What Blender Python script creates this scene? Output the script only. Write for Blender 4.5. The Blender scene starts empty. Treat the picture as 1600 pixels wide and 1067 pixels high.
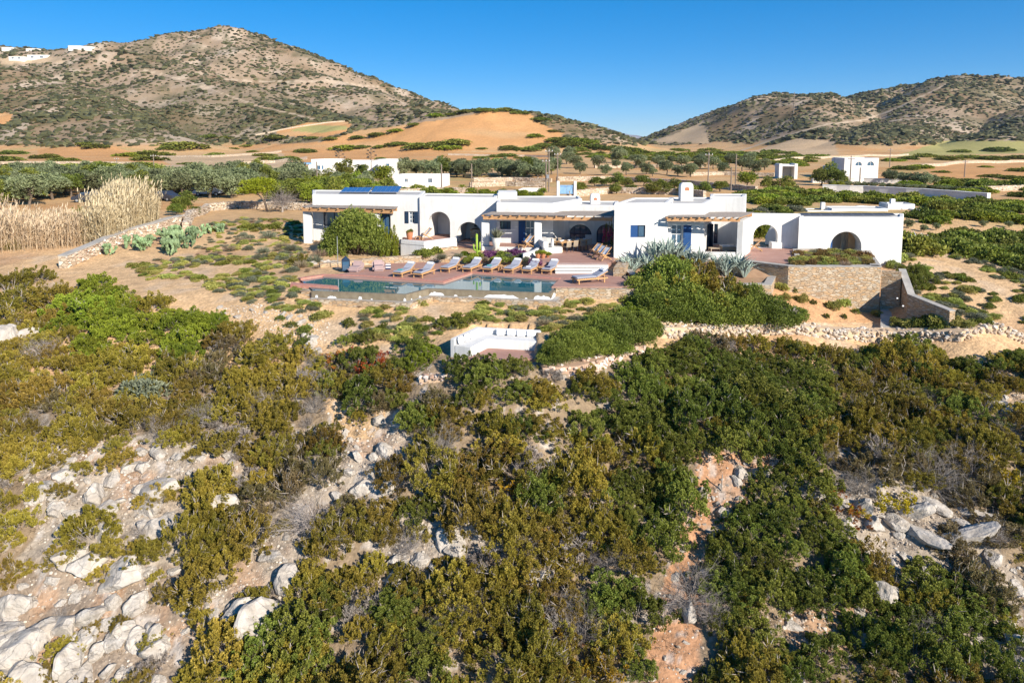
import bpy, bmesh, math, random
import numpy as np
from mathutils import Vector, Matrix
from mathutils.geometry import tessellate_polygon
sc = bpy.context.scene
COL = sc.collection
random.seed(7)
R = math.radians
# ------------------------------------------------------------------ camera
H = 8.3; PITCH = R(6.0); F = 1067.0; CX = 800.0; CY = 340.0
cam = bpy.data.cameras.new('camera'); camo = bpy.data.objects.new('camera', cam); COL.objects.link(camo)
camo.location = (0, 0, H); camo.rotation_euler = (math.pi/2 - PITCH, 0, 0)
cam.sensor_width = 36; cam.lens = 24.0; cam.shift_y = (CY - 533.5)/1600.0
cam.clip_start = 0.5; cam.clip_end = 20000
sc.camera = camo
# ------------------------------------------------------------------ light
SUN_AZ = R(40); SUN_EL = R(28)          # azimuth measured from the camera's back towards the right
sdir = Vector((math.sin(SUN_AZ)*math.cos(SUN_EL), -math.cos(SUN_AZ)*math.cos(SUN_EL), math.sin(SUN_EL)))
w = bpy.data.worlds.new('World'); sc.world = w; w.use_nodes = True
nt = w.node_tree; nt.nodes.clear()
bg = nt.nodes.new('ShaderNodeBackground'); wo = nt.nodes.new('ShaderNodeOutputWorld')
sky = nt.nodes.new('ShaderNodeTexSky'); sky.sky_type = 'NISHITA'; sky.sun_disc = False
sky.sun_elevation = SUN_EL; sky.sun_rotation = math.atan2(sdir.x, sdir.y)
sky.altitude = 3000; sky.air_density = 1.0; sky.dust_density = 0.0; sky.ozone_density = 8.0
hs = nt.nodes.new('ShaderNodeHueSaturation'); hs.inputs['Saturation'].default_value = 1.5; hs.inputs['Hue'].default_value = .503; hs.inputs['Value'].default_value = 1.36
gm = nt.nodes.new('ShaderNodeGamma'); gm.inputs[1].default_value = .62
nt.links.new(sky.outputs[0], gm.inputs[0]); nt.links.new(gm.outputs[0], hs.inputs['Color']); nt.links.new(hs.outputs[0], bg.inputs[0]); nt.links.new(bg.outputs[0], wo.inputs[0])
bg.inputs[1].default_value = 0.12
sl = bpy.data.lights.new('sun', 'SUN'); sl.energy = 5.0; sl.angle = R(0.5); sl.color = (1.0, 0.92, 0.80)
so = bpy.data.objects.new('sun', sl); COL.objects.link(so); so.rotation_euler = sdir.to_track_quat('Z', 'Y').to_euler()
sc.view_settings.view_transform = 'Standard'; sc.view_settings.look = 'None'
sc.view_settings.exposure = 0.76; sc.view_settings.gamma = 1.0
sc.cycles.max_bounces = 5; sc.cycles.diffuse_bounces = 2; sc.cycles.glossy_bounces = 3
sc.cycles.transmission_bounces = 3; sc.cycles.transparent_max_bounces = 6
# ------------------------------------------------------------------ rays and noise
cp, sp = math.cos(PITCH), math.sin(PITCH)
def ray(px, py):
    a = (px-CX)/F; v = -(py-CY)/F
    return a, cp + v*sp, -sp + v*cp
def W(px, py, Y):
    a, b, c = ray(px, py); k = Y/b
    return (a*k, Y, H + c*k)
def G(px, py, z):
    a, b, c = ray(px, py); k = (z-H)/c
    return (a*k, b*k, z)
def XY(px, Y, z=0.0):
    d = Y*cp - (z-H)*sp
    return ((px-CX)/F*d, Y)
def proj(x, y, z):
    x = np.asarray(x, float); y = np.asarray(y, float); z = np.asarray(z, float)
    d = np.maximum(y*cp - (z-H)*sp, .05); v = y*sp + (z-H)*cp
    return CX + F*x/d, CY - F*v/d
def hsh(i, j, s):
    n = (i.astype(np.int64)*374761393 + j.astype(np.int64)*668265263 + s*1442695041) & 0x7fffffff
    n = ((n ^ (n >> 13))*1274126177) & 0x7fffffff
    return ((n ^ (n >> 16)) & 0xffff)/65535.0
def vn(x, y, s=0):
    x = np.asarray(x, float); y = np.asarray(y, float)
    i = np.floor(x); j = np.floor(y); fx = x-i; fy = y-j
    i = i.astype(np.int64); j = j.astype(np.int64)
    ux = fx*fx*(3-2*fx); uy = fy*fy*(3-2*fy)
    return ((hsh(i, j, s)*(1-ux)+hsh(i+1, j, s)*ux)*(1-uy) + (hsh(i, j+1, s)*(1-ux)+hsh(i+1, j+1, s)*ux)*uy)*2-1
def fbm(x, y, s=0, o=4):
    r = 0; a = 1; t = 0
    for k in range(o):
        r = r + a*vn(np.asarray(x)*2**k+k*17.3, np.asarray(y)*2**k+k*9.1, s+k); t += a; a *= .5
    return r/t
def pip(px, py, poly):
    c = np.zeros(np.shape(px), bool); n = len(poly)
    for i in range(n):
        x0, y0 = poly[i]; x1, y1 = poly[(i+1) % n]
        if y0 == y1: continue
        m = ((y0 > py) != (y1 > py)) & (px < (x1-x0)*(py-y0)/(y1-y0)+x0)
        c ^= m
    return c
def seg_d(x, y, pts):
    best = np.full(np.shape(x), 1e9)
    for (a, b) in zip(pts[:-1], pts[1:]):
        dx, dy = b[0]-a[0], b[1]-a[1]; L = dx*dx+dy*dy+1e-9
        t = np.clip(((x-a[0])*dx+(y-a[1])*dy)/L, 0, 1)
        best = np.minimum(best, np.hypot(x-a[0]-t*dx, y-a[1]-t*dy))
    return best
def sstep(a, b, x):
    t = np.clip((x-a)/(b-a), 0, 1); return t*t*(3-2*t)
# ------------------------------------------------------------------ terrain heights
ctl = []
for x in (-60, -35, -20, -8, 4, 14, 26, 45, 70):
    for Y in (4, 14, 20, 25, 30):
        z = -5.6 - (30-Y)*(.56 if Y > 13 else .62) + .5*math.sin(x*.13+1) - (.5 if 3 < x < 15 and Y > 20 else 0)
        ctl.append((x, Y, z))
for p in [(-200,480,-2.2),(-200,400,-.9),(50,480,-2.0),(50,420,-1.1),(100,390,-.5),(0,370,0),(200,490,-1.8),(200,420,-1.0),(250,370,.1),
          (350,340,.4),(350,500,-1.95),(350,440,-1.0),(400,390,-.3),(420,360,.1),(450,520,-2.1),(440,447,-.7),(520,425,-.55),(480,400,-.25),
          (500,500,-1.75),(475,466,-.95),(560,478,-1.22),(640,483,-1.3),(680,471,-1.15),(770,475,-1.2),(870,469,-1.15),(950,465,-1.12),(600,545,-2.35),(760,560,-2.2),(760,500,-1.6),(640,402,-.6),(590,396,-.45),(560,407,-.5),(700,395,-.15),(800,400,-.1),
          (900,590,-2.9),(900,500,-1.6),(950,480,-1.35),(1040,525,-2.5),(1040,470,-1.5),(1200,530,-3.3),(1215,450,-1.6),(1230,495,-2.5),
          (1290,465,-2.35),(1290,500,-3.0),(1400,530,-3.9),(1380,492,-3.3),(1500,500,-3.2),(1500,450,-2.2),(1480,400,-1.1),(1430,430,-1.6),
          (1600,540,-3.9),(1600,480,-3.0),(1600,420,-1.9),(1750,500,-3.4),(1750,420,-2.0),(1420,387,-.75),(1550,380,-1.2),
          (150,560,-3.6),(300,580,-3.8),(600,600,-3.6),(1000,600,-3.6),(1300,580,-4.5),(1500,600,-4.9)]:
    ctl.append(G(*p))
ctl += [(28.2,41.2,-2.5),(29.5,43,-2.3),(28.5,45,-2.0)]
for p in [(-60,70,.3),(-25,68,.3),(0,66,.1),(20,66,-.2),(45,70,-1.1),(75,70,-1.6),(-60,85,.3),(-20,85,.3),(20,85,.2),(60,85,-.6)]: ctl.append(p)
ctl = np.array(ctl, float)
def _tps(r2): return np.where(r2 > 0, .5*r2*np.log(r2+1e-12), 0)
_n = len(ctl); _K = _tps(((ctl[:, None, :2]-ctl[None, :, :2])**2).sum(-1)) + np.eye(_n)*.4
_P = np.c_[np.ones(_n), ctl[:, :2]]
_A = np.r_[np.c_[_K, _P], np.c_[_P.T, np.zeros((3, 3))]]
_w = np.linalg.solve(_A, np.r_[ctl[:, 2], np.zeros(3)])
def near_h(x, y):
    sh = x.shape; x = x.ravel(); y = y.ravel(); out = _w[-3]+_w[-2]*x+_w[-1]*y
    for k in range(_n):
        out = out + _w[k]*_tps((x-ctl[k, 0])**2+(y-ctl[k, 1])**2)
    return out.reshape(sh)
RIDGES = [  # (slope, roundness, [(px,py,Y)...])
 (.46, 14, [(-500,110,900),(-200,84,880),(0,77,860),(110,77,840),(200,68,820),(270,55,830),(350,47,850),(400,57,850),(450,76,850),(500,103,840),(550,130,830),(600,143,790),(650,158,760),(710,178,720)]),
 (.42, 25, [(220,84,760),(300,112,690),(380,140,620),(470,172,540),(560,194,480)]),
 (.42, 25, [(-200,110,640),(0,118,600),(90,140,540),(150,172,470),(220,205,400)]),
 (.40, 20, [(430,104,760),(520,136,700),(600,158,640),(660,182,560)]),
 (.42, 14, [(560,192,430),(640,184,430),(700,176,430),(760,167,430),(820,171,430),(870,186,430),(915,210,430),(960,238,430)]),
 (.42, 16, [(1000,256,900),(1050,220,880),(1100,189,850),(1150,164,820),(1200,147,790),(1245,144,780),(1285,156,760)]),
 (.40, 20, [(1245,146,770),(1270,178,640),(1290,205,540)]),
 (.42, 35, [(1285,154,900),(1350,139,900),(1400,136,890),(1450,136,880),(1500,127,850),(1540,126,840),(1600,128,850),(1800,126,850),(2100,130,900)]),
 (.42, 25, [(1500,121,830),(1460,150,720),(1420,180,620),(1360,212,500)]),
 (.42, 25, [(1700,130,800),(1650,160,680),(1600,190,560),(1560,212,470)]),
 (.35, 60, [(860,205,3900),(905,203,3900),(930,197,3900),(950,203,3900),(985,211,3900),(1010,216,3900),(1100,210,3900),(1300,200,3900)]),
]
RW = [(k, r, [W(*p) for p in pts]) for k, r, pts in RIDGES]
PADS = []   # (polygon in world xy, max height)
def ridge_h(x, y):
    best = np.full(x.shape, -50.0)
    for k, r, pts in RW:
        for a, b in zip(pts[:-1], pts[1:]):
            dx, dy = b[0]-a[0], b[1]-a[1]; L = dx*dx+dy*dy
            t = np.clip(((x-a[0])*dx+(y-a[1])*dy)/L, 0, 1)
            d = np.hypot(x-a[0]-t*dx, y-a[1]-t*dy)
            z = a[2]+t*(b[2]-a[2]) - k*(np.sqrt(d*d+r*r)-r)
            best = np.maximum(best, z)
    return best
def height(x, y, micro=True):
    x = np.atleast_1d(np.asarray(x, float)); y = np.atleast_1d(np.asarray(y, float))
    zf = np.interp(y, [-50,60,75,100,150,200,300,400,550,800,1200,4000], [0,0,.1,.4,1.0,2.0,2.9,4,5,7,10,10])
    zf = zf + fbm(x/40, y/40, 5, 3)*np.clip((y-90)/200, 0, 1)*1.2
    z = zf.copy()
    m = y < 86
    if m.any():
        zn = near_h(x[m], y[m]); t = sstep(66, 84, y[m])
        z[m] = zn*(1-t)+zf[m]*t
    m = y > 180
    if m.any():
        xr, yr = x[m], y[m]; rh = ridge_h(xr + 18*fbm(xr/90, yr/90, 31, 2)*np.clip((yr-430)/200, .2, 1), yr + 18*fbm(xr/90, yr/90, 37, 2)*np.clip((yr-430)/200, .2, 1))
        e = np.maximum(rh-z[m], 0)
        n = 1-np.abs(fbm(xr/110, yr/110, 11, 4))*2
        rh = rh + (n-.45)*np.clip(e, 0, 60)*.16*(yr < 2500)
        k = 4.0; d = rh-z[m]
        z[m] = z[m] + np.where(d > 30, d, k*np.log1p(np.exp(np.clip(d/k, -30, 30))))
    if micro:
        a = 1-sstep(33, 37, y + 0*x)
        g = fbm(x/2.2, y/2.2, 3, 4)
        z = z + a*(g*.38 + np.abs(fbm(x/.9, y/.9, 8, 3))*.22) + (1-a)*(y < 90)*fbm(x/3, y/3, 4, 3)*.07
    for poly, zm in PADS:
        m = pip(x, y, poly)
        z = np.where(m, np.minimum(z, zm), z)
    return z
_hy = np.concatenate([np.arange(14, 90, .25), np.geomspace(90, 1300, 400)])
def hit(px, py):
    a, b, c = ray(px, py); k = _hy/b
    z = H+c*k; g = height(a*k, _hy)
    i = np.argmax(z <= g)
    if i == 0: return (a*k[-1], _hy[-1], g[-1])
    t = (z[i-1]-g[i-1])/((z[i-1]-g[i-1])-(z[i]-g[i])+1e-9)
    y = _hy[i-1]+t*(_hy[i]-_hy[i-1]); x = a*y/b
    return (float(x), float(y), float(height(x, y)[0]))
# ------------------------------------------------------------------ objects, tags
def tag(o, label=None, cat=None, group=None, kind=None):
    if label: o['label'] = label
    if cat: o['category'] = cat
    if group: o['group'] = group
    if kind: o['kind'] = kind
    return o
def empty(name, loc=(0, 0, 0), rz=0, **k):
    o = bpy.data.objects.new(name, None); COL.objects.link(o); o.location = loc; o.rotation_euler = (0, 0, rz)
    o.empty_display_size = .3
    return tag(o, **k)
def link(name, me, parent=None, **k):
    o = bpy.data.objects.new(name, me); COL.objects.link(o)
    if parent: o.parent = parent
    return tag(o, **k)
def copy_tree(o, parent=None):
    c = o.copy(); COL.objects.link(c); c.parent = parent
    for ch in list(o.children): copy_tree(ch, c)
    return c
def mesh_np(name, v, faces, mats, fm=None, smooth=False, attrs=None):
    """v (N,3); faces (M,k) array of equal size, or list of arrays"""
    if not isinstance(faces, list): faces = [faces]
    me = bpy.data.meshes.new(name); me.vertices.add(len(v)); me.vertices.foreach_set('co', np.asarray(v, np.float32).ravel())
    tot = np.concatenate([np.full(len(f), f.shape[1]) for f in faces]); idx = np.concatenate([f.ravel() for f in faces])
    me.loops.add(len(idx)); me.loops.foreach_set('vertex_index', idx.astype(np.int32))
    me.polygons.add(len(tot)); me.polygons.foreach_set('loop_start', np.concatenate([[0], np.cumsum(tot)[:-1]]).astype(np.int32))
    me.polygons.foreach_set('loop_total', tot.astype(np.int32))
    if fm is not None: me.polygons.foreach_set('material_index', np.asarray(fm, np.int32))
    me.polygons.foreach_set('use_smooth', np.full(len(tot), smooth))
    for m in (mats if isinstance(mats, (list, tuple)) else [mats]): me.materials.append(m)
    for k, a in (attrs or {}).items():
        if a.ndim == 1:
            at = me.attributes.new(k, 'FLOAT', 'POINT'); at.data.foreach_set('value', a.astype(np.float32))
        else:
            at = me.attributes.new(k, 'FLOAT_COLOR', 'POINT'); at.data.foreach_set('color', np.c_[a, np.ones(len(a))].astype(np.float32).ravel())
    me.update(); me.validate()
    return me
class MB:
    def __init__(s): s.v = []; s.f = []; s.m = []; s.cur = 0
    def add(s, vs, fs):
        b = len(s.v); s.v += [tuple(p) for p in vs]
        for f in fs: s.f.append([b+i for i in f]); s.m.append(s.cur)
        return s
    def box(s, c, d, rz=0, M=None):
        hx, hy, hz = d[0]/2, d[1]/2, d[2]/2; cr, sr = math.cos(rz), math.sin(rz); vs = []
        for x, y, z in ((-1,-1,-1),(1,-1,-1),(1,1,-1),(-1,1,-1),(-1,-1,1),(1,-1,1),(1,1,1),(-1,1,1)):
            p = Vector((x*hx, y*hy, z*hz))
            p = Vector((p.x*cr-p.y*sr, p.x*sr+p.y*cr, p.z)) + Vector(c)
            vs.append(M @ p if M else p)
        return s.add(vs, [(0,3,2,1),(4,5,6,7),(0,1,5,4),(1,2,6,5),(2,3,7,6),(3,0,4,7)])
    def bar(s, a, b, wd, ht=None):
        a, b = Vector(a), Vector(b); ht = ht or wd; d = (b-a); L = d.length
        M = Matrix.Translation((a+b)/2) @ d.to_track_quat('X', 'Z').to_matrix().to_4x4()
        return s.box((0, 0, 0), (L, wd, ht), M=M)
    def tube(s, a, b, r0, r1=None, n=8):
        a, b = Vector(a), Vector(b); r1 = r0 if r1 is None else r1
        q = (b-a).to_track_quat('Z', 'X'); vs = []
        for c, r in ((a, r0), (b, r1)):
            for i in range(n):
                t = 2*math.pi*i/n; vs.append(c + q @ Vector((r*math.cos(t), r*math.sin(t), 0)))
        fs = [(i, (i+1) % n, n+(i+1) % n, n+i) for i in range(n)]+[tuple(range(n))[::-1], tuple(range(n, 2*n))]
        return s.add(vs, fs)
    def lathe(s, c, prof, n=14):
        vs = []; fs = []
        for r, z in prof:
            for i in range(n):
                t = 2*math.pi*i/n; vs.append((c[0]+r*math.cos(t), c[1]+r*math.sin(t), c[2]+z))
        for k in range(len(prof)-1):
            for i in range(n): fs.append((k*n+i, k*n+(i+1) % n, (k+1)*n+(i+1) % n, (k+1)*n+i))
        fs.append(tuple(range(n))[::-1]); fs.append(tuple(range((len(prof)-1)*n, len(prof)*n)))
        return s.add(vs, fs)
    def prism(s, poly, z0, z1, cap=True):
        n = len(poly); zs0 = z0 if isinstance(z0, (list, tuple)) else [z0]*n; zs1 = z1 if isinstance(z1, (list, tuple)) else [z1]*n
        vs = [(p[0], p[1], z) for p, z in zip(poly, zs0)] + [(p[0], p[1], z) for p, z in zip(poly, zs1)]
        fs = [(i, (i+1) % n, n+(i+1) % n, n+i) for i in range(n)]
        if cap:
            tri = tessellate_polygon([[Vector((p[0], p[1], 0)) for p in poly]])
            fs += [tuple(t) for t in tri] + [tuple(n+i for i in t) for t in tri]
        return s.add(vs, fs)
    def build(s, name, mats, parent=None, bevel=0, smooth=False, **k):
        me = bpy.data.meshes.new(name); me.from_pydata(s.v, [], s.f)
        for m in (mats if isinstance(mats, (list, tuple)) else [mats]): me.materials.append(m)
        me.polygons.foreach_set('material_index', s.m)
        bm = bmesh.new(); bm.from_mesh(me); bmesh.ops.recalc_face_normals(bm, faces=bm.faces)
        if bevel: bmesh.ops.bevel(bm, geom=[e for e in bm.edges if e.calc_face_angle(0) > .6], offset=bevel, segments=2, affect='EDGES', clamp_overlap=True)
        bm.to_mesh(me); bm.free()
        if smooth: me.polygons.foreach_set('use_smooth', [True]*len(me.polygons))
        return link(name, me, parent, **k)
# ------------------------------------------------------------------ materials
def mat(name, col, rough=.8, col2=None, scale=2.0, detail=5, bump=0, bscale=20, metal=0, tcoord='Object', spec=.3, wear=None):
    m = bpy.data.materials.new(name); m.use_nodes = True; n = m.node_tree; b = n.nodes['Principled BSDF']
    b.inputs['Roughness'].default_value = rough; b.inputs['Metallic'].default_value = metal; b.inputs['Specular IOR Level'].default_value = spec
    b.inputs['Base Color'].default_value = (*col, 1)
    tc = n.nodes.new('ShaderNodeTexCoord')
    if col2 is None and rough > .3: col2 = tuple(c*.82 for c in col)
    if col2:
        no = n.nodes.new('ShaderNodeTexNoise'); no.inputs['Scale'].default_value = scale; no.inputs['Detail'].default_value = detail; no.inputs['Roughness'].default_value = .62
        rp = n.nodes.new('ShaderNodeMapRange'); rp.inputs[1].default_value = .32; rp.inputs[2].default_value = .68
        mx = n.nodes.new('ShaderNodeMix'); mx.data_type = 'RGBA'; mx.inputs[6].default_value = (*col, 1); mx.inputs[7].default_value = (*col2, 1)
        n.links.new(tc.outputs[tcoord], no.inputs['Vector']); n.links.new(no.outputs[0], rp.inputs[0]); n.links.new(rp.outputs[0], mx.inputs[0])
        n.links.new(mx.outputs[2], b.inputs['Base Color'])
    if bump:
        n2 = n.nodes.new('ShaderNodeTexNoise'); n2.inputs['Scale'].default_value = bscale; n2.inputs['Detail'].default_value = 6
        bp = n.nodes.new('ShaderNodeBump'); bp.inputs['Strength'].default_value = bump; bp.inputs['Distance'].default_value = .05
        n.links.new(tc.outputs[tcoord], n2.inputs['Vector']); n.links.new(n2.outputs[0], bp.inputs['Height']); n.links.new(bp.outputs[0], b.inputs['Normal'])
    return m
def stone_mat(name, cols, mortar, sx=3.6, sz=11.0, bump=.6):
    m = bpy.data.materials.new(name); m.use_nodes = True; n = m.node_tree; b = n.nodes['Principled BSDF']; b.inputs['Roughness'].default_value = .9
    tc = n.nodes.new('ShaderNodeTexCoord'); mp = n.nodes.new('ShaderNodeMapping'); mp.inputs['Scale'].default_value = (sx, sx, sz)
    n.links.new(tc.outputs['Object'], mp.inputs[0])
    nz = n.nodes.new('ShaderNodeTexNoise'); nz.inputs['Scale'].default_value = 2.2; mxv = n.nodes.new('ShaderNodeMix'); mxv.data_type = 'VECTOR'; mxv.inputs[0].default_value = .12
    n.links.new(mp.outputs[0], nz.inputs['Vector']); n.links.new(mp.outputs[0], mxv.inputs[4]); n.links.new(nz.outputs[1], mxv.inputs[5])
    vo = n.nodes.new('ShaderNodeTexVoronoi'); vo.inputs['Scale'].default_value = 1.0; n.links.new(mxv.outputs[1], vo.inputs['Vector'])
    ve = n.nodes.new('ShaderNodeTexVoronoi'); ve.feature = 'DISTANCE_TO_EDGE'; ve.inputs['Scale'].default_value = 1.0; n.links.new(mxv.outputs[1], ve.inputs['Vector'])
    cr = n.nodes.new('ShaderNodeValToRGB'); el = cr.color_ramp.elements
    while len(el) < len(cols): el.new(.5)
    for i, c in enumerate(cols): el[i].position = i/(len(cols)-1); el[i].color = (*c, 1)
    sep = n.nodes.new('ShaderNodeSeparateColor'); n.links.new(vo.outputs['Color'], sep.inputs[0]); n.links.new(sep.outputs[0], cr.inputs[0])
    n3 = n.nodes.new('ShaderNodeTexNoise'); n3.inputs['Scale'].default_value = 9; n3.inputs['Detail'].default_value = 5; n.links.new(tc.outputs['Object'], n3.inputs['Vector'])
    mr0 = n.nodes.new('ShaderNodeMapRange'); mr0.inputs[3].default_value = .7; mr0.inputs[4].default_value = 1.25; n.links.new(n3.outputs[0], mr0.inputs[0])
    mul = n.nodes.new('ShaderNodeMix'); mul.data_type = 'RGBA'; mul.blend_type = 'MULTIPLY'; mul.inputs[0].default_value = 1
    n.links.new(cr.outputs[0], mul.inputs[6]); n.links.new(mr0.outputs[0], mul.inputs[7])
    mr = n.nodes.new('ShaderNodeMapRange'); mr.inputs[1].default_value = .02; mr.inputs[2].default_value = .10; n.links.new(ve.outputs[0], mr.inputs[0])
    mx = n.nodes.new('ShaderNodeMix'); mx.data_type = 'RGBA'; mx.inputs[6].default_value = (*mortar, 1)
    n.links.new(mr.outputs[0], mx.inputs[0]); n.links.new(mul.outputs[2], mx.inputs[7]); n.links.new(mx.outputs[2], b.inputs['Base Color'])
    bp = n.nodes.new('ShaderNodeBump'); bp.inputs['Strength'].default_value = bump; bp.inputs['Distance'].default_value = .06
    n.links.new(mr.outputs[0], bp.inputs['Height']); n.links.new(bp.outputs[0], b.inputs['Normal'])
    return m
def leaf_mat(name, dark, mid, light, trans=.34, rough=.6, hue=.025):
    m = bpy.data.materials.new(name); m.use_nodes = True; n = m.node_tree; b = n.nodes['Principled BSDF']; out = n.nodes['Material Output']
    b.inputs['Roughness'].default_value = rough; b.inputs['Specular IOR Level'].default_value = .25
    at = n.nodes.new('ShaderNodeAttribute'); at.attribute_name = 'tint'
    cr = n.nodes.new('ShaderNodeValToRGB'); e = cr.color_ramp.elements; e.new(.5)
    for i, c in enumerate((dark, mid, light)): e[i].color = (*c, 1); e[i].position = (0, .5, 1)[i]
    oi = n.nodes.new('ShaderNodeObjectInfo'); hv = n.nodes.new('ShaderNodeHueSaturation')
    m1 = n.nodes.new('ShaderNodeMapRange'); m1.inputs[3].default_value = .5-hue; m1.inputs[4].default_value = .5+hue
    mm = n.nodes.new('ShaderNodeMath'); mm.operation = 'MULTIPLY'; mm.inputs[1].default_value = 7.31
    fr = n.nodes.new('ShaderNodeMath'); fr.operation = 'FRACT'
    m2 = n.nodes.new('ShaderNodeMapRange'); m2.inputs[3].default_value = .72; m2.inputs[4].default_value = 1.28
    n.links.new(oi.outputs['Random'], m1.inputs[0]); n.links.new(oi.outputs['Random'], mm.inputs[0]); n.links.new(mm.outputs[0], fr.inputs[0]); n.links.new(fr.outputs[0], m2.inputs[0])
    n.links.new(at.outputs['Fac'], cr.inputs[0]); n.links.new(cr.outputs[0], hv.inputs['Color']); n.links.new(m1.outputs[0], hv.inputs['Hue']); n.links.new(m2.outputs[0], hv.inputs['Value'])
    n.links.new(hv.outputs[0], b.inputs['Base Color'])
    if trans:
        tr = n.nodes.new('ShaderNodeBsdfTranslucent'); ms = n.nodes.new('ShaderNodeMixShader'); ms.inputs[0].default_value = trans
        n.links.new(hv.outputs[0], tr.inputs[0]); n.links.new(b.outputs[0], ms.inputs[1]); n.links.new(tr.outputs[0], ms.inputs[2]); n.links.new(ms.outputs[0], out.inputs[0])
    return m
M = {}
M['white'] = mat('lime_wash', (.68,.67,.65), .85, (.61,.595,.565), .8, bump=.15, bscale=3)
M['white2'] = mat('old_lime_wash', (.72,.70,.66), .9, (.58,.55,.49), 1.2)
M['grey_roof'] = mat('roof_screed', (.50,.48,.45), .9, (.40,.38,.35), 1.0)
M['cement'] = mat('cement', (.42,.39,.35), .9, (.30,.28,.25), 1.5, bump=.3, bscale=9)
M['paving'] = mat('red_screed', (.40,.235,.185), .8, (.33,.18,.14), .9, bump=.1)
M['coping'] = mat('red_coping', (.42,.16,.12), .6, (.50,.27,.20), 6, bump=.1)
M['weir'] = mat('stained_plaster', (.17,.135,.09), .7, (.24,.20,.14), 3)
M['stone'] = stone_mat('dry_stone', [(.34,.23,.14),(.50,.37,.24),(.48,.30,.15),(.42,.36,.28),(.58,.47,.34)], (.30,.22,.14))
M['rubble'] = mat('rubble_rock', (.60,.53,.45), .9, (.40,.31,.23), 1.3, bump=.5, bscale=6)
M['rock'] = mat('limestone', (.52,.475,.42), .9, (.32,.275,.225), 1.6, detail=10, bump=1.0, bscale=7)
M['scree'] = mat('scree_stone', (.52,.45,.39), .9, (.36,.26,.20), .6)
M['timber'] = mat('larch', (.50,.28,.13), .7, (.38,.20,.09), 3, bump=.2)
M['teak'] = mat('teak', (.56,.33,.15), .6, (.45,.25,.11), 8)
M['cane'] = mat('weathered_cane', (.33,.29,.26), .9, (.22,.19,.17), 10)
M['blue'] = mat('blue_paint', (.012,.055,.17), .5, (.016,.07,.21), 3)
M['pale_blue'] = mat('pale_blue_paint', (.17,.33,.55), .6, (.25,.42,.60), 3)
M['frame'] = mat('dark_frame', (.015,.035,.07), .5)
M['wframe'] = mat('white_joinery', (.72,.72,.70), .5)
M['glass'] = mat('window_glass', (.05,.10,.16), .06, spec=1.0)
M['dark'] = mat('dark_room', (.03,.035,.045), .8)  # near-black colour stands in for the darkness of unlit rooms
M['cushion'] = mat('grey_canvas', (.33,.34,.39), .9, (.29,.30,.35), 6)
M['wcush'] = mat('white_canvas', (.72,.72,.72), .9, (.64,.64,.65), 5)
M['mauve'] = mat('mauve_canvas', (.40,.29,.28), .9, (.34,.25,.24), 3)
M['terracotta'] = mat('terracotta', (.48,.20,.10), .8, (.40,.16,.08), 5)
M['bark'] = mat('bark', (.16,.12,.09), .95, (.09,.07,.05), 6, bump=.6)
M['deadwood'] = mat('dead_wood', (.36,.32,.28), .95, (.26,.22,.19), 6)
M['steel'] = mat('steel', (.45,.46,.47), .35, metal=.6)
M['polewood'] = mat('pole_wood', (.24,.19,.15), .9)
M['navy'] = mat('navy_cloth', (.02,.03,.10), .9)
M['teal'] = mat('teal_cloth', (.08,.36,.38), .9)
M['pvdark'] = mat('dark_panel', (.05,.055,.07), .3, (.03,.035,.05), 9)
M['pv'] = mat('solar_cell', (.03,.09,.24), .15, (.05,.14,.32), 14, spec=.8)
M['carpaint'] = mat('dark_car_paint', (.03,.035,.05), .25, spec=.6)
M['silver'] = mat('pale_car_paint', (.5,.52,.55), .3, spec=.6)
M['tyre'] = mat('rubber', (.02,.02,.02), .8)
M['wicker'] = mat('woven_seat', (.45,.36,.26), .9)
M['pine'] = leaf_mat('pine_foliage', (.16,.18,.01), (.30,.32,.02), (.42,.42,.04), hue=.01)
M['juniper'] = leaf_mat('juniper_foliage', (.09,.073,.012), (.245,.19,.03), (.45,.35,.078), hue=.022)
M['olive_shrub'] = leaf_mat('olive_shrub_foliage', (.12,.10,.014), (.32,.258,.034), (.54,.43,.095), hue=.012)
M['brownish'] = leaf_mat('brownish_foliage', (.09,.068,.028), (.20,.155,.065), (.34,.28,.14), hue=.015)
M['mastic'] = leaf_mat('mastic_foliage', (.065,.083,.012), (.188,.215,.034), (.37,.39,.085), hue=.02)
M['bright'] = leaf_mat('bright_foliage', (.10,.13,.012), (.23,.28,.026), (.38,.42,.055), hue=.015)
M['yellow'] = leaf_mat('yellow_foliage', (.22,.15,.01), (.45,.31,.02), (.62,.46,.04), hue=.02)
M['olive'] = leaf_mat('olive_foliage', (.11,.13,.06), (.22,.25,.12), (.35,.38,.21), hue=.015)
M['grey'] = leaf_mat('grey_foliage', (.11,.12,.075), (.19,.20,.125), (.30,.31,.215), hue=.02)
M['garden'] = leaf_mat('garden_foliage', (.18,.19,.04), (.38,.38,.09), (.54,.52,.16), hue=.03)
M['dry'] = leaf_mat('dry_foliage', (.15,.11,.065), (.26,.20,.13), (.38,.30,.20), hue=.02)
M['twig'] = leaf_mat('dead_twig', (.15,.125,.105), (.27,.23,.20), (.42,.37,.33), trans=0, hue=.01)
M['rust'] = leaf_mat('rust_foliage', (.16,.035,.012), (.33,.085,.02), (.48,.17,.03), hue=.02)
M['reed'] = leaf_mat('reed_straw', (.27,.18,.09), (.49,.37,.22), (.66,.55,.38), trans=.15, hue=.01)
M['agave'] = leaf_mat('agave_leaf', (.17,.22,.18), (.28,.34,.29), (.40,.45,.40), trans=.05, hue=.01)
M['cactus'] = leaf_mat('cactus_pad', (.11,.17,.07), (.19,.27,.13), (.27,.36,.19), trans=0, hue=.01)
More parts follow.
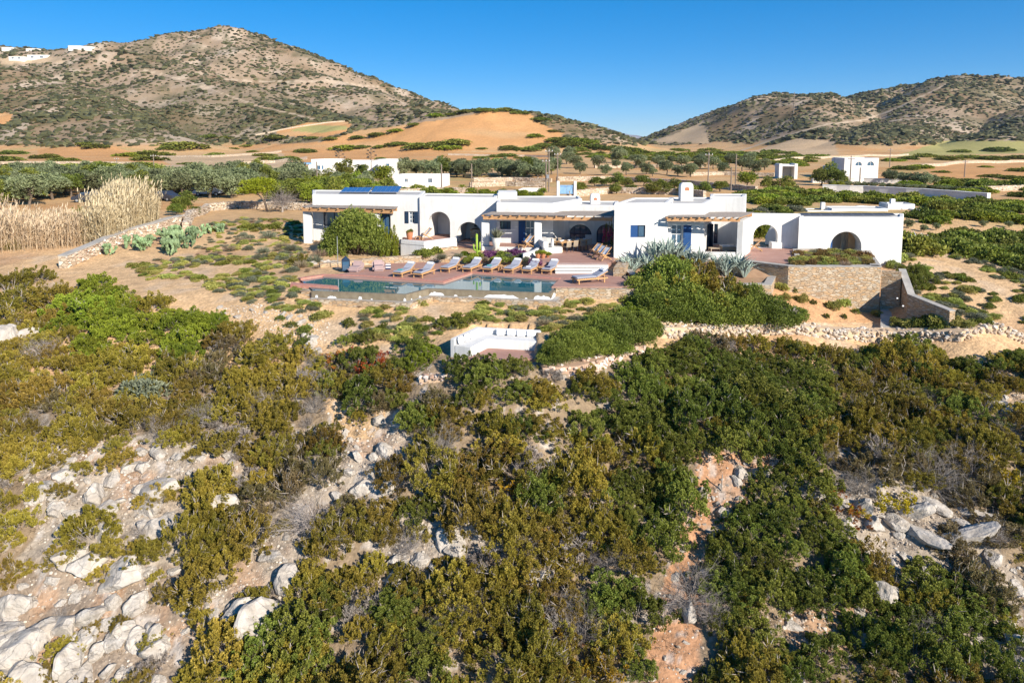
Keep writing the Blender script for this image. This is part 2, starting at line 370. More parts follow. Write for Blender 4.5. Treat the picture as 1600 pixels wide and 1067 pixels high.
M['purple'] = leaf_mat('purple_foliage', (.08,.02,.07), (.18,.06,.15), (.28,.12,.24), hue=.02)
M['dry2'] = leaf_mat('olive_brown_foliage', (.14,.085,.03), (.26,.17,.06), (.38,.28,.10), hue=.02)
M['bright2'] = leaf_mat('carob_foliage', (.075,.10,.014), (.19,.235,.035), (.34,.38,.08), hue=.01)
M['magenta'] = leaf_mat('bougainvillea_bract', (.20,.01,.05), (.42,.03,.12), (.6,.06,.2), hue=.01)

def crack(m, scale=1.8):
    n = m.node_tree; b = n.nodes['Principled BSDF']; src = b.inputs['Base Color'].links[0].from_socket; tc = n.nodes.new('ShaderNodeTexCoord'); nz = n.nodes.new('ShaderNodeTexNoise'); nz.inputs['Scale'].default_value = 1.5; nz.inputs['Detail'].default_value = 4
    mv = n.nodes.new('ShaderNodeMix'); mv.data_type = 'VECTOR'; mv.inputs[0].default_value = .35; n.links.new(tc.outputs['Object'], nz.inputs['Vector']); n.links.new(tc.outputs['Object'], mv.inputs[4]); n.links.new(nz.outputs[1], mv.inputs[5])
    vo = n.nodes.new('ShaderNodeTexVoronoi'); vo.feature = 'DISTANCE_TO_EDGE'; vo.inputs['Scale'].default_value = scale; n.links.new(mv.outputs[1], vo.inputs['Vector'])
    mr = n.nodes.new('ShaderNodeMapRange'); mr.inputs[1].default_value = .0; mr.inputs[2].default_value = .022; mr.inputs[3].default_value = .62; mr.inputs[4].default_value = 1.0; n.links.new(vo.outputs[0], mr.inputs[0])
    mx = n.nodes.new('ShaderNodeMix'); mx.data_type = 'RGBA'; mx.blend_type = 'MULTIPLY'; mx.inputs[0].default_value = 1; n.links.new(src, mx.inputs[6]); n.links.new(mr.outputs[0], mx.inputs[7]); n.links.new(mx.outputs[2], b.inputs['Base Color'])
    b2 = n.nodes.new('ShaderNodeBump'); b2.inputs['Strength'].default_value = .4; b2.inputs['Distance'].default_value = .06; n.links.new(mr.outputs[0], b2.inputs['Height']); old = b.inputs['Normal'].links[0].from_socket; n.links.new(old, b2.inputs['Normal']); n.links.new(b2.outputs[0], b.inputs['Normal'])
crack(M['rock'])
def streaks(m, lo=.90):
    n = m.node_tree; b = n.nodes['Principled BSDF']; src = b.inputs['Base Color'].links[0].from_socket; tc = n.nodes.new('ShaderNodeTexCoord'); mp = n.nodes.new('ShaderNodeMapping'); mp.inputs['Scale'].default_value = (3.5, 3.5, .5); nz = n.nodes.new('ShaderNodeTexNoise'); nz.inputs['Scale'].default_value = 1.6; nz.inputs['Detail'].default_value = 6
    n.links.new(tc.outputs['Object'], mp.inputs[0]); n.links.new(mp.outputs[0], nz.inputs['Vector']); mr = n.nodes.new('ShaderNodeMapRange'); mr.inputs[1].default_value = .45; mr.inputs[2].default_value = .8; mr.inputs[3].default_value = 1.0; mr.inputs[4].default_value = lo; n.links.new(nz.outputs[0], mr.inputs[0])
    mx = n.nodes.new('ShaderNodeMix'); mx.data_type = 'RGBA'; mx.blend_type = 'MULTIPLY'; mx.inputs[0].default_value = 1; n.links.new(src, mx.inputs[6]); n.links.new(mr.outputs[0], mx.inputs[7]); n.links.new(mx.outputs[2], b.inputs['Base Color'])
streaks(M['white'], .86)
# ------------------------------------------------------------------ ground sheet
DECK_Z = -.48
def pxl(pts, z): return [G(px, py, z)[:2] for px, py in pts]
deck_poly = pxl([(505,431),(560,424),(600,411),(690,404),(860,411),(868,424),(960,425),(992,448),(862,448),(873,437),(738,427),(693,442)], DECK_Z)
pool_poly = pxl([(489,457),(633,461.5),(668,452),(857,459),(870,449),(873,437),(738,427),(693,442),(560,432),(505,431),(452,440)], -.55)
terr_poly = [XY(715,56.5),XY(752,54.5),XY(835,51.5),(XY(845,48.2)[0],48.0),(XY(952,47.9)[0],47.9),XY(962,50.2),XY(962,58),XY(880,58),XY(864,56.5),XY(776,57.5),XY(716,58)]
def paddef():
    PADS.append((pool_poly, -2.0))
    PADS.append((deck_poly, DECK_Z-.12))
    PADS.append((terr_poly, -.12))
    PADS.append(([XY(455,62),XY(628,57),XY(775,55.5),XY(845,54),XY(962,49.6),XY(1180,49),XY(1250,52),XY(1415,53),XY(1425,66),XY(455,70)], -.12))
    PADS.append((pxl([(708,531),(745,514),(842,518),(835,545),(834,559),(736,559)], -1.9), -2.35))
paddef()
OPEN_SAND = []
def ground():
    ys = np.concatenate([np.arange(-40, 8, 4.0), np.arange(8, 14, .6), np.arange(14, 72, .17), np.geomspace(72, 1400, 520), np.geomspace(1450, 5200, 50)])
    s = np.linspace(-1, 1, 760); s = np.sign(s)*(np.abs(s)**1.0)*1.25
    X = s[None, :]*(ys[:, None]+18).clip(30); Y = np.repeat(ys[:, None], len(s), 1)
    x = X.ravel(); y = Y.ravel(); z = height(x, y)
    px, py = proj(x, y, z); print('GROUND', z.min(), z.max(), x.min(), y.min(), y.max())
    n1 = fbm(x/1.3, y/1.3, 51, 4); n2 = fbm(x/6, y/6, 52, 4); n3 = fbm(x/.35, y/.35, 53, 2)
    def L(c): return np.array(c, float)
    sand = L((.55,.365,.20)); soil = L((.40,.235,.135)); gravel = L((.36,.30,.235)); litter = L((.25,.185,.12)); orange = L((.50,.265,.11)); field = L((.52,.33,.165))
    col = np.tile(sand, (len(x), 1))
    def mixc(c, m): 
        nonlocal col
        m = np.clip(m, 0, 1)[:, None]; col = col*(1-m) + c*m
    mixc(soil, .6*sstep(0, .5, n2)*(y < 90))
    # foreground slope
    fg = 1-sstep(33.5, 36, y + n2*1.2)
    mixc(litter, fg)
    def reg(poly, soft=18):
        jx = px + n1*soft; jy = py + n2*soft*.6
        return pip(jx, jy, poly).astype(float)*(y < 60)
    G1 = [(20,700),(150,670),(420,690),(640,620),(660,720),(480,800),(470,960),(330,1067),(0,1067),(0,900),(60,820)]
    G2 = [(600,790),(800,780),(770,860),(640,900),(580,860)]
    G3 = [(500,640),(640,640),(640,760),(540,770)]
    for g in (G1, G2, G3): mixc(gravel, reg(g)*fg*.9)
    mixc(L((.26,.195,.14)), reg([(-100,890),(300,880),(330,960),(280,1100),(-100,1100)])*fg*.75); mixc(L((.30,.235,.175)), reg(G1)*fg*sstep(0, .4, fbm(x/.8, y/.8, 66, 3))*.6)
    mixc(soil*1.1, reg(G1)*fg*sstep(.05, .5, n1)*.6)
    mixc(sand*.85, reg([(500,620),(600,640),(600,690),(520,700)])*fg)
    CH = [(1080,680),(1230,680),(1200,750),(1150,800),(1145,890),(1095,960),(1090,1100),(1000,1100),(1030,930),(1060,830),(1085,760)]
    mixc(L((.43,.235,.13)), reg(CH, 10)*fg); mixc(gravel, reg(CH)*fg*sstep(.15, .5, n1))
    mixc(gravel, reg([(1230,740),(1400,740),(1560,850),(1600,900),(1600,1067),(1480,1067),(1350,900),(1250,820)])*fg*.8)
    mixc(L((.42,.25,.15)), reg([(1220,950),(1420,880),(1420,1000),(1240,1030)])*fg*.6)
    mixc(L((.50,.40,.30)), sstep(.1, .5, fbm(x/2.5, y/2.5, 58, 3))*.45*(y > 35)*(y < 60))
    mixc(L((.50,.28,.14)), reg([(1150,440),(1400,440),(1420,505),(1040,505)], 6)*(y > 36)*.9)
    # speckle of small stones near
    mixc(L((.46,.42,.38)), (n3 > .35)*fg*.6*(fbm(x/3,y/3,60,2) > -.25)); mixc(L((.16,.12,.09)), (n3 < -.5)*fg*.5)
    mixc(L((.30,.20,.12)), (n3 < -.3)*(1-fg)*(y < 60)*.35)
    # plain
    pl = sstep(62, 80, y)
    mixc(field, pl); mixc(orange, pl*sstep(-.1, .4, fbm(x/25, y/18, 61, 3))*.8); mixc(L((.30,.27,.10)), pl*sstep(.1, .6, fbm(x/30, y/12, 63, 4))*.55)
    # hills
    e = ridge_h(x, y) - np.interp(y, [180, 800], [2, 7]); hl = sstep(1, 8, e)*(y > 180)
    rock = L((.32,.235,.16)); brown = L((.21,.14,.075)); pale = L((.45,.36,.27)); veg = L((.07,.07,.028))
    mixc(rock, hl); mixc(brown, hl*sstep(-.1, .35, fbm(x/45, y/45, 71, 4))*.8); mixc(pale, hl*sstep(.12, .45, fbm(x/22, y/30, 72, 5))*.8)
    mixc(veg, hl*sstep(.02, .35, fbm(x/14, y/18, 73, 5))*.55); mixc(veg, hl*sstep(.0, .5, fbm(x/120, y/150, 74, 3))*.35)
    far = (y > 150).astype(float)
    fp = lambda poly, soft=3: pip(px+n2*soft, py+fbm(x/20, y/20, 75, 3)*soft*.5, poly).astype(float)*far
    for P in FIELDS_O: mixc(orange*1.05, fp(P)); mixc(field, fp(P)*sstep(0, .5, fbm(x/40, y/14, 77, 4))*.7)
    for P in FIELDS_G: mixc(L((.36,.32,.12)), fp(P))
    for P in FIELDS_S: mixc(L((.48,.35,.22)), fp(P)*.8)
    for T, wd in TRACKS: mixc(L((.46,.36,.255)), (seg_d(px, py, T) < wd*.62)*far*.85)
    bl = sstep(2000, 3000, y); mixc(L((.22,.22,.24)), bl)  # bluish distance haze put into the colour of the far mountain
    nx, ny = len(s), len(ys); i = np.arange(nx*ny).reshape(ny, nx)
    q = np.stack([i[:-1, :-1], i[:-1, 1:], i[1:, 1:], i[1:, :-1]], -1).reshape(-1, 4)
    m = bpy.data.materials.new('ground'); m.use_nodes = True; n = m.node_tree; b = n.nodes['Principled BSDF']; b.inputs['Roughness'].default_value = .95; b.inputs['Specular IOR Level'].default_value = .1
    at = n.nodes.new('ShaderNodeAttribute'); at.attribute_name = 'gcol'; tc = n.nodes.new('ShaderNodeTexCoord')
    prev = at.outputs['Color']
    for sc_, lo, hi in ((1.1, .8, 1.2), (7.0, .72, 1.28), (.06, .88, 1.12)):
        no = n.nodes.new('ShaderNodeTexNoise'); no.inputs['Scale'].default_value = sc_; no.inputs['Detail'].default_value = 7; no.inputs['Roughness'].default_value = .65
        mr = n.nodes.new('ShaderNodeMapRange'); mr.inputs[1].default_value = .3; mr.inputs[2].default_value = .7; mr.inputs[3].default_value = lo; mr.inputs[4].default_value = hi
        mx = n.nodes.new('ShaderNodeMix'); mx.data_type = 'RGBA'; mx.blend_type = 'MULTIPLY'; mx.inputs[0].default_value = 1
        n.links.new(tc.outputs['Object'], no.inputs['Vector']); n.links.new(no.outputs[0], mr.inputs[0]); n.links.new(prev, mx.inputs[6]); n.links.new(mr.outputs[0], mx.inputs[7]); prev = mx.outputs[2]
    n.links.new(prev, b.inputs['Base Color'])
    no = n.nodes.new('ShaderNodeTexNoise'); no.inputs['Scale'].default_value = 5; no.inputs['Detail'].default_value = 8
    bp = n.nodes.new('ShaderNodeBump'); bp.inputs['Strength'].default_value = .7; bp.inputs['Distance'].default_value = .12
    n.links.new(tc.outputs['Object'], no.inputs['Vector']); n.links.new(no.outputs[0], bp.inputs['Height']); n.links.new(bp.outputs[0], b.inputs['Normal'])
    link('ground', mesh_np('ground', np.c_[x, y, z], q, m, smooth=True, attrs={'gcol': col}), kind='structure')
FIELDS_O = [[(500,222),(560,205),(640,195),(700,185),(760,174),(830,178),(838,190),(880,208),(870,228),(700,238),(480,245),(400,240),(425,226)],
            [(60,232),(170,228),(250,248),(300,256),(200,262),(60,245)], [(400,236),(520,238),(760,238),(900,242),(880,250),(600,250),(470,256),(420,250)],
            [(1440,262),(1500,252),(1600,253),(1700,256),(1700,276),(1470,278)],[(430,206),(480,192),(550,190),(552,202),(510,214),(440,214)],[(-50,172),(20,178),(15,196),(-50,200)]]
FIELDS_G = [[(1395,245),(1480,220),(1700,222),(1700,236),(1450,244)],[(450,205),(480,197),(540,196),(545,201),(500,208)]]
FIELDS_S = [[(1160,240),(1250,215),(1305,222),(1310,242),(1200,247)],[(0,92),(96,88),(100,98),(0,102)],[(1020,222),(1100,190),(1110,225)],
            [(240,246),(440,240),(470,262),(300,272)]]
TRACKS = [([(225,110),(260,118),(330,140),(400,165),(490,186)], 1.3),([(350,124),(400,128),(500,127),(590,136)], 1.6),([(590,136),(610,150),(640,168),(630,180)], .9),
          ([(1480,132),(1400,170),(1350,188),(1290,195),(1230,212),(1150,238)], 1.6),([(0,255),(200,258),(400,262)],1.2),([(420,258),(480,245)],1.2)]
ground()
# ------------------------------------------------------------------ building helpers
def plane_uz(p0, p1, px, py):
    a, b, c = ray(px, py); dx, dy = p1[0]-p0[0], p1[1]-p0[1]; L = math.hypot(dx, dy)
    # k*(a,b) = p0 + u*(dx,dy)/L
    A = np.array([[a, -dx/L], [b, -dy/L]]); k, u = np.linalg.solve(A, [p0[0], p0[1]])
    return u, H + c*k
def inward(p0, p1, cen):
    d = Vector((p1[0]-p0[0], p1[1]-p0[1])).normalized(); n = Vector((-d.y, d.x))
    if n.dot(Vector(cen)-Vector(p0)) < 0: n = -n
    return d, n
def op_px(p0, p1, x0, y0, x1, y1, arch=0, depth=.3, z0=None):
    ua, za = plane_uz(p0, p1, x0, y1); ub, zb = plane_uz(p0, p1, x1, y0)
    _, za = plane_uz(p0, p1, (x0+x1)/2, y1); _, zb = plane_uz(p0, p1, (x0+x1)/2, y0)
    return dict(u0=ua, u1=ub, z0=za if z0 is None else z0, z1=zb, arch=arch, depth=depth)
def arch_pts(o, n=14):
    u0, u1, z0, z1 = o['u0'], o['u1'], o['z0'], o['z1']
    if not o['arch']: return [(u0, z0), (u0, z1), (u1, z1), (u1, z0)]
    r = (u1-u0)/2; rz = min(r*1.0, z1-z0-.02); cz = z1-rz; pts = [(u0, z0)]
    for i in range(n+1):
        t = math.pi*(1-i/n); pts.append((u0+r+r*math.cos(t), cz+rz*math.sin(t)))
    pts.append((u1, z0)); return pts
def wallskin(mb, p0, p1, z0, z1, ops, nin):
    d = Vector((p1[0]-p0[0], p1[1]-p0[1])); L = d.length; d.normalize()
    zt = (lambda u: z1) if not isinstance(z1, tuple) else (lambda u: z1[0]+(z1[1]-z1[0])*u/L)
    zb = (lambda u: z0) if not isinstance(z0, tuple) else (lambda u: z0[0]+(z0[1]-z0[0])*u/L)
    outer = [(0, zb(0))]; holes = []
    for o in sorted(ops, key=lambda o: o['u0']):
        pts = arch_pts(o)
        if o['z0'] <= zb((o['u0']+o['u1'])/2)+.01:
            pts[0] = (pts[0][0], zb(pts[0][0])); pts[-1] = (pts[-1][0], zb(pts[-1][0])); outer += pts
        else: holes.append(pts)
    outer += [(L, zb(L)), (L, zt(L)), (0, zt(0))]
    loops = [outer]+holes
    P = lambda u, z, q=0: (p0[0]+d.x*u+nin.x*q, p0[1]+d.y*u+nin.y*q, z)
    tri = tessellate_polygon([[Vector((u, z, 0)) for u, z in l] for l in loops])
    flat = [p for l in loops for p in l]
    mb.add([P(u, z) for u, z in flat], [tuple(t) for t in tri])
    for o in ops:
        pts = arch_pts(o); n = len(pts); dp = o['depth']
        vs = [P(u, z, 0) for u, z in pts]+[P(u, z, dp) for u, z in pts]
        mb.add(vs, [(i, (i+1) % n, n+(i+1) % n, n+i) for i in range(n)])
    return P
def inset(poly, t):
    n = len(poly); A = sum(poly[i][0]*poly[(i+1) % n][1]-poly[(i+1) % n][0]*poly[i][1] for i in range(n)); s = 1 if A > 0 else -1; out = []
    for i in range(n):
        p, q, r = Vector(poly[i-1]), Vector(poly[i]), Vector(poly[(i+1) % n])
        a = (q-p).normalized(); b = (r-q).normalized(); na = Vector((-a.y, a.x))*s; nb = Vector((-b.y, b.x))*s
        k = (na+nb); k = k/max(.3, (1+na.dot(nb))); out.append(tuple(q+k*t))
    return out
def block(mb, poly, z0, z1, ops={}, t=.32, drop=.09, roofmat=1):
    cen = (sum(p[0] for p in poly)/len(poly), sum(p[1] for p in poly)/len(poly)); n = len(poly); fr = {}
    z1s = z1-.05
    for i in range(n):
        p0, p1 = poly[i], poly[(i+1) % n]; d, nin = inward(p0, p1, cen)
        fr[i] = wallskin(mb, p0, p1, z0, z1s, ops.get(i, []), nin)
    rings = [(poly, z1s), (inset(poly, .05), z1), (inset(poly, t-.04), z1), (inset(poly, t), z1-.05), (inset(poly, t), z1-drop)]
    vs = []; fs = []
    for pl, z in rings: vs += [(p[0], p[1], z) for p in pl]
    for k in range(len(rings)-1):
        for i in range(n): fs.append((k*n+i, k*n+(i+1) % n, (k+1)*n+(i+1) % n, (k+1)*n+i))
    mb.add(vs, fs)
    tri = tessellate_polygon([[Vector((p[0], p[1], 0)) for p in rings[-1][0]]])
    c0 = mb.cur; mb.cur = roofmat; mb.add([(p[0], p[1], z1-drop) for p in rings[-1][0]], [tuple(q) for q in tri]); mb.cur = c0
    return fr
def panel(mb, P, u0, u1, z0, z1, q, th=.05):
    vs = [P(u, z, qq) for qq in (q, q+th) for u, z in ((u0, z0), (u1, z0), (u1, z1), (u0, z1))]
    mb.add(vs, [(0,1,2,3),(4,5,6,7),(0,1,5,4),(1,2,6,5),(2,3,7,6),(3,0,4,7)])
def window(P, o, parent, name='window', fm='frame', nx=2, nz=1, q=.14, gl='glass', fw=.06, curtain=None):
    f = MB(); pts = arch_pts(o); u0, u1, z0, z1 = o['u0'], o['u1'], o['z0'], o['z1']
    n = len(pts); cu, cz = (u0+u1)/2, (z0+z1)/2
    ip = [(cu+(u-cu)*(1-2*fw/(u1-u0)), cz+(z-cz)*(1-2*fw/(z1-z0))) for u, z in pts]
    vs = [P(u, z, q) for u, z in pts]+[P(u, z, q) for u, z in ip]+[P(u, z, q+.06) for u, z in ip]
    f.add(vs, [(i, (i+1) % n, n+(i+1) % n, n+i) for i in range(n)]+[(n+i, n+(i+1) % n, 2*n+(i+1) % n, 2*n+i) for i in range(n)])
    def top(u):
        if not o['arch']: return z1
        r = (u1-u0)/2; return z1-r+math.sqrt(max(0, r*r-(u-cu)**2))
    for i in range(1, nx):
        u = u0+(u1-u0)*i/nx; panel(f, P, u-fw/2, u+fw/2, z0+.01, top(u)-.01, q+.01, .04)
    for i in range(1, nz):
        z = z0+(z1-z0)*i/nz; panel(f, P, u0+.04, u1-.04, z-fw/2, z+fw/2, q+.014, .03)
    fo = f.build(name, M[fm], parent)
    g = MB(); g.add([P(u, z, q+.045) for u, z in pts], [tuple(t) for t in tessellate_polygon([[Vector((u, z, 0)) for u, z in pts]])]); g.build('pane', M[gl], fo)
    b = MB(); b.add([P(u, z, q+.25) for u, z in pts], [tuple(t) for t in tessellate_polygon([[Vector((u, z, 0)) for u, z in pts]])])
    b.build('curtain' if curtain else 'unlit_room_sheet', curtain or M['dark'], fo)  # without a curtain: dark sheet, the room's shade put into its colour
    return fo
def shutter(P, u0, u1, z0, z1, parent, m='blue', q=-.05, label=None):
    s = MB(); panel(s, P, u0, u1, z0, z1, q, .04)
    panel(s, P, u0+.06, u1-.06, z0+.08, (z0+z1)/2-.04, q-.012, .01); panel(s, P, u0+.06, u1-.06, (z0+z1)/2+.04, z1-.08, q-.012, .01)
    return s.build('shutter', M[m], parent, label=label)
def pergola(parent, poly, z, th, front, name='pergola', nraft=10, cane=True, lab=None):
    """poly: 4 corners FL, FR, BR, BL (x,y); beams run along front, rafters front->back"""
    FL, FR, BR, BL = [Vector((p[0], p[1], 0)) for p in poly]; up = Vector((0, 0, 1))
    b = MB(); d = (FR-FL).normalized()
    b.bar(FL+up*(z+th*.5), FR+up*(z+th*.5), .16, th); 
    for a, c in ((BL, BR),): b.bar(a+up*(z+th*.5), c+up*(z+th*.5), .14, th)
    o = b.build(name, M['timber'], parent, label=lab)
    for i in range(nraft+1):
        t = i/nraft; f = FL.lerp(FR, t); k = BL.lerp(BR, t); e = (k-f).normalized()
        r = MB(); r.tube(f-e*.28+up*(z+th+.055), k+up*(z+th+.055), .055, .05, 6); r.build('rafter', M['timber'], o)
    if cane:
        c = MB(); n = 46
        for i in range(n):
            t0 = (i+.13)/n; t1 = (i+.87)/n; e0 = .06*math.sin(i*2.3)
            a, bb = FL.lerp(BL, t0), FR.lerp(BR, t0); a2, b2 = FL.lerp(BL, t1), FR.lerp(BR, t1); zz = z+th+.12+.012*math.sin(i*1.7)
            a, a2 = a-d*(.1+e0), a2-d*(.1+e0); bb, b2 = bb+d*(.1+e0), b2+d*(.1+e0)
            c.add([(p.x, p.y, zz+q) for q in (0, .025) for p in (a, bb, b2, a2)], [(0,1,2,3),(4,5,6,7),(0,1,5,4),(1,2,6,5),(2,3,7,6),(3,0,4,7)])
        c.build('cane_cover', M['cane'], o)
    return o
def column(parent, px0, px1, Y, z0, z1, depth=.45):
    a, b = XY(px0, Y, 1.2), XY(px1, Y, 1.2); m = MB(); m.prism([a, b, (b[0], Y+depth), (a[0], Y+depth)], z0, z1)
    return m.build('column', M['white'], parent, bevel=.04)
def chimney(parent, px0, px1, Y, z0, z1):
    a, b = XY(px0, Y, z1), XY(px1, Y, z1); w_ = b[0]-a[0]; cx = (a[0]+b[0])/2; cy = Y+w_*.35
    m = MB(); s = []
    for k, z in ((1, z0), (1, z1-.35), (.92, z1-.12), (.7, z1)):
        s.append([(cx-w_/2*k, cy-w_*.35*k, z), (cx+w_/2*k, cy-w_*.35*k, z), (cx+w_/2*k, cy+w_*.35*k, z), (cx-w_/2*k, cy+w_*.35*k, z)])
    vs = [p for r in s for p in r]; fs = [(k*4+i, k*4+(i+1) % 4, k*4+4+(i+1) % 4, k*4+4+i) for k in range(3) for i in range(4)]+[(12,13,14,15)]
    m.add(vs, fs); o = m.build('chimney', M['white'], parent, bevel=.03)
    h = MB(); r = w_*.17; c = (cx, cy-w_*.35-.012, z1-.45); pts = [(c[0]-r, c[1], c[2]-r)]+[(c[0]-r*math.cos(t), c[1], c[2]+r*.6*math.sin(t)) for t in np.linspace(0, math.pi, 9)]+[(c[0]+r, c[1], c[2]-r)]
    n = len(pts); h.add([(p[0], p[1]-.002, p[2]) for p in pts]+[(p[0], p[1]+.02, p[2]) for p in pts], [tuple(range(n))]+[(i, (i+1) % n, n+(i+1) % n, n+i) for i in range(n)]); h.build('smoke_hole', M['terracotta'], o)
def light_dome(parent, P, u, z):
    m = MB(); vs = []; 
    for k, (r, q) in enumerate(((.16, 0), (.15, -.05), (.09, -.1), (.01, -.11))):
        for i in range(9):
            t = math.pi*i/8; c = P(u-r*math.cos(t), z+r*math.sin(t), q); vs.append(c)
    fs = [(k*9+i, k*9+i+1, k*9+10+i, k*9+9+i) for k in range(3) for i in range(8)]
    m.add(vs, fs); m.build('wall_light', M['wcush'], parent)
# ------------------------------------------------------------------ villa
villa = empty('villa', XY(800, 58)+(0,), label='long white flat-roofed villa with blue shutters and arches behind the pool', cat='house')
villa.location = (0, 0, 0)
def x2(*a): return [XY(px, Y, 1.5) for px, Y in a]
wm = [M['white'], M['grey_roof']]
# left wing
m = MB(); P1 = x2((489,60.6),(628,59.5),(659,59.2),(665,65),(489,66.5))
oA = [op_px(P1[0], P1[1], 506, 330, 570, 372, 0, .3, 0.0), op_px(P1[0], P1[1], 594, 331, 610, 372, 0, .25, 0.05)]
oB = [op_px(P1[1], P1[2], 639, 330.5, 647, 349, 0, .2)]
fr = block(m, P1, -1.2, 4.02, {0: oA, 1: oB}); wl = m.build('wall', wm, villa)
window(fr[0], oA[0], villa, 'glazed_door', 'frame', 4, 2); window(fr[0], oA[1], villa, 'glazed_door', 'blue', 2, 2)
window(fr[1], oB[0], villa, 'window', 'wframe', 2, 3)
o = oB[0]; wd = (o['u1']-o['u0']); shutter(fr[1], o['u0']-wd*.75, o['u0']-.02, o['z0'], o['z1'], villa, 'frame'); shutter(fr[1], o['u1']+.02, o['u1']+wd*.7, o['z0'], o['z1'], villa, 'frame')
# arcade wing with two loggia arches
m = MB(); P2 = x2((656,59.0),(776,57.9),(778,62),(662,63))
a1 = op_px(P2[0], P2[1], 669.5, 331, 703, 369, 1, .45, .35); a2 = op_px(P2[0], P2[1], 714.5, 347, 751.5, 386, 1, .45, 0.0)
fr = block(m, P2, -1.2, 3.93, {0: [a1, a2]}); m.build('wall', wm, villa)
P = fr[0]
for o, fl in ((a1, .35), (a2, .0)):   # vaulted rooms behind the arches
    r = MB(); pts = arch_pts(o); n = len(pts); D = 2.5
    r.add([P(u, z, .45) for u, z in pts]+[P(u+.15, z, D) for u, z in pts], [(i, i+1, n+i+1, n+i) for i in range(n-1)])
    r.add([P(u+.15, z, D) for u, z in pts], [tuple(t) for t in tessellate_polygon([[Vector((u, z, 0)) for u, z in pts]])])
    rr = r.build('loggia', M['white'], villa)
    fmb = MB(); fmb.add([P(o['u0'], fl+.012, -.1), P(o['u1'], fl+.012, -.1), P(o['u1']+.15, fl+.012, D), P(o['u0']+.15, fl+.012, D)], [(0,1,2,3)]); fmb.build('floor', M['paving'], rr)
    dmb = MB(); w3 = o['u1']-o['u0']
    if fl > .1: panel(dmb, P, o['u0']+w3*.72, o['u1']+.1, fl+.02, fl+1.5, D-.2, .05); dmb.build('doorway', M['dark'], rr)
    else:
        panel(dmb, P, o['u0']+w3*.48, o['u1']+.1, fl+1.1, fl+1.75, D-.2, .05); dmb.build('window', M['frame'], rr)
        s = MB(); panel(s, P, o['u0']+w3*.44, o['u0']+w3*1.02, fl+.02, fl+1.0, D-1.5, 1.2); s.build('counter', M['stone'], rr)
# balcony
cb = [XY(626, 54.9, .3), XY(663, 53.8, .3), XY(714, 56.2, .3)]
c2 = [cb[0], cb[1], cb[2], XY(714, 58.3, .3), XY(629, 59.2, .3)]
m = MB(); m.prism(c2, -2.2, .35); b0 = m.build('balcony', M['white'], villa)
m = MB(); m.prism(inset(c2, .03), .355, .362); m.build('floor', M['paving'], b0)
m = MB()
def strip(mb, a, b, t, z0, z1):
    d = Vector((b[0]-a[0], b[1]-a[1])).normalized(); n_ = Vector((-d.y, d.x))*t
    mb.prism([a, b, (b[0]+n_.x, b[1]+n_.y), (a[0]+n_.x, a[1]+n_.y)], z0, z1)
il = inset(c2, .28)
m.prism([cb[0], cb[1], cb[2], il[2], il[1], il[0]], .36, .72); m.build('parapet', M['white'], b0, bevel=.04)
# centre
m = MB(); P3 = x2((776,55.9),(864,55.2),(909,60.0),(905,63.5),(776,63))
w1 = op_px(P3[0], P3[1], 781, 345.5, 798, 358.5, 0, .2); d1 = op_px(P3[0], P3[1], 810, 345, 836, 388, 0, .2, .32)
fr = block(m, P3, -1.0, 3.66, {0: [w1, d1]}); m.build('wall', wm, villa)
window(fr[0], w1, villa, 'window', 'frame', 3, 1); P = fr[0]
d1b = dict(d1); d1b['u0'] = d1['u0']+(d1['u1']-d1['u0'])*.42; window(P, d1b, villa, 'french_door', 'wframe', 2, 3)
s = MB(); panel(s, P, d1['u0'], d1b['u0']-.03, d1['z0'], d1['z1']-.03, .02, .05); s.build('shutter', M['blue'], villa)
light_dome(villa, P, plane_uz(P3[0], P3[1], 855, 352)[0], 2.25)
m = MB(); m.prism(x2((777,59.8),(808,59.6),(808,62.5),(777,62.6)), 3.5, 4.25); m.build('stair_head', M['white'], villa, bevel=.1)
m = MB(); P4 = x2((872,57.9),(964,57.2),(966,62),(872,62))
wa = op_px(P4[0], P4[1], 888, 351, 925, 388, 1, .3, .0); wb = op_px(P4[0], P4[1], 932, 351, 961, 388, 1, .3, .0)
fr = block(m, P4, -1.0, 3.3, {0: [wa, wb]}); m.build('wall', wm, villa); P = fr[0]
for o in (wa, wb):
    window(P, o, villa, 'arched_window', 'frame', 4, 2, fw=.09)
s = MB(); panel(s, P, wa['u0']+(wa['u1']-wa['u0'])*.72, wa['u1']+.25, 0, .78, -.05, .2); s.build('sill_wall', M['white'], villa)
chimney(villa, 923, 938, 59.5, 3.0, 4.15)
# porch platform, columns, pergola
m = MB(); pc = x2((752,54.0),(836,53.2),(840,56.5),(776,57.2),(750,57.2)); m.prism(pc, -.6, .32); b1 = m.build('porch', M['white'], villa, bevel=.03)
m = MB(); m.prism(inset(pc, .05), .325, .332); m.build('floor', M['paving'], b1)
column(villa, 752, 764.5, 54.1, .3, 2.52); column(villa, 834.5, 846.5, 53.5, -.2, 2.52)
pergola(villa, [XY(755, 53.8, 2.6), XY(957, 52.6, 2.6), XY(958, 56.6, 2.6), XY(776, 56.8, 2.6)], 2.50, .24, 0, nraft=14, lab='long timber pergola roofed with cane over the central porch')
m = MB(); a = G(816.5, 404, -.1); m2 = MB()
m2.prism([XY(817.5,49.3,.3), XY(837,51.2,.3), XY(846,53.2,.3), XY(842,53.4,.3), XY(833,51.5,.3), XY(816,49.8,.3)], -.5, .42); m2.build('garden_parapet', M['white'], villa, bevel=.03)
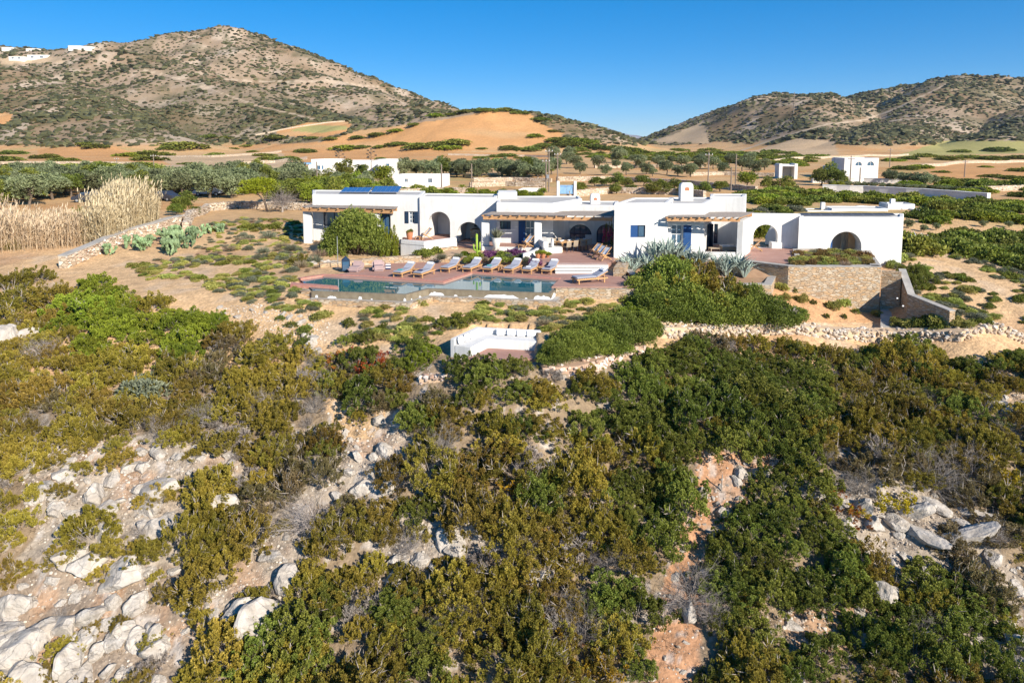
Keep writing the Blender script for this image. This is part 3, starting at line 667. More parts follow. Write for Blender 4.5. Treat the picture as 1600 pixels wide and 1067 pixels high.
# built in sofa
sf = empty('built_in_sofa', (0, 0, 0), label='white masonry corner sofa with cushions under the central pergola', cat='sofa')
a, b = XY(851, 51.8, .3), XY(879, 52.6, .3)
m = MB(); m.prism([a, b, (b[0]-.1, b[1]+1.0), (a[0]+.1, a[1]+3.4), (a[0]-.7, a[1]+3.4)], 0.004, .45); m.build('seat', M['white'], sf, bevel=.03)
m = MB(); m.prism([(a[0]-.1, a[1]+.1), (a[0]+.3, a[1]+.3), (a[0]+.3, a[1]+3.2), (a[0]-.7, a[1]+3.2)], .45, .95); m.build('backrest', M['white'], sf, bevel=.05)
for i in range(3):
    m = MB(); m.box((a[0]+.62+.05*i, a[1]+.8+.75*i, .72), (.16, .55, .46), rz=.1, M=None); m.build('cushion', M['wcush'], sf, bevel=.06)
# right block
m = MB(); P5 = [XY(959.5,50.3,1.5), XY(1043,50.5,1.5), XY(1044,51.4,1.5), (XY(1055,55,1.5)[0], 55.6), (XY(985,54.3,4)[0]+.4, 55.6)]
w2 = op_px(P5[0], P5[1], 985, 352, 1008.5, 371, 0, .18)
fr = block(m, P5, -1.2, 4.08, {0: [w2]}); m.build('wall', wm, villa); P = fr[0]
w2b = dict(w2); w2b['u0'] = (w2['u0']+w2['u1'])/2+.02; window(P, w2b, villa, 'window', 'frame', 1, 1, q=.06, curtain=M['wcush'], gl='glass')
s = MB(); panel(s, P, w2['u0'], w2b['u0']-.03, w2['z0'], w2['z1'], .03, .05); s.build('shutter', M['blue'], villa)
m = MB(); P6 = x2((1043.4,51.15),(1100,51.15),(1116,56.2),(1116,57.5),(1044,57.5))
d2 = op_px(P6[0], P6[1], 1048, 351, 1067.5, 395.5, 0, .2, .2)
fr = block(m, P6, -1.2, 3.98, {0: [d2]}); m.build('wall', wm, villa); P = fr[0]
window(P, d2, villa, 'french_door', 'wframe', 2, 3, curtain=M['wcush'], fw=.09)
shutter(P, d2['u1']+.03, d2['u1']+.62, d2['z0'], d2['z1']-.05, villa)
light_dome(villa, P, plane_uz(P6[0], P6[1], 1089, 359)[0], 2.05)
m = MB(); P7 = x2((1108,56.3),(1163,55.5),(1165,59),(1108,59))
d3 = op_px(P7[0], P7[1], 1112, 350, 1122, 388, 0, .25, .22); fr = block(m, P7, -1.2, 4.16, {0: [d3]}); m.build('wall', wm, villa); window(fr[0], d3, villa, 'glazed_door', 'frame', 2, 2)
for k in range(4):
    s = MB(); x0, y0 = XY(1101.5+k*3.4, 52.5+.5*(k % 2), 1); s.box((x0, y0+.25, 1.25), (.04, .5, 1.95), rz=(.5 if k % 2 else -.5)); s.build('folding_shutter', M['frame'], villa)
m = MB(); m.prism(x2((1151,50.4),(1161,50.2),(1173,53.2),(1176,56),(1163,56),(1163,53.4)), -.6, 2.75); m.build('side_wall', M['white'], villa, bevel=.04)
m = MB(); m.prism(x2((1043,50.6),(1151,49.9),(1161,50.1),(1163,56),(1044,56)), -.7, .2); b2 = m.build('porch', M['white'], villa, bevel=.03)
m = MB(); m.prism(x2((1044,51.2),(1150,50.6),(1150,55.6),(1044,55.8)), .205, .212); m.build('floor', M['paving'], b2)
m = MB(); m.prism(x2((1085,50.35),(1150,50.0),(1150,50.4),(1085,50.75)), .2, .42); m.build('parapet', M['white'], b2, bevel=.03)
pergola(villa, [XY(1042, 49.9, 2.9), XY(1156, 49.6, 2.9), XY(1175, 53.2, 2.9), XY(1060, 53.6, 2.9)], 2.78, .2, 0, nraft=9, lab='timber pergola with cane cover over the right-hand porch')
chimney(villa, 1064, 1084, 54.5, 3.7, 5.35)
# right wing
m = MB(); P8 = x2((1165,55.6),(1250,55.0),(1250,55.6),(1165,56.2))
a3 = op_px(P8[0], P8[1], 1176.5, 351, 1216, 391, 1, .5, -.05)
a3b = op_px(P8[2], P8[3], 1216, 351, 1176.5, 391, 1, 0, -.05); fr = block(m, P8, -1.4, 2.78, {0: [dict(a3, depth=.62)], 2: [dict(a3b, depth=.02)]}, t=.2, drop=.02, roofmat=0); m.build('wall', wm, villa); P = fr[0]
s = MB(); panel(s, P, plane_uz(P8[0], P8[1], 1204, 380)[0], a3['u1']+.3, -.1, .48, -.3, .9); s.build('bench_wall', M['white'], villa, bevel=.04)
m = MB(); pA, pB = XY(1197, 59.5, 1.2), XY(1228, 58.5, 1.2)   # shaded curved buttress seen through the arch
cv = [(pA[0], pA[1])]; prof = [(0, .3), (.25, 1.0), (.55, 1.7), (.9, 2.15), (1.4, 2.4)]
vs = []; 
for u, z in prof:
    x_ = pA[0]+(pB[0]-pA[0])*min(u/1.4, 1); y_ = pA[1]+(pB[1]-pA[1])*min(u/1.4, 1); vs += [(x_, y_, -.3), (x_, y_, z), (x_+.2, y_+.6, -.3), (x_+.2, y_+.6, z)]
fs = []
for k in range(len(prof)-1):
    a = 4*k; fs += [(a, a+1, a+5, a+4), (a+2, a+3, a+7, a+6), (a+1, a+3, a+7, a+5)]
fs += [(0, 1, 3, 2), (16, 17, 19, 18)]; m.add(vs, fs); m.build('buttress', M['white'], villa)
m = MB(); P9 = x2((1248,54.1),(1411,53.9),(1411,57),(1248,57))
a4 = op_px(P9[0], P9[1], 1297, 362, 1347.5, 392, 1, .5, -.3)
fr = block(m, P9, -2.2, 2.66, {0: [a4]}); m.build('wall', wm, villa); P = fr[0]
r = MB(); pts = arch_pts(a4); n = len(pts); D = 2.6
r.add([P(u, z, .5) for u, z in pts]+[P(u, z, D) for u, z in pts], [(i, i+1, n+i+1, n+i) for i in range(n-1)])
r.add([P(u, z, D) for u, z in pts], [tuple(t) for t in tessellate_polygon([[Vector((u, z, 0)) for u, z in pts]])]); rr = r.build('loggia', M['white'], villa)
w3 = a4['u1']-a4['u0']; s = MB(); panel(s, P, a4['u0']+.02, a4['u0']+w3*.16, -.2, 1.6, .55, .05); s.build('shutter', M['blue'], rr)
s = MB(); panel(s, P, a4['u0']+w3*.74, a4['u1']-.1, -.2, 1.5, .9, .05); s.build('door', M['timber'], rr)
s = MB(); panel(s, P, a4['u0']+w3*.60, a4['u0']+w3*.72, -.2, 1.9, 1.4, .05); s.build('curtain', M['wicker'], rr)
def solar(px0, px1, Y, z, dep, tilt, label, grp=None, rows=6, cm='pv'):
    a, b = XY(px0, Y, z), XY(px1, Y, z); wdt = b[0]-a[0]
    t = empty('solar_panel', (a[0]+wdt/2, Y, z), label=label, cat='solar panel', group=grp)
    Mx = Matrix.Rotation(tilt, 4, 'X'); fm = MB(); fm.box((0, dep/2, 0), (wdt, dep, .05), M=Mx); fm.build('frame', M['steel'], t)
    c = MB()
    for i in range(rows): c.box((-wdt/2+(i+.5)*wdt/rows, dep/2, .03), (wdt/rows*.93, dep*.95, .015), M=Mx)
    c.build('cells', M[cm], t)
    for s_ in (-1, 1):
        l = MB(); l.bar((s_*wdt*.42, dep*.9*math.cos(tilt), dep*math.sin(tilt)*.9), (s_*wdt*.42, dep*.95, -.25-.0*z), .05); l.build('leg', M['steel'], t)
solar(531, 576, 62.0, 4.08, 2.0, R(9), 'left one of the two blue solar panels on the left roof', 'solar panels on the left roof')
solar(579, 622, 61.6, 4.10, 2.2, R(11), 'right one of the two blue solar panels on the left roof', 'solar panels on the left roof')
solar(1251, 1400, 55.2, 2.66, .5, R(14), 'long dark row of narrow panels along the right-hand roof', None, 9, 'pvdark')
# left pergola
a, b = XY(473, 58.8, 2.6), XY(614, 56.8, 2.6)
pergola(villa, [a, b, XY(620, 59.0, 2.6), XY(488, 61.4, 2.6)], 2.66, .24, 0, nraft=10, lab='timber pergola with cane cover on the left wing')
column(villa, 473.5, 487, 59.0, -.9, 2.66); column(villa, 580, 593, 57.2, -.9, 2.66); column(villa, 490.5, 505, 60.6, -.8, 2.66)
# ------------------------------------------------------------------ terraces, deck
m = MB(); m.prism(terr_poly, -1.0, 0.0); m.build('terrace', M['paving'], kind='structure')
m = MB(); m.prism([XY(1163,49.2), XY(1250,47.6), XY(1250,54.08), XY(1249,55.0), XY(1165,55.58)], -1.5, -.02); m.build('terrace_right', M['paving'], kind='structure')
m = MB(); m.prism(deck_poly, -2.4, DECK_Z); m.cur = 0; dk = m.build('pool_deck', M['paving'], kind='structure')
# entrance steps by the second arch
# white steps
st = empty('garden_steps', (0, 0, 0), label='three broad white steps from the pool deck up to the dining terrace', cat='steps')
xa, xb = XY(866, 47.6)[0], XY(950, 47.6)[0]
for i in range(3):
    m = MB(); yy = 46.5+i*.42; xr = xb - (1.2 if i == 0 else (.6 if i == 1 else 0)); m.box(((xa+xr)/2, yy+.6, DECK_Z-.3+(i+1)*.155), (xr-xa, 1.2-.003*i, .6-.002*i)); so_ = m.build('step', M['white'], st, bevel=.025); t_ = MB(); t_.box(((xa+xr)/2, yy+.2, DECK_Z+(i+1)*.155+.004), (xr-xa-.04, .37, .008)); t_.build('tread', M['cement'] if i < 2 else M['paving'], so_)
# ------------------------------------------------------------------ pool
pool = empty('swimming_pool', (0, 0, 0), label='angular infinity pool with red coping and still dark water', cat='pool')
WZ = -.57
front = [G(489, 454, WZ), G(633, 459.5, WZ), G(668, 450.5, WZ), G(857, 457.5, WZ), G(868, 449, WZ)]
back = [G(874, 438.5, WZ), G(738, 428.5, WZ), G(693, 443.5, WZ), G(560, 433.5, WZ), G(506, 432.5, WZ), G(470, 438, WZ)]
wp = [p[:2] for p in front+back]
wat = bpy.data.materials.new('pool_water'); wat.use_nodes = True; n = wat.node_tree; b = n.nodes['Principled BSDF']
b.inputs['Base Color'].default_value = (.015, .12, .15, 1); b.inputs['Roughness'].default_value = .015; b.inputs['IOR'].default_value = 1.6; b.inputs['Specular IOR Level'].default_value = .9
no = n.nodes.new('ShaderNodeTexNoise'); no.inputs['Scale'].default_value = 1.6; bp = n.nodes.new('ShaderNodeBump'); bp.inputs['Strength'].default_value = .02; bp.inputs['Distance'].default_value = .02
tc = n.nodes.new('ShaderNodeTexCoord'); n.links.new(tc.outputs['Object'], no.inputs['Vector']); n.links.new(no.outputs[0], bp.inputs['Height']); n.links.new(bp.outputs[0], b.inputs['Normal'])
m = MB(); m.add([(p[0], p[1], WZ) for p in wp], [tuple(t) for t in tessellate_polygon([[Vector((p[0], p[1], 0)) for p in wp]])]); m.build('water', wat, pool)
def offset_line(pts, t):
    out = []
    for i in range(len(pts)):
        p = Vector(pts[i][:2]); a = (Vector(pts[i][:2])-Vector(pts[i-1][:2])).normalized() if i else None; b_ = (Vector(pts[i+1][:2])-p).normalized() if i < len(pts)-1 else None
        a = a or b_; b_ = b_ or a; na = Vector((-a.y, a.x)); nb = Vector((-b_.y, b_.x)); k = (na+nb)/max(.4, 1+na.dot(nb)); out.append(tuple(p+k*t))
    return out
def wall_line(name, pts, t, z0, z1, material, parent=None, bevel=0, **k):
    """pts xy; thickness t to the left; z1 number or list"""
    o = offset_line(pts, t); n_ = len(pts); z1 = z1 if isinstance(z1, list) else [z1]*n_; z0 = z0 if isinstance(z0, list) else [z0]*n_
    m = MB(); vs = []
    for i in range(n_): vs += [(pts[i][0], pts[i][1], z0[i]), (pts[i][0], pts[i][1], z1[i]), (o[i][0], o[i][1], z1[i]), (o[i][0], o[i][1], z0[i])]
    fs = []
    for i in range(n_-1):
        a = 4*i
        for q in range(4): fs.append((a+q, a+(q+1) % 4, a+4+(q+1) % 4, a+4+q))
    fs += [(0, 1, 2, 3), tuple(range(4*n_-4, 4*n_))]
    m.add(vs, fs); return m.build(name, material, parent, bevel=bevel, **k)
f2 = [p[:2] for p in front]
wall_line('weir_wall', f2, -.22, -.95, WZ+.012, M['weir'], pool)
# lime deposit patches on the weir wall
wo_ = offset_line(f2, -.226)
random.seed(3)
lp = MB()
def lime(i, u0, u1, h):
    a, b_ = Vector(wo_[i]), Vector(wo_[i+1]); k = 12; vs = []
    for j in range(k+1):
        t = u0+(u1-u0)*j/k; p = a.lerp(b_, t); zz = -.95+h*(.55+.45*random.random())*(math.sin(math.pi*j/k)**.3 if 0 < j < k else .1)
        vs += [(p.x, p.y, -.95), (p.x, p.y, min(zz, WZ-.02))]
    lp.add(vs, [(2*j, 2*j+1, 2*j+3, 2*j+2) for j in range(k)])
for i, u0, u1, h in [(0,.04,.07,.22),(0,.17,.27,.16),(0,.5,.54,.2),(0,.63,.65,.1),(0,.97,.999,.2),(1,.2,.25,.1),(1,.55,.65,.12),(2,.0,.13,.24),(2,.21,.24,.12),(2,.33,.36,.1),(2,.46,.74,.27),(2,.79,.81,.1),(3,.0,.98,.34),(2,.86,.999,.3)]: lime(i, u0, u1, h)
lp.build('lime_crust', M['wcush'], pool)
gut = wall_line('gutter', offset_line(f2, -.6), -.35, -2.6, -.93, M['stone'], pool)
m = MB(); g0, g1 = offset_line(f2, -.2), offset_line(f2, -.62); n_ = len(g0)
m.add([(p[0], p[1], -.96) for p in g0+g1], [(i, i+1, n_+i+1, n_+i) for i in range(n_-1)]); m.build('channel', M['cement'], pool)
bk = [p[:2] for p in back]
wall_line('coping', bk, -.38, -.9, DECK_Z+.035, M['coping'], pool, bevel=.02)
tg = [G(455,441.5,-.5)[:2], G(527,447,-.5)[:2], G(529,450.5,-.5)[:2], G(453,445,-.5)[:2]]
m = MB(); m.prism(tg, -.9, -.47); m.build('coping', M['coping'], pool, bevel=.02)
m = MB(); m.prism([G(458,446,-.62)[:2], G(527,451,-.62)[:2], G(489,460,-.8)[:2], G(470,456,-.7)[:2]], -2.2, -.66); m.build('stone_ledge', M['stone'], pool)
# deck front retaining wall and stairs
a_, b_, c_ = G(862,448.5,DECK_Z), G(993,449,DECK_Z), G(960,424,DECK_Z)
wall_line('deck_retaining_wall', [G(868,449.5,DECK_Z)[:2], G(993,450,DECK_Z)[:2]], -.4, -2.6, DECK_Z-.006, M['stone'], label='low dry-stone wall holding up the right end of the pool deck', cat='wall')
# stone stair on the right of the deck
ss = empty('stone_stairs', (0, 0, 0), label='stone stairs going down beside the round green bush at the right end of the deck', cat='stairs')
for i in range(7):
    p = G(974, 448, -.5); x0 = p[0]+.95; y0 = p[1]+1.5-i*.42; zt = -.45-.2*i
    m = MB(); m.box((x0, y0, zt-.5), (1.35, .46, 1.0)); m.build('step', M['stone'], ss, bevel=.02)
m = MB(); m.box((XY(957,49)[0]+.42, 47.2, -.4), (.8, 3.6, 1.0), rz=-.28); m.build('stair_wall', M['stone'], ss, bevel=.02)
m = MB(); m.box((G(992,450,-.5)[0]+.0, 43.9, -1.3), (.35, 3.2, 1.75)); m.build('stair_wall', M['stone'], ss, bevel=.02)
def sw(name, pts, z0, z1, label, t=.45, mt='stone', cap=None, cat='wall', **k):
    e = empty(name, (0, 0, 0), label=label, cat=cat, **k)
    z1l = z1 if isinstance(z1, list) else [z1]*len(pts); z0l = z0 if isinstance(z0, list) else [z0]*len(pts)
    wall_line('masonry', pts, t, z0l, [z-.05 if cap else z for z in z1l], M[mt], e)
    if cap:
        p2 = offset_line(pts, -.03); wall_line('capping', p2, t+.06, [z-.05 for z in z1l], [z+.01 for z in z1l], M[cap], e)
    return e
sw('garden_wall', [XY(605,50.6), XY(660,51.2), XY(716,50.9), XY(760,49.9), XY(872,48.6)], -1.2, [-.02,.0,.0,-.05,-.1], 'low stone bed wall running behind the row of loungers')
sw('garden_wall', [XY(660,52.6), XY(716,55.2)], -1.0, .12, 'low stone wall under the white balcony')
sw('garden_wall', [XY(500,49.0), XY(560,50.2), XY(605,50.6)], -1.2, [-.25,-.15,-.02], 'low stone wall behind the two mauve bean bags')
# agave bed wall below the right block
sw('garden_wall', [(XY(960,49.9)[0], 49.9), (XY(1165,49.3)[0], 49.3)], -1.6, -.03, 'stone plinth wall below the right white block, behind the agaves')
sw('garden_wall', [XY(962,49.7), XY(985,45.6), XY(1032,45.2)], -1.9, [-.1,-.35,-.4], 'stone wall along the stairs edging the left agave bed', cap='cement')
# big retaining wall with planter
pw = [XY(1165,49.1), XY(1232,46.8,-.2), XY(1377,46.6,-.2)]
sw('retaining_wall', pw, [-2.4,-2.8,-4.2], [-.03,.0,.0], 'tall ochre stone retaining wall below the raised planter on the right', t=.5, cap='cement')
p3 = [XY(1377,46.6,-.2), XY(1359,54.0,-.2)]
sw('planter_wall', p3, -3.5, .0, 'grey-capped right side wall of the raised planter', t=.6, cap='cement')
sw('planter_wall', [XY(1250,49.6), XY(1246,53.6), XY(1290,54.0)], -2.0, .12, 'low back wall of the raised planter below the white wing', t=.3, cap='cement')
m = MB(); m.prism([XY(1232,47.2), XY(1368,47.1), XY(1352,53.9), XY(1250,53.9)], -2, -.12); m.build('planter_soil', M['scree'], kind='structure')
sw('garden_wall', [XY(1160,44.6,-1), XY(1205,44.6,-1), XY(1212,47.6,-1)], -3.0, -.85, 'short stone wall with a grey capping right of the big round bush', cap='cement')
# ramp
sw('ramp_wall', [XY(1377,46.8,-1), XY(1408,46.2,-1)], -4.6, [-.35,-.35], 'stone wall closing the back of the sunken ramp')
e = sw('ramp_wall', [XY(1404,47.4,-1), XY(1419,44.2,-1.5), XY(1484,41.0,-2.0)], [-4.8]*3, [-.3,-1.42,-1.75], 'dark sloping stone wall on the right of the sunken ramp', t=.4, cap='cement')
m = MB(); m.prism([XY(1376,46.7,-3.2), XY(1408,46.5,-3.2), XY(1420,44.0,-3.2), XY(1455,42.6,-3.3), XY(1376,43.0,-3.3)], -4.6, [-3.0,-3.0,-3.25,-3.4,-3.4]); m.build('ramp_paving', M['cement'], kind='structure')
for px_, py_ in ((1402, 466), (1411, 478)):
    m = MB(); p = W(px_, py_, 44.4 if px_ < 1405 else 42.6); m.box(p, (.1, .06, .08)); m.build('step_light', M['wcush'], e)
# lower bench
bn = empty('garden_bench', (0, 0, 0), label='white L-shaped masonry bench with white cushions on its own patio', cat='bench')
BZ = -2.2
o1, o2, o3 = G(703,553-24,-1.43), G(744,510.5,-1.43), G(846,515.5,-1.43)
q = [Vector(p[:2]) for p in (o1, o2, o3)]
q[0] = Vector(G(703, 529, -1.43)[:2])
pts = [tuple(p) for p in q]
wall_line('backrest', pts, -.28, BZ-.6, [-1.43]*3, M['white'], bn, bevel=.04)
wall_line('seat', offset_line(pts, -.28), -.95, BZ-.6, [-1.72]*3, M['white'], bn, bevel=.03)
sl_ = offset_line(pts, -.33); sl2 = offset_line(pts, -.50)
def cush(a, b_, t, wid):
    p = Vector(a).lerp(Vector(b_), t); d = (Vector(b_)-Vector(a)).normalized(); rz = math.atan2(d.y, d.x)
    n_ = Vector((d.y, -d.x)); mx = Matrix.Translation((p.x+n_.x*.1, p.y+n_.y*.1, -1.53)) @ Matrix.Rotation(rz, 4, 'Z') @ Matrix.Rotation(-.22, 4, 'X')
    c = MB(); c.box((0, 0, 0), (wid, .16, .36), M=mx); c.build('cushion', M['wcush'], bn, bevel=.06)
for t in (.36, .53, .69, .85): cush(sl_[1], sl_[2], t, .52)
for t in (.15, .4, .62, .8): cush(sl_[0], sl_[1], t, .5)
for (px_, py_) in ((717, 546), (841.5, 533)):
    a = G(px_, py_, -1.95); m = MB(); m.lathe((0, 0, 0), [(.09, 0), (.09, .03), (.05, .04)], 10)
    for i_, v in enumerate(m.v): m.v[i_] = (a[0]+v[0], a[1]-v[2]-.0, a[2]+v[1]*.7)
    m.build('bulkhead_light', M['cement'], bn)
m = MB(); m.prism(pxl([(732,556),(790,530),(838,534),(832,545),(842,560),(800,561),(732,560)], BZ), BZ-.5, BZ); m.build('patio', M['paving'], kind='structure')
# ------------------------------------------------------------------ foliage builders
rng = np.random.default_rng(5)
def unit(n, up=0.0, r=rng):
    v = r.normal(size=(n, 3)); v /= np.linalg.norm(v, axis=1)[:, None]
    if up: 
        v[:, 2] = v[:, 2]+up; v /= np.linalg.norm(v, axis=1)[:, None]
    return v
def blades(base, d, ln, wd, r, bend=0):
    """quads (tapered) from base along d"""
    n = len(base); s = np.cross(d, unit(n, r=r)); s /= np.linalg.norm(s, axis=1)[:, None]+1e-9
    ln = np.broadcast_to(ln, n)[:, None]; wd = np.broadcast_to(wd, n)[:, None]
    a = base - s*wd*.35; b = base + s*wd*.35; m1 = base+d*ln*.6+s*wd*.5; m2 = base+d*ln*.6-s*wd*.5; t = base+d*ln
    v = np.stack([a, b, m1, t, m2], 1).reshape(-1, 3)
    f = (np.arange(n)[:, None]*5+np.array([[0, 1, 2, 3, 4]]))
    return v, f
def lobes_dome(nl, r, hz=.55, flat=0, rl=(.26, .42)):
    """lobe centres filling a dome of unit radius"""
    c = []
    for i in range(nl*6):
        a = r.uniform(0, 2*np.pi); q = math.sqrt(r.uniform(0, 1)); z = math.sqrt(max(0, 1-q*q))*hz*r.uniform(.35, 1.0)
        p = np.array([q*.8*math.cos(a), q*.8*math.sin(a), z*.9])
        if all(np.linalg.norm(p-o[:3]) > .22 for o in c): c.append(np.r_[p, r.uniform(*rl)])
        if len(c) >= nl: break
    return np.array(c)
def foliage(name, m, lobes, per, tuft=4, ln=.09, wd=.035, seed=0, upb=.5, squash=.8, stems=True, stem_m='bark', jitter=.12, spread=.75, core=True):
    r = np.random.default_rng(seed); V = []; Fa = []; T = []; off = 0
    for (x, y, z, rad) in lobes:
        n = int(per*(rad/.33)**2); d = unit(n, .35, r); d = d[d[:, 2] > -.35]; n = len(d)
        sh = rad*(1+jitter*r.normal(size=n)); sh[r.random(n) < .3] *= .75
        p = d*sh[:, None]*np.array([1, 1, squash])+np.array([x, y, z]); p[:, 2] = np.maximum(p[:, 2], .01)
        lt = r.uniform(-.18, .18); tt = np.clip(.42+lt+r.normal(size=n)*.2, 0, 1)
        for k in range(tuft):
            dd = d*(.9)+np.array([0, 0, upb])+r.normal(size=(n, 3))*spread; dd /= np.linalg.norm(dd, axis=1)[:, None]
            v, f = blades(p+r.normal(size=(n, 3))*.02, dd, ln*r.uniform(.6, 1.3, n), wd, r)
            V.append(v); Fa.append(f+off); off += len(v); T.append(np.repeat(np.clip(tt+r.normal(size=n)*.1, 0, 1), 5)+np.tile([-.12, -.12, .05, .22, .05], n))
    V = np.concatenate(V); Fa = np.concatenate(Fa); T = np.clip(np.concatenate(T), 0, 1); faces = [Fa]; fm = [np.zeros(len(Fa), int)]; mats = [M[m]]
    if stems:
        sv = []; sf = []; so_ = len(V)
        for (x, y, z, rad) in lobes:
            a = np.array([x*.12, y*.12, 0.0]); b = np.array([x, y, z+rad*.3]); d = b-a; s = np.cross(d, [.3, .9, .1]); s /= np.linalg.norm(s); t = np.cross(d, s); t /= np.linalg.norm(t)
            for e, w_ in ((a, .035), (a+d*.5+r.normal(size=3)*.03, .024), (b, .008)):
                for k in range(4): sv.append(e+(s*math.cos(k*1.571)+t*math.sin(k*1.571))*w_)
            for g in range(2):
                for k in range(4): sf.append([so_+g*4+k, so_+g*4+(k+1) % 4, so_+g*4+4+(k+1) % 4, so_+g*4+4+k])
            so_ += 12
        V = np.concatenate([V, np.array(sv)]); T = np.r_[T, np.full(len(sv), .5)]; faces.append(np.array(sf)); fm.append(np.ones(len(sf), int)); mats.append(M[stem_m])
    return mesh_np(name, V, faces, mats, fm=np.concatenate(fm), attrs={'tint': T})
def shrubmesh(name, m, seed, nsub=4, npl=95, plen=.30, prad=.10, tufts=34, bl=.055, bw=.026, up=.7, hz=.62, k=4, twigs=14, lean=(0, 0), rag=.16):
    """a shrub of many separate leafy plumes standing on a few merged domes"""
    r = np.random.default_rng(seed); sub = [(0, 0, r.uniform(.55, .75), hz)]
    for i in range(nsub): a = r.uniform(0, 6.28); q = r.uniform(.3, .62); sub.append((q*math.cos(a), q*math.sin(a), r.uniform(.32, .55), hz*r.uniform(.45, .95)))
    P, D = [], []
    while len(P) < npl:
        sx, sy, sr, sh = sub[int(r.integers(len(sub)))]; d = unit(1, .35, r)[0]
        if d[2] < -.05: continue
        p = np.array([sx+d[0]*sr, sy+d[1]*sr, d[2]*sh*1.0])
        if any(((p[0]-a)**2+(p[1]-b)**2)/c**2+(p[2]/e_)**2 < .8 for a, b, c, e_ in sub): continue
        if P and min(np.linalg.norm(p-o) for o in P) < prad*.75: continue
        d2 = d+np.array([lean[0], lean[1], up])+r.normal(size=3)*.25; P.append(p*(1+rag*r.normal())); D.append(d2/np.linalg.norm(d2))
    V, Fa, T = [], [], []; off = 0
    for p, d in zip(P, D):
        L = plen*r.uniform(.55, 1.35); rr = prad*r.uniform(.7, 1.25); n = int(tufts*r.uniform(.6, 1.3)); t = r.random(n)**.7
        s = unit(n, 0, r); s -= (s@d)[:, None]*d; s /= np.linalg.norm(s, axis=1)[:, None]+1e-9
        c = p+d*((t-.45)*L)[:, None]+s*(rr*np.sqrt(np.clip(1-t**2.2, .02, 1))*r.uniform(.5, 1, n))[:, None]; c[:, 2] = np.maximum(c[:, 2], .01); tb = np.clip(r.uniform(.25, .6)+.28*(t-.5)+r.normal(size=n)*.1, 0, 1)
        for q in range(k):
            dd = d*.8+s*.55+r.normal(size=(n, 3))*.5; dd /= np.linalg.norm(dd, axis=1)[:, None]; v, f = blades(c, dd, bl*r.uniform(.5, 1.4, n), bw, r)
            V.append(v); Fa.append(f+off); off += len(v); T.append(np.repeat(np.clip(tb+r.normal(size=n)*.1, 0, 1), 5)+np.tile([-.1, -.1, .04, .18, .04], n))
    V = np.concatenate(V); Fa = np.concatenate(Fa); T = np.clip(np.concatenate(T), 0, 1); B0, D0, L0 = [], [], []
    for p, d in list(zip(P, D))[::2]:
        a = np.array([p[0]*.2, p[1]*.2, 0]); B0.append(a); D0.append((p-a)/np.linalg.norm(p-a)); L0.append(np.linalg.norm(p-a)*1.15)
    for i in range(twigs):
        j = int(r.integers(len(P)))
        for q in range(4): dd = D[j]+r.normal(size=3)*.5; B0.append(P[j]); D0.append(dd/np.linalg.norm(dd)); L0.append(plen*r.uniform(.7, 1.5))
    tv, tf = blades(np.array(B0), np.array(D0), np.array(L0), .018, r)
    return mesh_np(name, np.r_[V, tv], np.r_[Fa, tf+len(V)], [M[m], M['deadwood']], fm=np.r_[np.zeros(len(Fa), int), np.ones(len(tf), int)], attrs={'tint': np.r_[T, np.full(len(tv), .5)]})
def twigbush(name, seed, n=46, m='twig', thick=1.0, h=.8):
    r = np.random.default_rng(seed); V = []; Fq = []; T = []
    def seg(a, b, w0, w1, t):
        d = b-a; s = np.cross(d, r.normal(size=3)); s /= np.linalg.norm(s)+1e-9; u = np.cross(d, s); u /= np.linalg.norm(u)+1e-9; o = len(V)
        for e, w_ in ((a, w0), (b, w1)):
            for k in range(3): V.append(e+(s*math.cos(k*2.094)+u*math.sin(k*2.094))*w_); T.append(t)
        for k in range(3): Fq.append([o+k, o+(k+1) % 3, o+3+(k+1) % 3, o+3+k])
    def grow(a, d, L, w_, lv):
        t = r.uniform(.2, .9)
        for k in range(3):
            b = a+d*L/3; seg(a, b, w_, w_*.75, t); w_ *= .75; a = b; d = d+r.normal(size=3)*.22; d /= np.linalg.norm(d)
            if lv > 0:
                for q in range(2 if lv > 1 else 3):
                    e = d+r.normal(size=3)*.6; e /= np.linalg.norm(e); grow(a, e, L*.55, w_*.65, lv-1)
    for i in range(n):
        a = r.uniform(0, 6.283); e = r.uniform(.15, 1.3); d = np.array([math.cos(a)*math.cos(e), math.sin(a)*math.cos(e), math.sin(e)*h])
        d /= np.linalg.norm(d); grow(np.array([0, 0, 0.])+d*.02, d, r.uniform(.5, .85), .012*thick, 2)
    return mesh_np(name, np.array(V), np.array(Fq), [M[m]], attrs={'tint': np.array(T)})
def tuftbush(name, m, seed, n=500, ln=.5, wd=.03, R0=.25, hz=.6, elev=(.3, 1.4)):
    """spray of blades from a small base: lavender, grasses"""
    r = np.random.default_rng(seed); a = r.uniform(0, 6.283, n); e = r.uniform(elev[0], elev[1], n); q = R0*np.sqrt(r.random(n))
    b = np.stack([q*np.cos(a), q*np.sin(a), np.zeros(n)+.01], 1); d = np.stack([np.cos(a)*np.cos(e), np.sin(a)*np.cos(e), np.sin(e)*hz*1.6], 1)+r.normal(size=(n, 3))*.15
    d /= np.linalg.norm(d, axis=1)[:, None]; v, f = blades(b, d, ln*r.uniform(.6, 1.1, n), wd, r)
    t = np.clip(np.repeat(r.uniform(.2, .8, n), 5)+np.tile([-.1, -.1, 0, .2, 0], n), 0, 1)
    return mesh_np(name, v, f, [M[m]], attrs={'tint': t})
VAR = {}
for i in range(3): VAR.setdefault('dome', []).append(foliage('mastic_bush', 'bright2', lobes_dome(46, rng, .78, rl=(.17, .30)), 330, 4, .05, .026, 400+i, upb=.6, spread=.7))
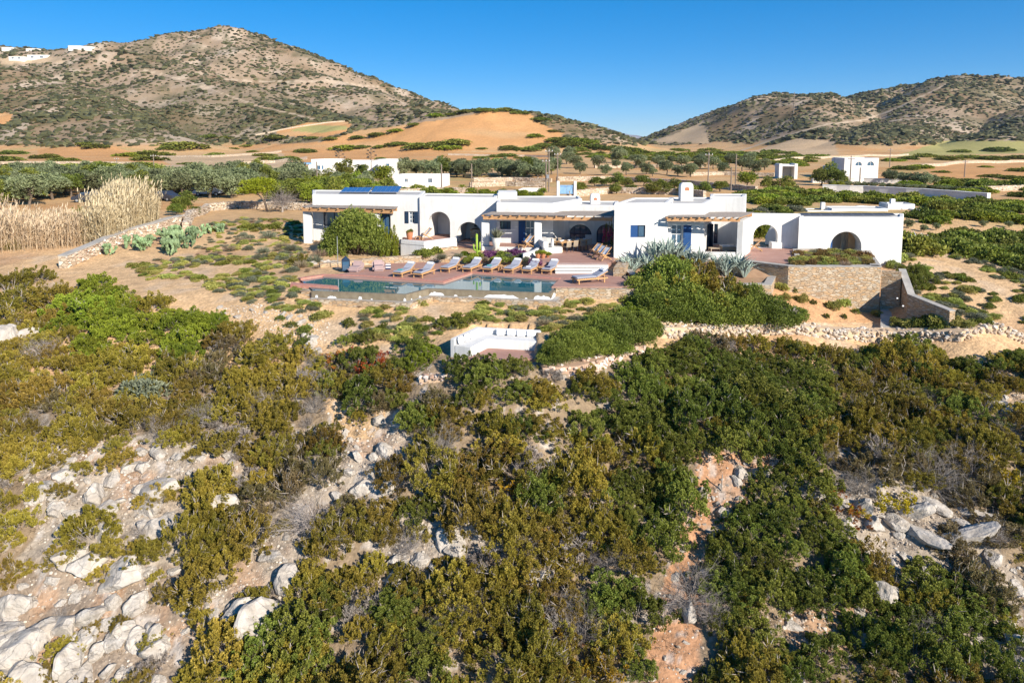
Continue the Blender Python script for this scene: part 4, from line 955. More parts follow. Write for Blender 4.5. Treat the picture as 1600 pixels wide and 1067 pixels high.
for i in range(8): VAR.setdefault('juniper', []).append(shrubmesh('juniper_shrub', 'juniper', 10+i, 3+i % 3, 110, .28, .088, 52, .046, .019, .75, .62, 4, 16, (-.25, .1)))
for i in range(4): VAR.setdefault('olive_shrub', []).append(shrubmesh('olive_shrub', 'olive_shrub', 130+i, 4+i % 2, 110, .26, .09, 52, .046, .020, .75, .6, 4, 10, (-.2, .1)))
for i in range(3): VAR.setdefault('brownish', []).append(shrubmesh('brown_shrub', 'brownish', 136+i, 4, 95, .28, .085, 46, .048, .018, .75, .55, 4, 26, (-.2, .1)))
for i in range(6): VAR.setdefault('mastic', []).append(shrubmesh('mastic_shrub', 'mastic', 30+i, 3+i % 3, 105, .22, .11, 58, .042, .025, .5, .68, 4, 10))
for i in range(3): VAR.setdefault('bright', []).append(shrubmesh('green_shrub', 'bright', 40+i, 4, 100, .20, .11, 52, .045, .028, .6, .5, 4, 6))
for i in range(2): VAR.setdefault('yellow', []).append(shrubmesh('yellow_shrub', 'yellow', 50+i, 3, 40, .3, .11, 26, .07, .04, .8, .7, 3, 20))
for i in range(2): VAR.setdefault('rust', []).append(shrubmesh('red_leaved_shrub', 'rust', 55+i, 3, 45, .28, .11, 26, .07, .036, .6, .5, 3, 16))
for i in range(3): VAR.setdefault('dead', []).append(twigbush('dead_shrub', 60+i, 30))
for i in range(2): VAR.setdefault('drybush', []).append(shrubmesh('dry_shrub', 'twig', 65+i, 3, 70, .3, .1, 26, .09, .014, .6, .55, 4, 60))
for i in range(4): VAR.setdefault('garden', []).append(foliage('garden_shrub', 'garden', lobes_dome(9, rng, .6, rl=(.3, .5)), 60, 4, .16, .06, 70+i, upb=.8, stems=False))
for i in range(3): VAR.setdefault('greymound', []).append(foliage('santolina_mound', 'grey', lobes_dome(7, rng, .6, rl=(.35, .5)), 70, 4, .14, .055, 80+i, upb=.9, stems=False))
for i in range(2): VAR.setdefault('spray', []).append(tuftbush('lavender_tuft', 'dry', 90+i, 420, .85, .03, .3))
VAR['spray'].append(tuftbush('lavender_tuft', 'grey', 93, 420, .85, .03, .3))
for i in range(2): VAR.setdefault('succ', []).append(foliage('succulent_mound', 'mastic', lobes_dome(9, rng, .6, rl=(.3, .5)), 70, 4, .12, .07, 95+i, upb=1.1, stems=False))
for i in range(4): VAR.setdefault('farbush', []).append(foliage('field_bush', 'mastic', lobes_dome(12, rng, .55, rl=(.3, .5)), 45, 4, .16, .09, 100+i, stems=False))
for i in range(2): VAR.setdefault('farbright', []).append(foliage('field_bush', 'bright', lobes_dome(12, rng, .55, rl=(.3, .5)), 45, 4, .16, .09, 110+i, stems=False))
def crown_lobes(n, r, top=1.0):
    c = []
    for i in range(200):
        p = r.normal(size=3); p /= np.linalg.norm(p); p *= r.uniform(.35, .78); p[2] = p[2]*.75
        if all(np.linalg.norm(p-o[:3]) > .27 for o in c): c.append(np.r_[p+[0, 0, 1.15], r.uniform(.24, .42)])
        if len(c) >= n: break
    return np.array(c)
def tree_mesh(kind, m, seed, per=55, tuft=4, ln=.13, wd=.05, n=20, zc=1.15):
    r = np.random.default_rng(seed); L = crown_lobes(n, r); L[:, 2] += zc-1.15
    cr = foliage(kind+'_crown', m, L, per, tuft, ln, wd, seed, stems=False, upb=.3, squash=.95)
    t = MB(); p = Vector((0, 0, -.1)); 
    for k in range(3):
        q = p+Vector((r.normal()*.05, r.normal()*.05, .28)); t.tube(p, q, .085-.015*k, .07-.015*k, 7); p = q
    for l in L[::2]: t.tube(p-Vector((0, 0, .12)), Vector(l[:3]), .035, .012, 5)
    me = bpy.data.meshes.new(kind+'_trunk'); me.from_pydata(t.v, [], t.f); me.materials.append(M['bark'])
    return cr, me
TREES = {}
for k, (m_, zc) in {'olive_tree': ('olive', .92), 'carob_tree': ('mastic', .85), 'young_tree': ('bright', .95)}.items():
    TREES[k] = [tree_mesh(k, m_, 200+len(TREES)*10+i, n=18, zc=zc, per=60 if k != 'olive_tree' else 70) for i in range(3)]
ICO = None
def ico(sub):
    bm = bmesh.new(); bmesh.ops.create_icosphere(bm, subdivisions=sub, radius=1); v = np.array([x.co[:] for x in bm.verts]); f = np.array([[y.index for y in x.verts] for x in bm.faces]); bm.free(); return v, f
IV3, IF3 = ico(4); IV1, IF1 = ico(1); IV2, IF2 = ico(2)
def rock_v(r, iv, cuts=9, rough=.05, el=(1, 1, .7)):
    v = iv.copy()
    for k in range(cuts):
        n = unit(1, r=r)[0]; d = r.uniform(.45, .85); e = v@n-d; m_ = e > 0; v[m_] -= n*e[m_][:, None]*.93
    v *= (1+rough*fbm(v[:, 0]*3+v[:, 2]*2, v[:, 1]*3-v[:, 2], int(r.integers(1e6)), 4))[:, None]
    return v*np.array(el)
def rock_mesh(seed, el=(1, .8, .6), cuts=15):
    r = np.random.default_rng(seed); v = rock_v(r, IV3, cuts, .16, el); me = mesh_np('boulder', v, IF3, M['rock'], smooth=False)
    return me
VAR['boulder'] = [rock_mesh(300+i, (1, .8+.1*(i % 3), .5+.12*(i % 4))) for i in range(8)]
VAR['slab'] = [rock_mesh(320+i, (1.3, .5, .32), 7) for i in range(3)]
def stones(name, P, S, m, seed=0, iv=IV1, f_=IF1, **k):
    r = np.random.default_rng(seed); V = []; Fs = []; o = 0
    base = [rock_v(r, iv, 5, .1, (1, r.uniform(.6, .95), r.uniform(.45, .8))) for _ in range(14)]
    for p, s in zip(P, S):
        v = base[r.integers(14)]; a = r.uniform(0, 6.283); c, s_ = math.cos(a), math.sin(a)
        V.append(np.stack([v[:, 0]*c-v[:, 1]*s_, v[:, 0]*s_+v[:, 1]*c, v[:, 2]], 1)*s+np.asarray(p)); Fs.append(f_+o); o += len(v)
    return link(name, mesh_np(name, np.concatenate(V), np.concatenate(Fs), m if isinstance(m, list) else [m], attrs={'tint': np.repeat(r.random(len(P)), len(iv))}), **k)
# stones with per-stone colour
def rub(name, a, b, c):
    m = leaf_mat(name, a, b, c, trans=0, rough=.95); return m
M['rubble'] = rub('rubble_stone', (.44,.31,.21), (.60,.49,.39), (.72,.66,.59)); M['scree'] = rub('scree_stones', (.28,.20,.15), (.38,.31,.26), (.50,.45,.40))
M['drystone'] = rub('old_wall_stone', (.26,.18,.12), (.42,.33,.25), (.58,.51,.43))
def place(kind, name, x, y, s, label, cat, group=None, sz=1.0, rz=None, z=None, sink=.05, idx=None, tilt=0, parent=None):
    vs = VAR[kind]; me = vs[idx if idx is not None else int(rng.integers(len(vs)))]
    o = link(name, me, parent, label=label, cat=cat, group=group)
    if z is None: z = float(height(x, y)[0])
    o.location = (x, y, z-sink*s); o.rotation_euler = (tilt*rng.normal(), tilt*rng.normal(), rng.uniform(0, 6.283) if rz is None else rz)
    k = s if isinstance(s, (int, float)) else s
    o.scale = (k*rng.uniform(.9, 1.12), k*rng.uniform(.9, 1.12), k*sz); return o
def tree(kind, x, y, s, label, group=None, cat='tree', name=None, sz=1.0, z=None):
    cr, tr = TREES[kind][int(rng.integers(3))]
    if z is None: z = float(height(x, y)[0])
    e = empty(name or kind, (x, y, z), rng.uniform(0, 6.28), label=label, cat=cat, group=group); e.scale = (s, s, s*sz)
    link('crown', cr, e); link('trunk', tr, e); return e
def pts_on(poly, step, y0, y1, jit=.45, seed=0):
    """world points on a jittered grid whose ground position falls inside an image-plan region"""
    r = np.random.default_rng(seed); ys = []; xs = []
    yy = y0
    while yy < y1:
        st = step if np.isscalar(step) else step(yy); n = int(2.4*yy/st)+1
        x = (np.arange(n)-n/2)*st+r.uniform(-jit, jit, n)*st; xs.append(x); ys.append(yy+r.uniform(-jit, jit, n)*st); yy += st*.87
    x = np.concatenate(xs); y = np.concatenate(ys); z = height(x, y); px, py = proj(x, y, z); m_ = pip(px, py, poly)
    return x[m_], y[m_], z[m_], px[m_], py[m_]
# ------------------------------------------------------------------ slope below the garden
def where(px, py, wd=0):
    c = ['at left edge', 'under the capped wall', 'under the prickly pears', 'under the garden stones', 'under the pool corner', 'under the white bench', 'left of gully', 'beside the gully', 'under the retaining wall', 'under the ramp', 'at right edge']
    c = c[int(np.searchsorted([130, 270, 400, 540, 690, 860, 1010, 1170, 1330, 1480], px))]
    r = ['top of slope', 'high up', 'upper middle', 'mid slope', 'lower middle', 'low down', 'bottom'][int(np.searchsorted([590, 660, 740, 820, 900, 985], py))]
    return c+', '+r
OPEN = [[(30,745),(80,700),(150,665),(230,690),(330,700),(400,720),(330,760),(300,790),(330,830),(230,850),(170,830),(60,850),(40,800)],
        [(-200,905),(60,880),(170,870),(300,890),(320,960),(270,1010),(250,1067),(-200,1100)],
        [(400,840),(470,800),(490,860),(470,930),(430,980),(340,990),(290,940),(380,900)], [(500,640),(640,650),(620,740),(560,790),(470,860),(450,800),(520,720)],
        [(620,820),(760,800),(800,840),(720,880),(640,900),(560,950),(580,870)],
        [(1085,690),(1220,690),(1200,745),(1150,800),(1150,890),(1100,960),(1095,1150),(985,1150),(1020,940),(1050,830),(1080,760)],
        [(1270,740),(1420,740),(1530,790),(1530,850),(1400,860),(1290,800)], [(1330,840),(1440,870),(1450,960),(1350,960),(1400,900)], [(1190,950),(1290,930),(1400,960),(1300,1010),(1180,1010)],
        [(1540,600),(1700,590),(1700,655),(1560,645)], [(1540,880),(1700,880),(1700,1080),(1580,1060)], [(640,570),(830,560),(1010,545),(1010,560),(850,610),(660,605)], [(-100,480),(20,480),(40,500),(-100,510)],
        [(340,480),(440,470),(520,500),(500,560),(420,530)]]
SLOPE = [(-300,520),(0,505),(60,500),(200,470),(330,500),(420,540),(520,560),(640,560),(700,575),(860,606),(1000,580),(1040,540),(1280,545),(1320,551),(1900,566),(1900,1250),(-300,1250)]
GREEN = [[(1090,560),(1290,560),(1300,640),(1230,740),(1170,720),(1090,650)], [(1140,730),(1260,740),(1350,860),(1360,950),(1230,1010),(1150,1000),(1130,880)],[(1090,940),(1200,960),(1180,1067),(1060,1067)],
         [(1380,940),(1560,930),(1600,1067),(1220,1067),(1240,1010)], [(680,570),(830,570),(820,640),(700,650)], [(960,560),(1100,520),(1110,640),(960,640)], [(1030,640),(1120,650),(1130,720),(1050,760)], [(870,600),(1040,640),(1020,700),(860,680)],
         [(950,740),(1070,740),(1080,850),(980,850)], [(420,980),(560,970),(520,1030),(400,1020)],[(880,940),(1040,890),(1060,940),(960,1000)],[(1450,540),(1620,540),(1620,580),(1480,590)]]
BRIGHTP = [[(90,470),(330,470),(360,520),(300,570),(90,570)], [(60,410),(200,400),(220,460),(90,470)],[(590,545),(700,540),(690,580),(600,580)]]
x, y, z, px, py = pts_on(SLOPE, lambda Y: 1.06, 20.5, 44, .5, 11)
inopen = np.zeros(len(x), bool)
for P_ in OPEN: inopen |= pip(px, py-6, P_)
order = np.argsort((np.abs(px-800) > 820)*1.0)
cnt = 0
for i in range(len(x)):
    if px[i] < -90 or px[i] > 1690 or py[i] > 1190: continue
    if inopen[i] and (rng.random() > (.42 if px[i] < 520 else .3) or bool(pip(px[i:i+1], py[i:i+1]-6, OPEN[5])[0])): continue
    Pn = lambda L: any(bool(pip(np.array([px[i]]), np.array([py[i]]), P_)[0]) for P_ in L)
    u = rng.random(); wh = where(px[i], py[i]); s = rng.uniform(.7, 1.4)
    n_ = float(fbm(x[i]/4, y[i]/4, 91, 2))
    s *= 1+.25*n_; n2_ = float(fbm(x[i]/5, y[i]/4, 97, 3))+(.15 if px[i] < 500 and py[i] > 600 else 0)
    if inopen[i]: s *= .6
    if Pn(GREEN) and u < .86: kind, nm, lb, gp = 'mastic', 'mastic_shrub', 'dark green glossy mastic shrub '+wh, 'green mastic shrubs on the slope'
    elif Pn(BRIGHTP) and u < .9: kind, nm, lb, gp = 'bright', 'green_shrub', 'bright green spreading shrub '+wh, 'bright green shrubs on the slope'
    elif u < .07+.05*(n_ > .1): kind, nm, lb, gp = 'dead', 'dead_shrub', 'leafless grey twiggy shrub '+wh, 'dead grey shrubs on the slope'
    elif u < .13: kind, nm, lb, gp = 'drybush', 'dry_shrub', 'dried grey-brown shrub '+wh, 'dried shrubs on the slope'
    elif u < .24 and px[i] > 500: kind, nm, lb, gp = 'mastic', 'mastic_shrub', 'dark green mastic shrub '+wh, 'green mastic shrubs on the slope'
    elif n2_ > .08 or u > .9: kind, nm, lb, gp = 'olive_shrub', 'olive_shrub', 'yellowish olive shrub '+wh, 'yellowish olive shrubs on the slope'
    elif n2_ < -.32: kind, nm, lb, gp = 'brownish', 'brown_shrub', 'dull brown shrub '+wh, 'dull brown shrubs on the slope'
    else: kind, nm, lb, gp = 'juniper', 'juniper_shrub', 'olive-brown juniper shrub '+wh, 'juniper shrubs on the slope'
    if kind in ('dead', 'drybush'): s *= .8
    cnt += 1; lb = ('big ' if s > 1.25 else 'small ' if s < .8 else '')+lb
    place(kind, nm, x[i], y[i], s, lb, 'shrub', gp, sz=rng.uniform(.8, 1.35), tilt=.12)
from collections import Counter; print('slope shrubs', cnt, Counter(o.name.split('.')[0] for o in bpy.data.objects).most_common(8))
def at_px(kind, name, px_, py_, wpx, label, cat, group=None, sz=1.0, **k):
    """stand a thing on the ground at the image-plan point; wpx = its width in photo pixels"""
    p = hit(px_, py_); d = p[1]*cp+(H-p[2])*sp
    return place(kind, name, p[0], p[1], wpx/F*d/2.1, label, cat, group, sz=sz, z=p[2], **k)
for px_, py_, w_ in [(820,800,50),(855,840,60),(880,860,50),(800,760,60),(940,850,36),(850,990,70),(960,1050,80),(900,1040,60),(1565,740,70),(1390,790,80),(1340,800,40)]:
    at_px('yellow', 'yellow_shrub', px_, py_, w_, 'yellow-leaved shrub '+where(px_, py_), 'shrub', 'yellow shrubs on the slope', tilt=.1)
for px_, py_, w_ in [(530,565,60),(580,572,60),(600,560,40),(555,555,40),(1330,810,70),(1310,780,50),(895,1000,40),(560,590,40)]:
    at_px('rust', 'red_leaved_shrub', px_, py_, w_, 'rust-red shrub '+where(px_, py_), 'shrub', 'rust-red shrubs on the slope')
at_px('greymound', 'yellow_green_shrub', 232, 612, 88, 'pale yellow-green rounded shrub standing out among the dark junipers on the left', 'shrub', sz=.9)
for px_, py_, w_ in [(490,830,110),(320,660,70),(1080,940,110),(1110,970,80),(905,1000,100),(880,960,80),(1460,760,110),(1500,740,90),(1340,770,80),(1440,1000,90),(740,960,80),(420,640,70),(640,860,60),(1290,720,50),(60,560,60),(860,780,60),(1170,870,60)]:
    at_px('dead', 'dead_shrub', px_, py_, w_*1.15, 'bare grey twiggy shrub '+where(px_, py_)+'', 'shrub', 'dead grey shrubs standing clear', tilt=.1)
for px_, py_, w_ in [(1120,650,120),(1180,640,130),(1230,660,110),(1150,700,110),(1200,720,90)]:
    at_px('mastic', 'mastic_shrub', px_, py_, w_, 'upright bright green shrub above the gully head, %s' % {1120: 'leftmost', 1150: 'lowest', 1180: 'middle', 1200: 'lower right', 1230: 'rightmost'}[px_], 'shrub', 'upright green shrubs above the gully', sz=1.1)
# ---- boulders
BP = [(70,765,50),(90,800,34),(112,803,28),(95,742,34),(130,660,50),(145,780,50),(172,830,48),(180,835,30),(215,765,30),(250,760,60),(222,820,30),(255,825,56),(135,880,60),(120,870,60),(345,800,70),(120,1010,40),(170,975,30),
      (20,985,60),(60,990,70),(15,1010,60),(105,975,62),(135,1000,44),(200,985,40),(185,1000,40),(110,1040,70),(40,1020,70),(35,1060,80),(90,1060,50),(130,1062,60),(215,1000,50),(250,1010,60),(150,960,50),(25,950,60),(5,1055,50),(240,990,50),
      (700,852,60),(713,868,40),(605,705,38),(560,715,30),(545,740,22),(610,760,40),(650,830,30),(455,905,46),(400,980,90),(440,970,60),(490,850,34),(370,960,60),(300,950,44),(190,900,80),(330,960,30),(165,795,40),(205,730,34),(230,790,50),(295,860,30),
      (1510,800,60),(1420,800,60),(1430,830,70),(1490,840,90),(1460,790,50),(1520,830,50),(1350,790,40),(1365,820,50),(1280,775,34),(1310,785,40),(1390,945,50),(1375,925,60),(1360,1010,44),(1545,870,34),(1560,640,40),(1585,650,40),(1540,630,30),(1410,1010,30),
      (1145,830,20),(1075,960,40),(1110,905,60),(1095,770,36),(1160,740,30),(1185,740,36),(1230,1060,60),(1150,750,24),(1130,800,22),(1575,980,40),(1590,1010,50),(835,903,50),(820,900,40),(760,720,24),(25,535,60),(5,540,60),(50,530,40),(390,560,30)]
for i, (px_, py_, w_) in enumerate(BP):
    sl_k = 'slab' if (1400 < px_ < 1530 and 780 < py_ < 850) or (1380 < px_ < 1400) else 'boulder'
    lab = ('long tilted grey limestone slab in the outcrop at the right' if sl_k == 'slab' else 'pale grey limestone boulder '+where(px_, py_))
    at_px(sl_k, 'limestone_'+('slab' if sl_k == 'slab' else 'boulder'), px_, py_, w_*1.2, lab, 'rock', 'limestone '+('slabs' if sl_k == 'slab' else 'boulders on the slope'), sink=.0, tilt=.35, **({'rz': 2.3+.3*rng.normal()} if sl_k == 'slab' else {}))
# extra smaller boulders in the open patches
nb = 0
for P_ in OPEN[:11]:
    x, y, z, px, py = pts_on(P_, .75, 20, 44, .5, 21+nb)
    for i in range(len(x)):
        if rng.random() < .62 and -60 < px[i] < 1660:
            ch = 1100 < px[i] < 1200 or 1000 < px[i] < 1100
            place('boulder', 'loose_rock', x[i], y[i], rng.uniform(.13, .36)*(1.6 if rng.random() < .15 else 1)*(.6 if ch else 1.25), 'small pale rock '+where(px[i], py[i]), 'rock', 'small rocks lying on the slope', sz=.9, sink=.1, tilt=.3); nb += 1
            if nb > 400: break
# scree
SP = []; SS = []
for k_, P_ in enumerate(OPEN):
    x, y, z, px, py = pts_on(P_, .14 if k_ != 1 else .17, 19, 45, .5, 60+k_); mk = rng.random(len(x)) < (.8 if k_ not in (5, 11) else .3)
    SP += [(a, b, c) for a, b, c in zip(x[mk], y[mk], z[mk])]; SS += list(.028+.085*rng.random(mk.sum())**3)
stones('scree', SP, SS, M['scree'], 5, kind='stuff', label='loose pale stones between the shrubs of the slope', cat='scree')
# dry grass and leaf litter tufts on the slope
x, y, z, px, py = pts_on(SLOPE, .42, 19, 45, .5, 81); mk = (rng.random(len(x)) < .5) & (px > -80) & (px < 1680); x, y, z = x[mk], y[mk], z[mk]
nn = len(x); r9 = np.random.default_rng(9); B_ = np.repeat(np.stack([x, y, z], 1), 22, 0)+r9.normal(size=(nn*22, 3))*[.09, .09, .01]; D_ = unit(nn*22, .9, r9)
v, f = blades(B_, D_, .05+.16*r9.random(nn*22)**2, .014, r9); link('dry_grass', mesh_np('dry_grass', v, f, [M['dry']], attrs={'tint': np.repeat(r9.random(nn*22), 5)}), kind='stuff', label='dry grass and low twigs over the slope', cat='grass')
# wooden stakes
for px_, py_ in [(1150,832),(1168,832),(1127,767),(1182,712),(1160,690),(950,1045),(865,985),(1308,700),(1249,730),(1490,925),(845,975),(810,985),(690,690)]:
    p = hit(px_, py_); m = MB(); m.tube((0, 0, -.2), (.03, .0, .75), .03, .025, 6); o = m.build('stake', M['deadwood'], label='thin grey wooden stake '+where(px_, py_), cat='stake', group='wooden stakes standing in the scrub'); o.location = p
# ------------------------------------------------------------------ furniture
def lounger():
    e = empty('sun_lounger', (0, 0, 0)); f = MB()
    for s_ in (-1, 1): f.box((s_*.33, 0, .27), (.05, 1.95, .07))
    for yy in (-.95, 0, .95): f.box((0, yy, .27), (.61, .05, .06))
    for k in range(9): f.box((0, -.85+k*.14, .315), (.62, .09, .02))
    for s_ in (-1, 1): f.bar((s_*.3, .30, .32), (s_*.3, .98, .66), .04, .04); f.bar((s_*.3, .80, .28), (s_*.3, .72, .54), .03)
    f.build('frame', M['teak'], e)
    for sx in (-1, 1):
        for yy in (-.85, .75): l = MB(); l.box((sx*.33, yy, .12), (.06, .06, .24)); l.build('leg', M['teak'], e)
    c = MB(); c.box((0, -.33, .385), (.62, 1.28, .10)); c.build('mattress', M['cushion'], e, bevel=.03)
    b = MB(); mx = Matrix.Translation((0, .31, .39)) @ Matrix.Rotation(R(27), 4, 'X'); b.box((0, .38, .0), (.62, .78, .10), M=mx); b.build('backrest', M['cushion'], e, bevel=.03)
    p = MB(); p.box((0, .62, .08), (.5, .24, .08), M=mx); p.build('pillow', M['wcush'], e, bevel=.035)
    return e
L0 = lounger(); towel = {0: 'teal', 1: 'navy', 4: 'teal', 6: 'wcush', 7: 'navy'}
DZ = DECK_Z+.004
SPOT = [(632,432,-22),(663,433,-22),(704,424.5,-22),(738,424.5,-22),(769.5,425,-22),(801.5,426,-22),(830,427,-22),(860,427.5,-22),(921,441,-68)]
DESC = ['left one of the two sun loungers near the pool corner, with a teal towel','right one of the two sun loungers near the pool corner, with a navy towel','first sun lounger of the long row, counted from the left','second sun lounger of the long row, counted from the left',
        'third sun lounger of the long row, with a teal towel','fourth sun lounger of the long row, counted from the left','fifth sun lounger of the long row, with a folded white towel','last sun lounger of the long row, beside the white steps','large sun lounger on its own at the right end of the pool deck']
for i, (px_, py_, a) in enumerate(SPOT):
    o = L0 if i == 0 else copy_tree(L0); p = G(px_, py_, DZ); y_ = p[1]+(.5 if i < 8 else 0)
    o.location = (p[0]*(y_/p[1]), y_, DZ); o.rotation_euler = (0, 0, R(a)); o['label'] = DESC[i]; o['category'] = 'sun lounger'; o['group'] = 'sun loungers on the pool deck'
    if i == 8: o.scale = (1.25, 1.15, 1.05)
    if i in towel:
        t = MB(); t.box((0, 0, .03), (.34, .26, .06)); to = t.build('folded_towel', M[towel[i]], None, bevel=.02, label=('%s folded towel lying on the foot of the %s' % ({'teal': 'teal', 'navy': 'navy', 'wcush': 'white'}[towel[i]], DESC[i].split(',')[0])).replace('lying on the foot of the', 'on the')[:110], cat='towel', group='folded towels on the loungers')
        v = Matrix.Rotation(R(a), 3, 'Z') @ Vector((0, -.55, 0)); to.location = (o.location.x+v.x, o.location.y+v.y, DZ+.437*o.scale.z); to.rotation_euler = (0, 0, R(a+12))
def stable():
    e = empty('side_table', (0, 0, 0)); t = MB()
    for k in range(4): t.box((0, -.17+k*.115, .33), (.46, .1, .03))
    t.build('table_top', M['teak'], e)
    for sx in (-1, 1):
        for sy in (-1, 1): l = MB(); l.box((sx*.19, sy*.17, .16), (.05, .05, .32)); l.build('leg', M['teak'], e)
    return e
T0 = stable()
for i, (px_, py_, d) in enumerate([(648,428,'between the two loungers near the pool corner'),(718.5,421.5,'between the first two loungers of the long row'),(784.5,423,'between the third and fourth loungers of the long row'),(844.5,424.5,'between the last two loungers of the long row')]):
    o = T0 if i == 0 else copy_tree(T0); p = G(px_, py_, DZ); o.location = p; o.rotation_euler = (0, 0, R(-22)); o['label'] = 'small teak side table '+d; o['category'] = 'side table'; o['group'] = 'teak side tables on the pool deck'
def deckchair():
    e = empty('deck_chair', (0, 0, 0)); f = MB()
    for s_ in (-1, 1):
        f.bar((s_*.28, -.5, .03), (s_*.28, .45, .95), .035, .05); f.bar((s_*.24, .5, .03), (s_*.24, -.35, .5), .035, .05); f.bar((s_*.28, -.35, .42), (s_*.28, .3, .5), .05, .03)
    for a, b in (((-.28, .42, .92), (.28, .42, .92)), ((-.26, -.34, .5), (.26, -.34, .5)), ((-.28, -.46, .07), (.28, -.46, .07)), ((-.24, .45, .06), (.24, .45, .06))): f.bar(a, b, .035)
    f.build('frame', M['teak'], e)
    s = MB(); n = 8; vs = []
    for k in range(n+1):
        t = k/n; y_ = -.34+.76*t; z_ = .5+.42*t-.34*math.sin(math.pi*t)*(1-t*.6); vs += [(-.23, y_, z_), (.23, y_, z_), (.23, y_, z_-.012), (-.23, y_, z_-.012)]
    s.add(vs, [(4*k+q, 4*k+(q+1) % 4, 4*k+4+(q+1) % 4, 4*k+4+q) for k in range(n) for q in range(4)]+[(0, 1, 2, 3), tuple(range(4*n, 4*n+4))]); s.build('sling', M['wcush'], e)
    return e
D0 = deckchair()
CH = [(666,374,.37,-60,'white canvas deck chair on the balcony in front of the big arch'),(824,387,.335,-55,'deck chair in front of the french door on the central porch'),(930,400,.004,-62,'rear one of the three deck chairs beside the right white block'),
      (937,403.5,.004,-58,'middle one of the three deck chairs beside the right white block'),(944,406.5,.004,-55,'front one of the three deck chairs beside the right white block'),(1181,392,-.016,-110,'teak deck chair on the terrace in front of the open arch')]
for i, (px_, py_, z_, a, lb) in enumerate(CH):
    o = D0 if i == 0 else copy_tree(D0); o.location = G(px_, py_, z_); o.rotation_euler = (0, 0, R(a)); o['label'] = lb; o['category'] = 'deck chair'; o['group'] = 'folding deck chairs'; o.scale = (1.0,)*3
o = copy_tree(T0); o.location = G(654, 374, .37); o['label'] = 'small teak table beside the deck chair on the balcony'; o['category'] = 'side table'; o['group'] = 'teak tables on the porches'; o.scale = (1.1, 1.1, .7)
o = copy_tree(T0); o.location = G(815, 387.5, .335); o['label'] = 'small teak table beside the deck chair on the central porch'; o['category'] = 'side table'; o['group'] = 'teak tables on the porches'; o.scale = (1, 1, .7)
# dining table and chairs
e = empty('dining_table', (0, 0, 0), R(35), label='long teak dining table laid with white crockery under the central pergola', cat='table')
e.location = G(893, 391, .004)
m = MB(); [m.box((-.6+k*.0+0, -.38+k*.155, .74), (0, 0, 0)) for k in ()]; 
for k in range(6): m.box((0, -.4+k*.16, .75), (2.9, .145, .045))
m.build('table_top', M['teak'], e)
for sx in (-1.25, 1.25):
    for sy in (-.36, .36): l = MB(); l.box((sx, sy, .36), (.11, .11, .72)); l.build('leg', M['teak'], e)
me_ = e.matrix_basis.copy()
def dchair():
    c = empty('dining_chair', (0, 0, 0)); s = MB(); s.box((0, 0, .45), (.46, .44, .04)); s.build('seat', M['wicker'], c, bevel=.015)
    b = MB(); 
    for k in range(5): b.box((0, .21+.01*k, .55+.085*k), (.44, .02, .05))
    for s_ in (-1, 1): b.bar((s_*.21, .2, .45), (s_*.21, .26, .95), .03)
    b.build('backrest', M['wicker'], c)
    for sx in (-1, 1):
        for sy in (-1, 1): l = MB(); l.tube((sx*.19, sy*.18, .43), (sx*.22, sy*.21, 0), .018, .014, 6); l.build('leg', M['frame'], c)
    return c
c0 = dchair(); k = 0
for side in (-1, 1):
    for q in range(4):
        o = c0 if k == 0 else copy_tree(c0); k += 1; v = Matrix.Rotation(R(35), 3, 'Z') @ Vector((-1.05+q*.7, side*.72, 0))
        o.location = (e.location.x+v.x, e.location.y+v.y, .004); o.rotation_euler = (0, 0, R(35+(180 if side < 0 else 0)))
        o['label'] = 'woven dining chair on the %s side of the dining table, %s from the sofa' % ('near' if side < 0 else 'far', ('first', 'second', 'third', 'fourth')[q]); o['category'] = 'chair'; o['group'] = 'woven chairs round the dining table'
bw = MB(); bw.lathe((0, 0, 0), [(.05, 0), (.11, .05), (.13, .1), (.115, .1), (.05, .03)], 10); bme = None
for q in range(7):
    if q == 0: o = bw.build('bowl', M['wcush'], None, smooth=True)
    else: o = o.copy(); COL.objects.link(o)
    v = Matrix.Rotation(R(35), 3, 'Z') @ Vector((-1.2+q*.4, -.15+.28*(q % 2), 0)); o.location = (e.location.x+v.x, e.location.y+v.y, .7765); tag(o, 'white bowl standing on the long dining table', 'bowl', 'white bowls on the dining table')
# bean bags
def beanbag(px_, py_, rz, lb):
    e = empty('bean_bag', G(px_, py_, DZ-.0), R(rz), label=lb, cat='bean bag', group='mauve bean bag loungers')
    m = MB(); m.box((0, -.1, .20), (.86, .95, .38)); m.build('seat', M['mauve'], e, bevel=.12)
    m = MB(); m.box((0, .38, .42), (.86, .36, .62), M=Matrix.Rotation(-.12, 4, 'X')); m.build('backrest', M['mauve'], e, bevel=.13)
beanbag(556, 424, -8, 'left mauve bean bag lounger beside the lantern'); beanbag(591.5, 422.5, 14, 'right mauve bean bag lounger beside the striped cushion')
m = MB(); e = empty('striped_cushion', G(606.5, 421, DZ), label='navy and white striped cushion leaning by the right bean bag', cat='cushion')
for k in range(4): q = MB(); q.box((0, 0, .06+k*.09), (.36, .16, .088)); q.build('stripe', M['navy' if k % 2 == 0 else 'wcush'], e, bevel=.012)
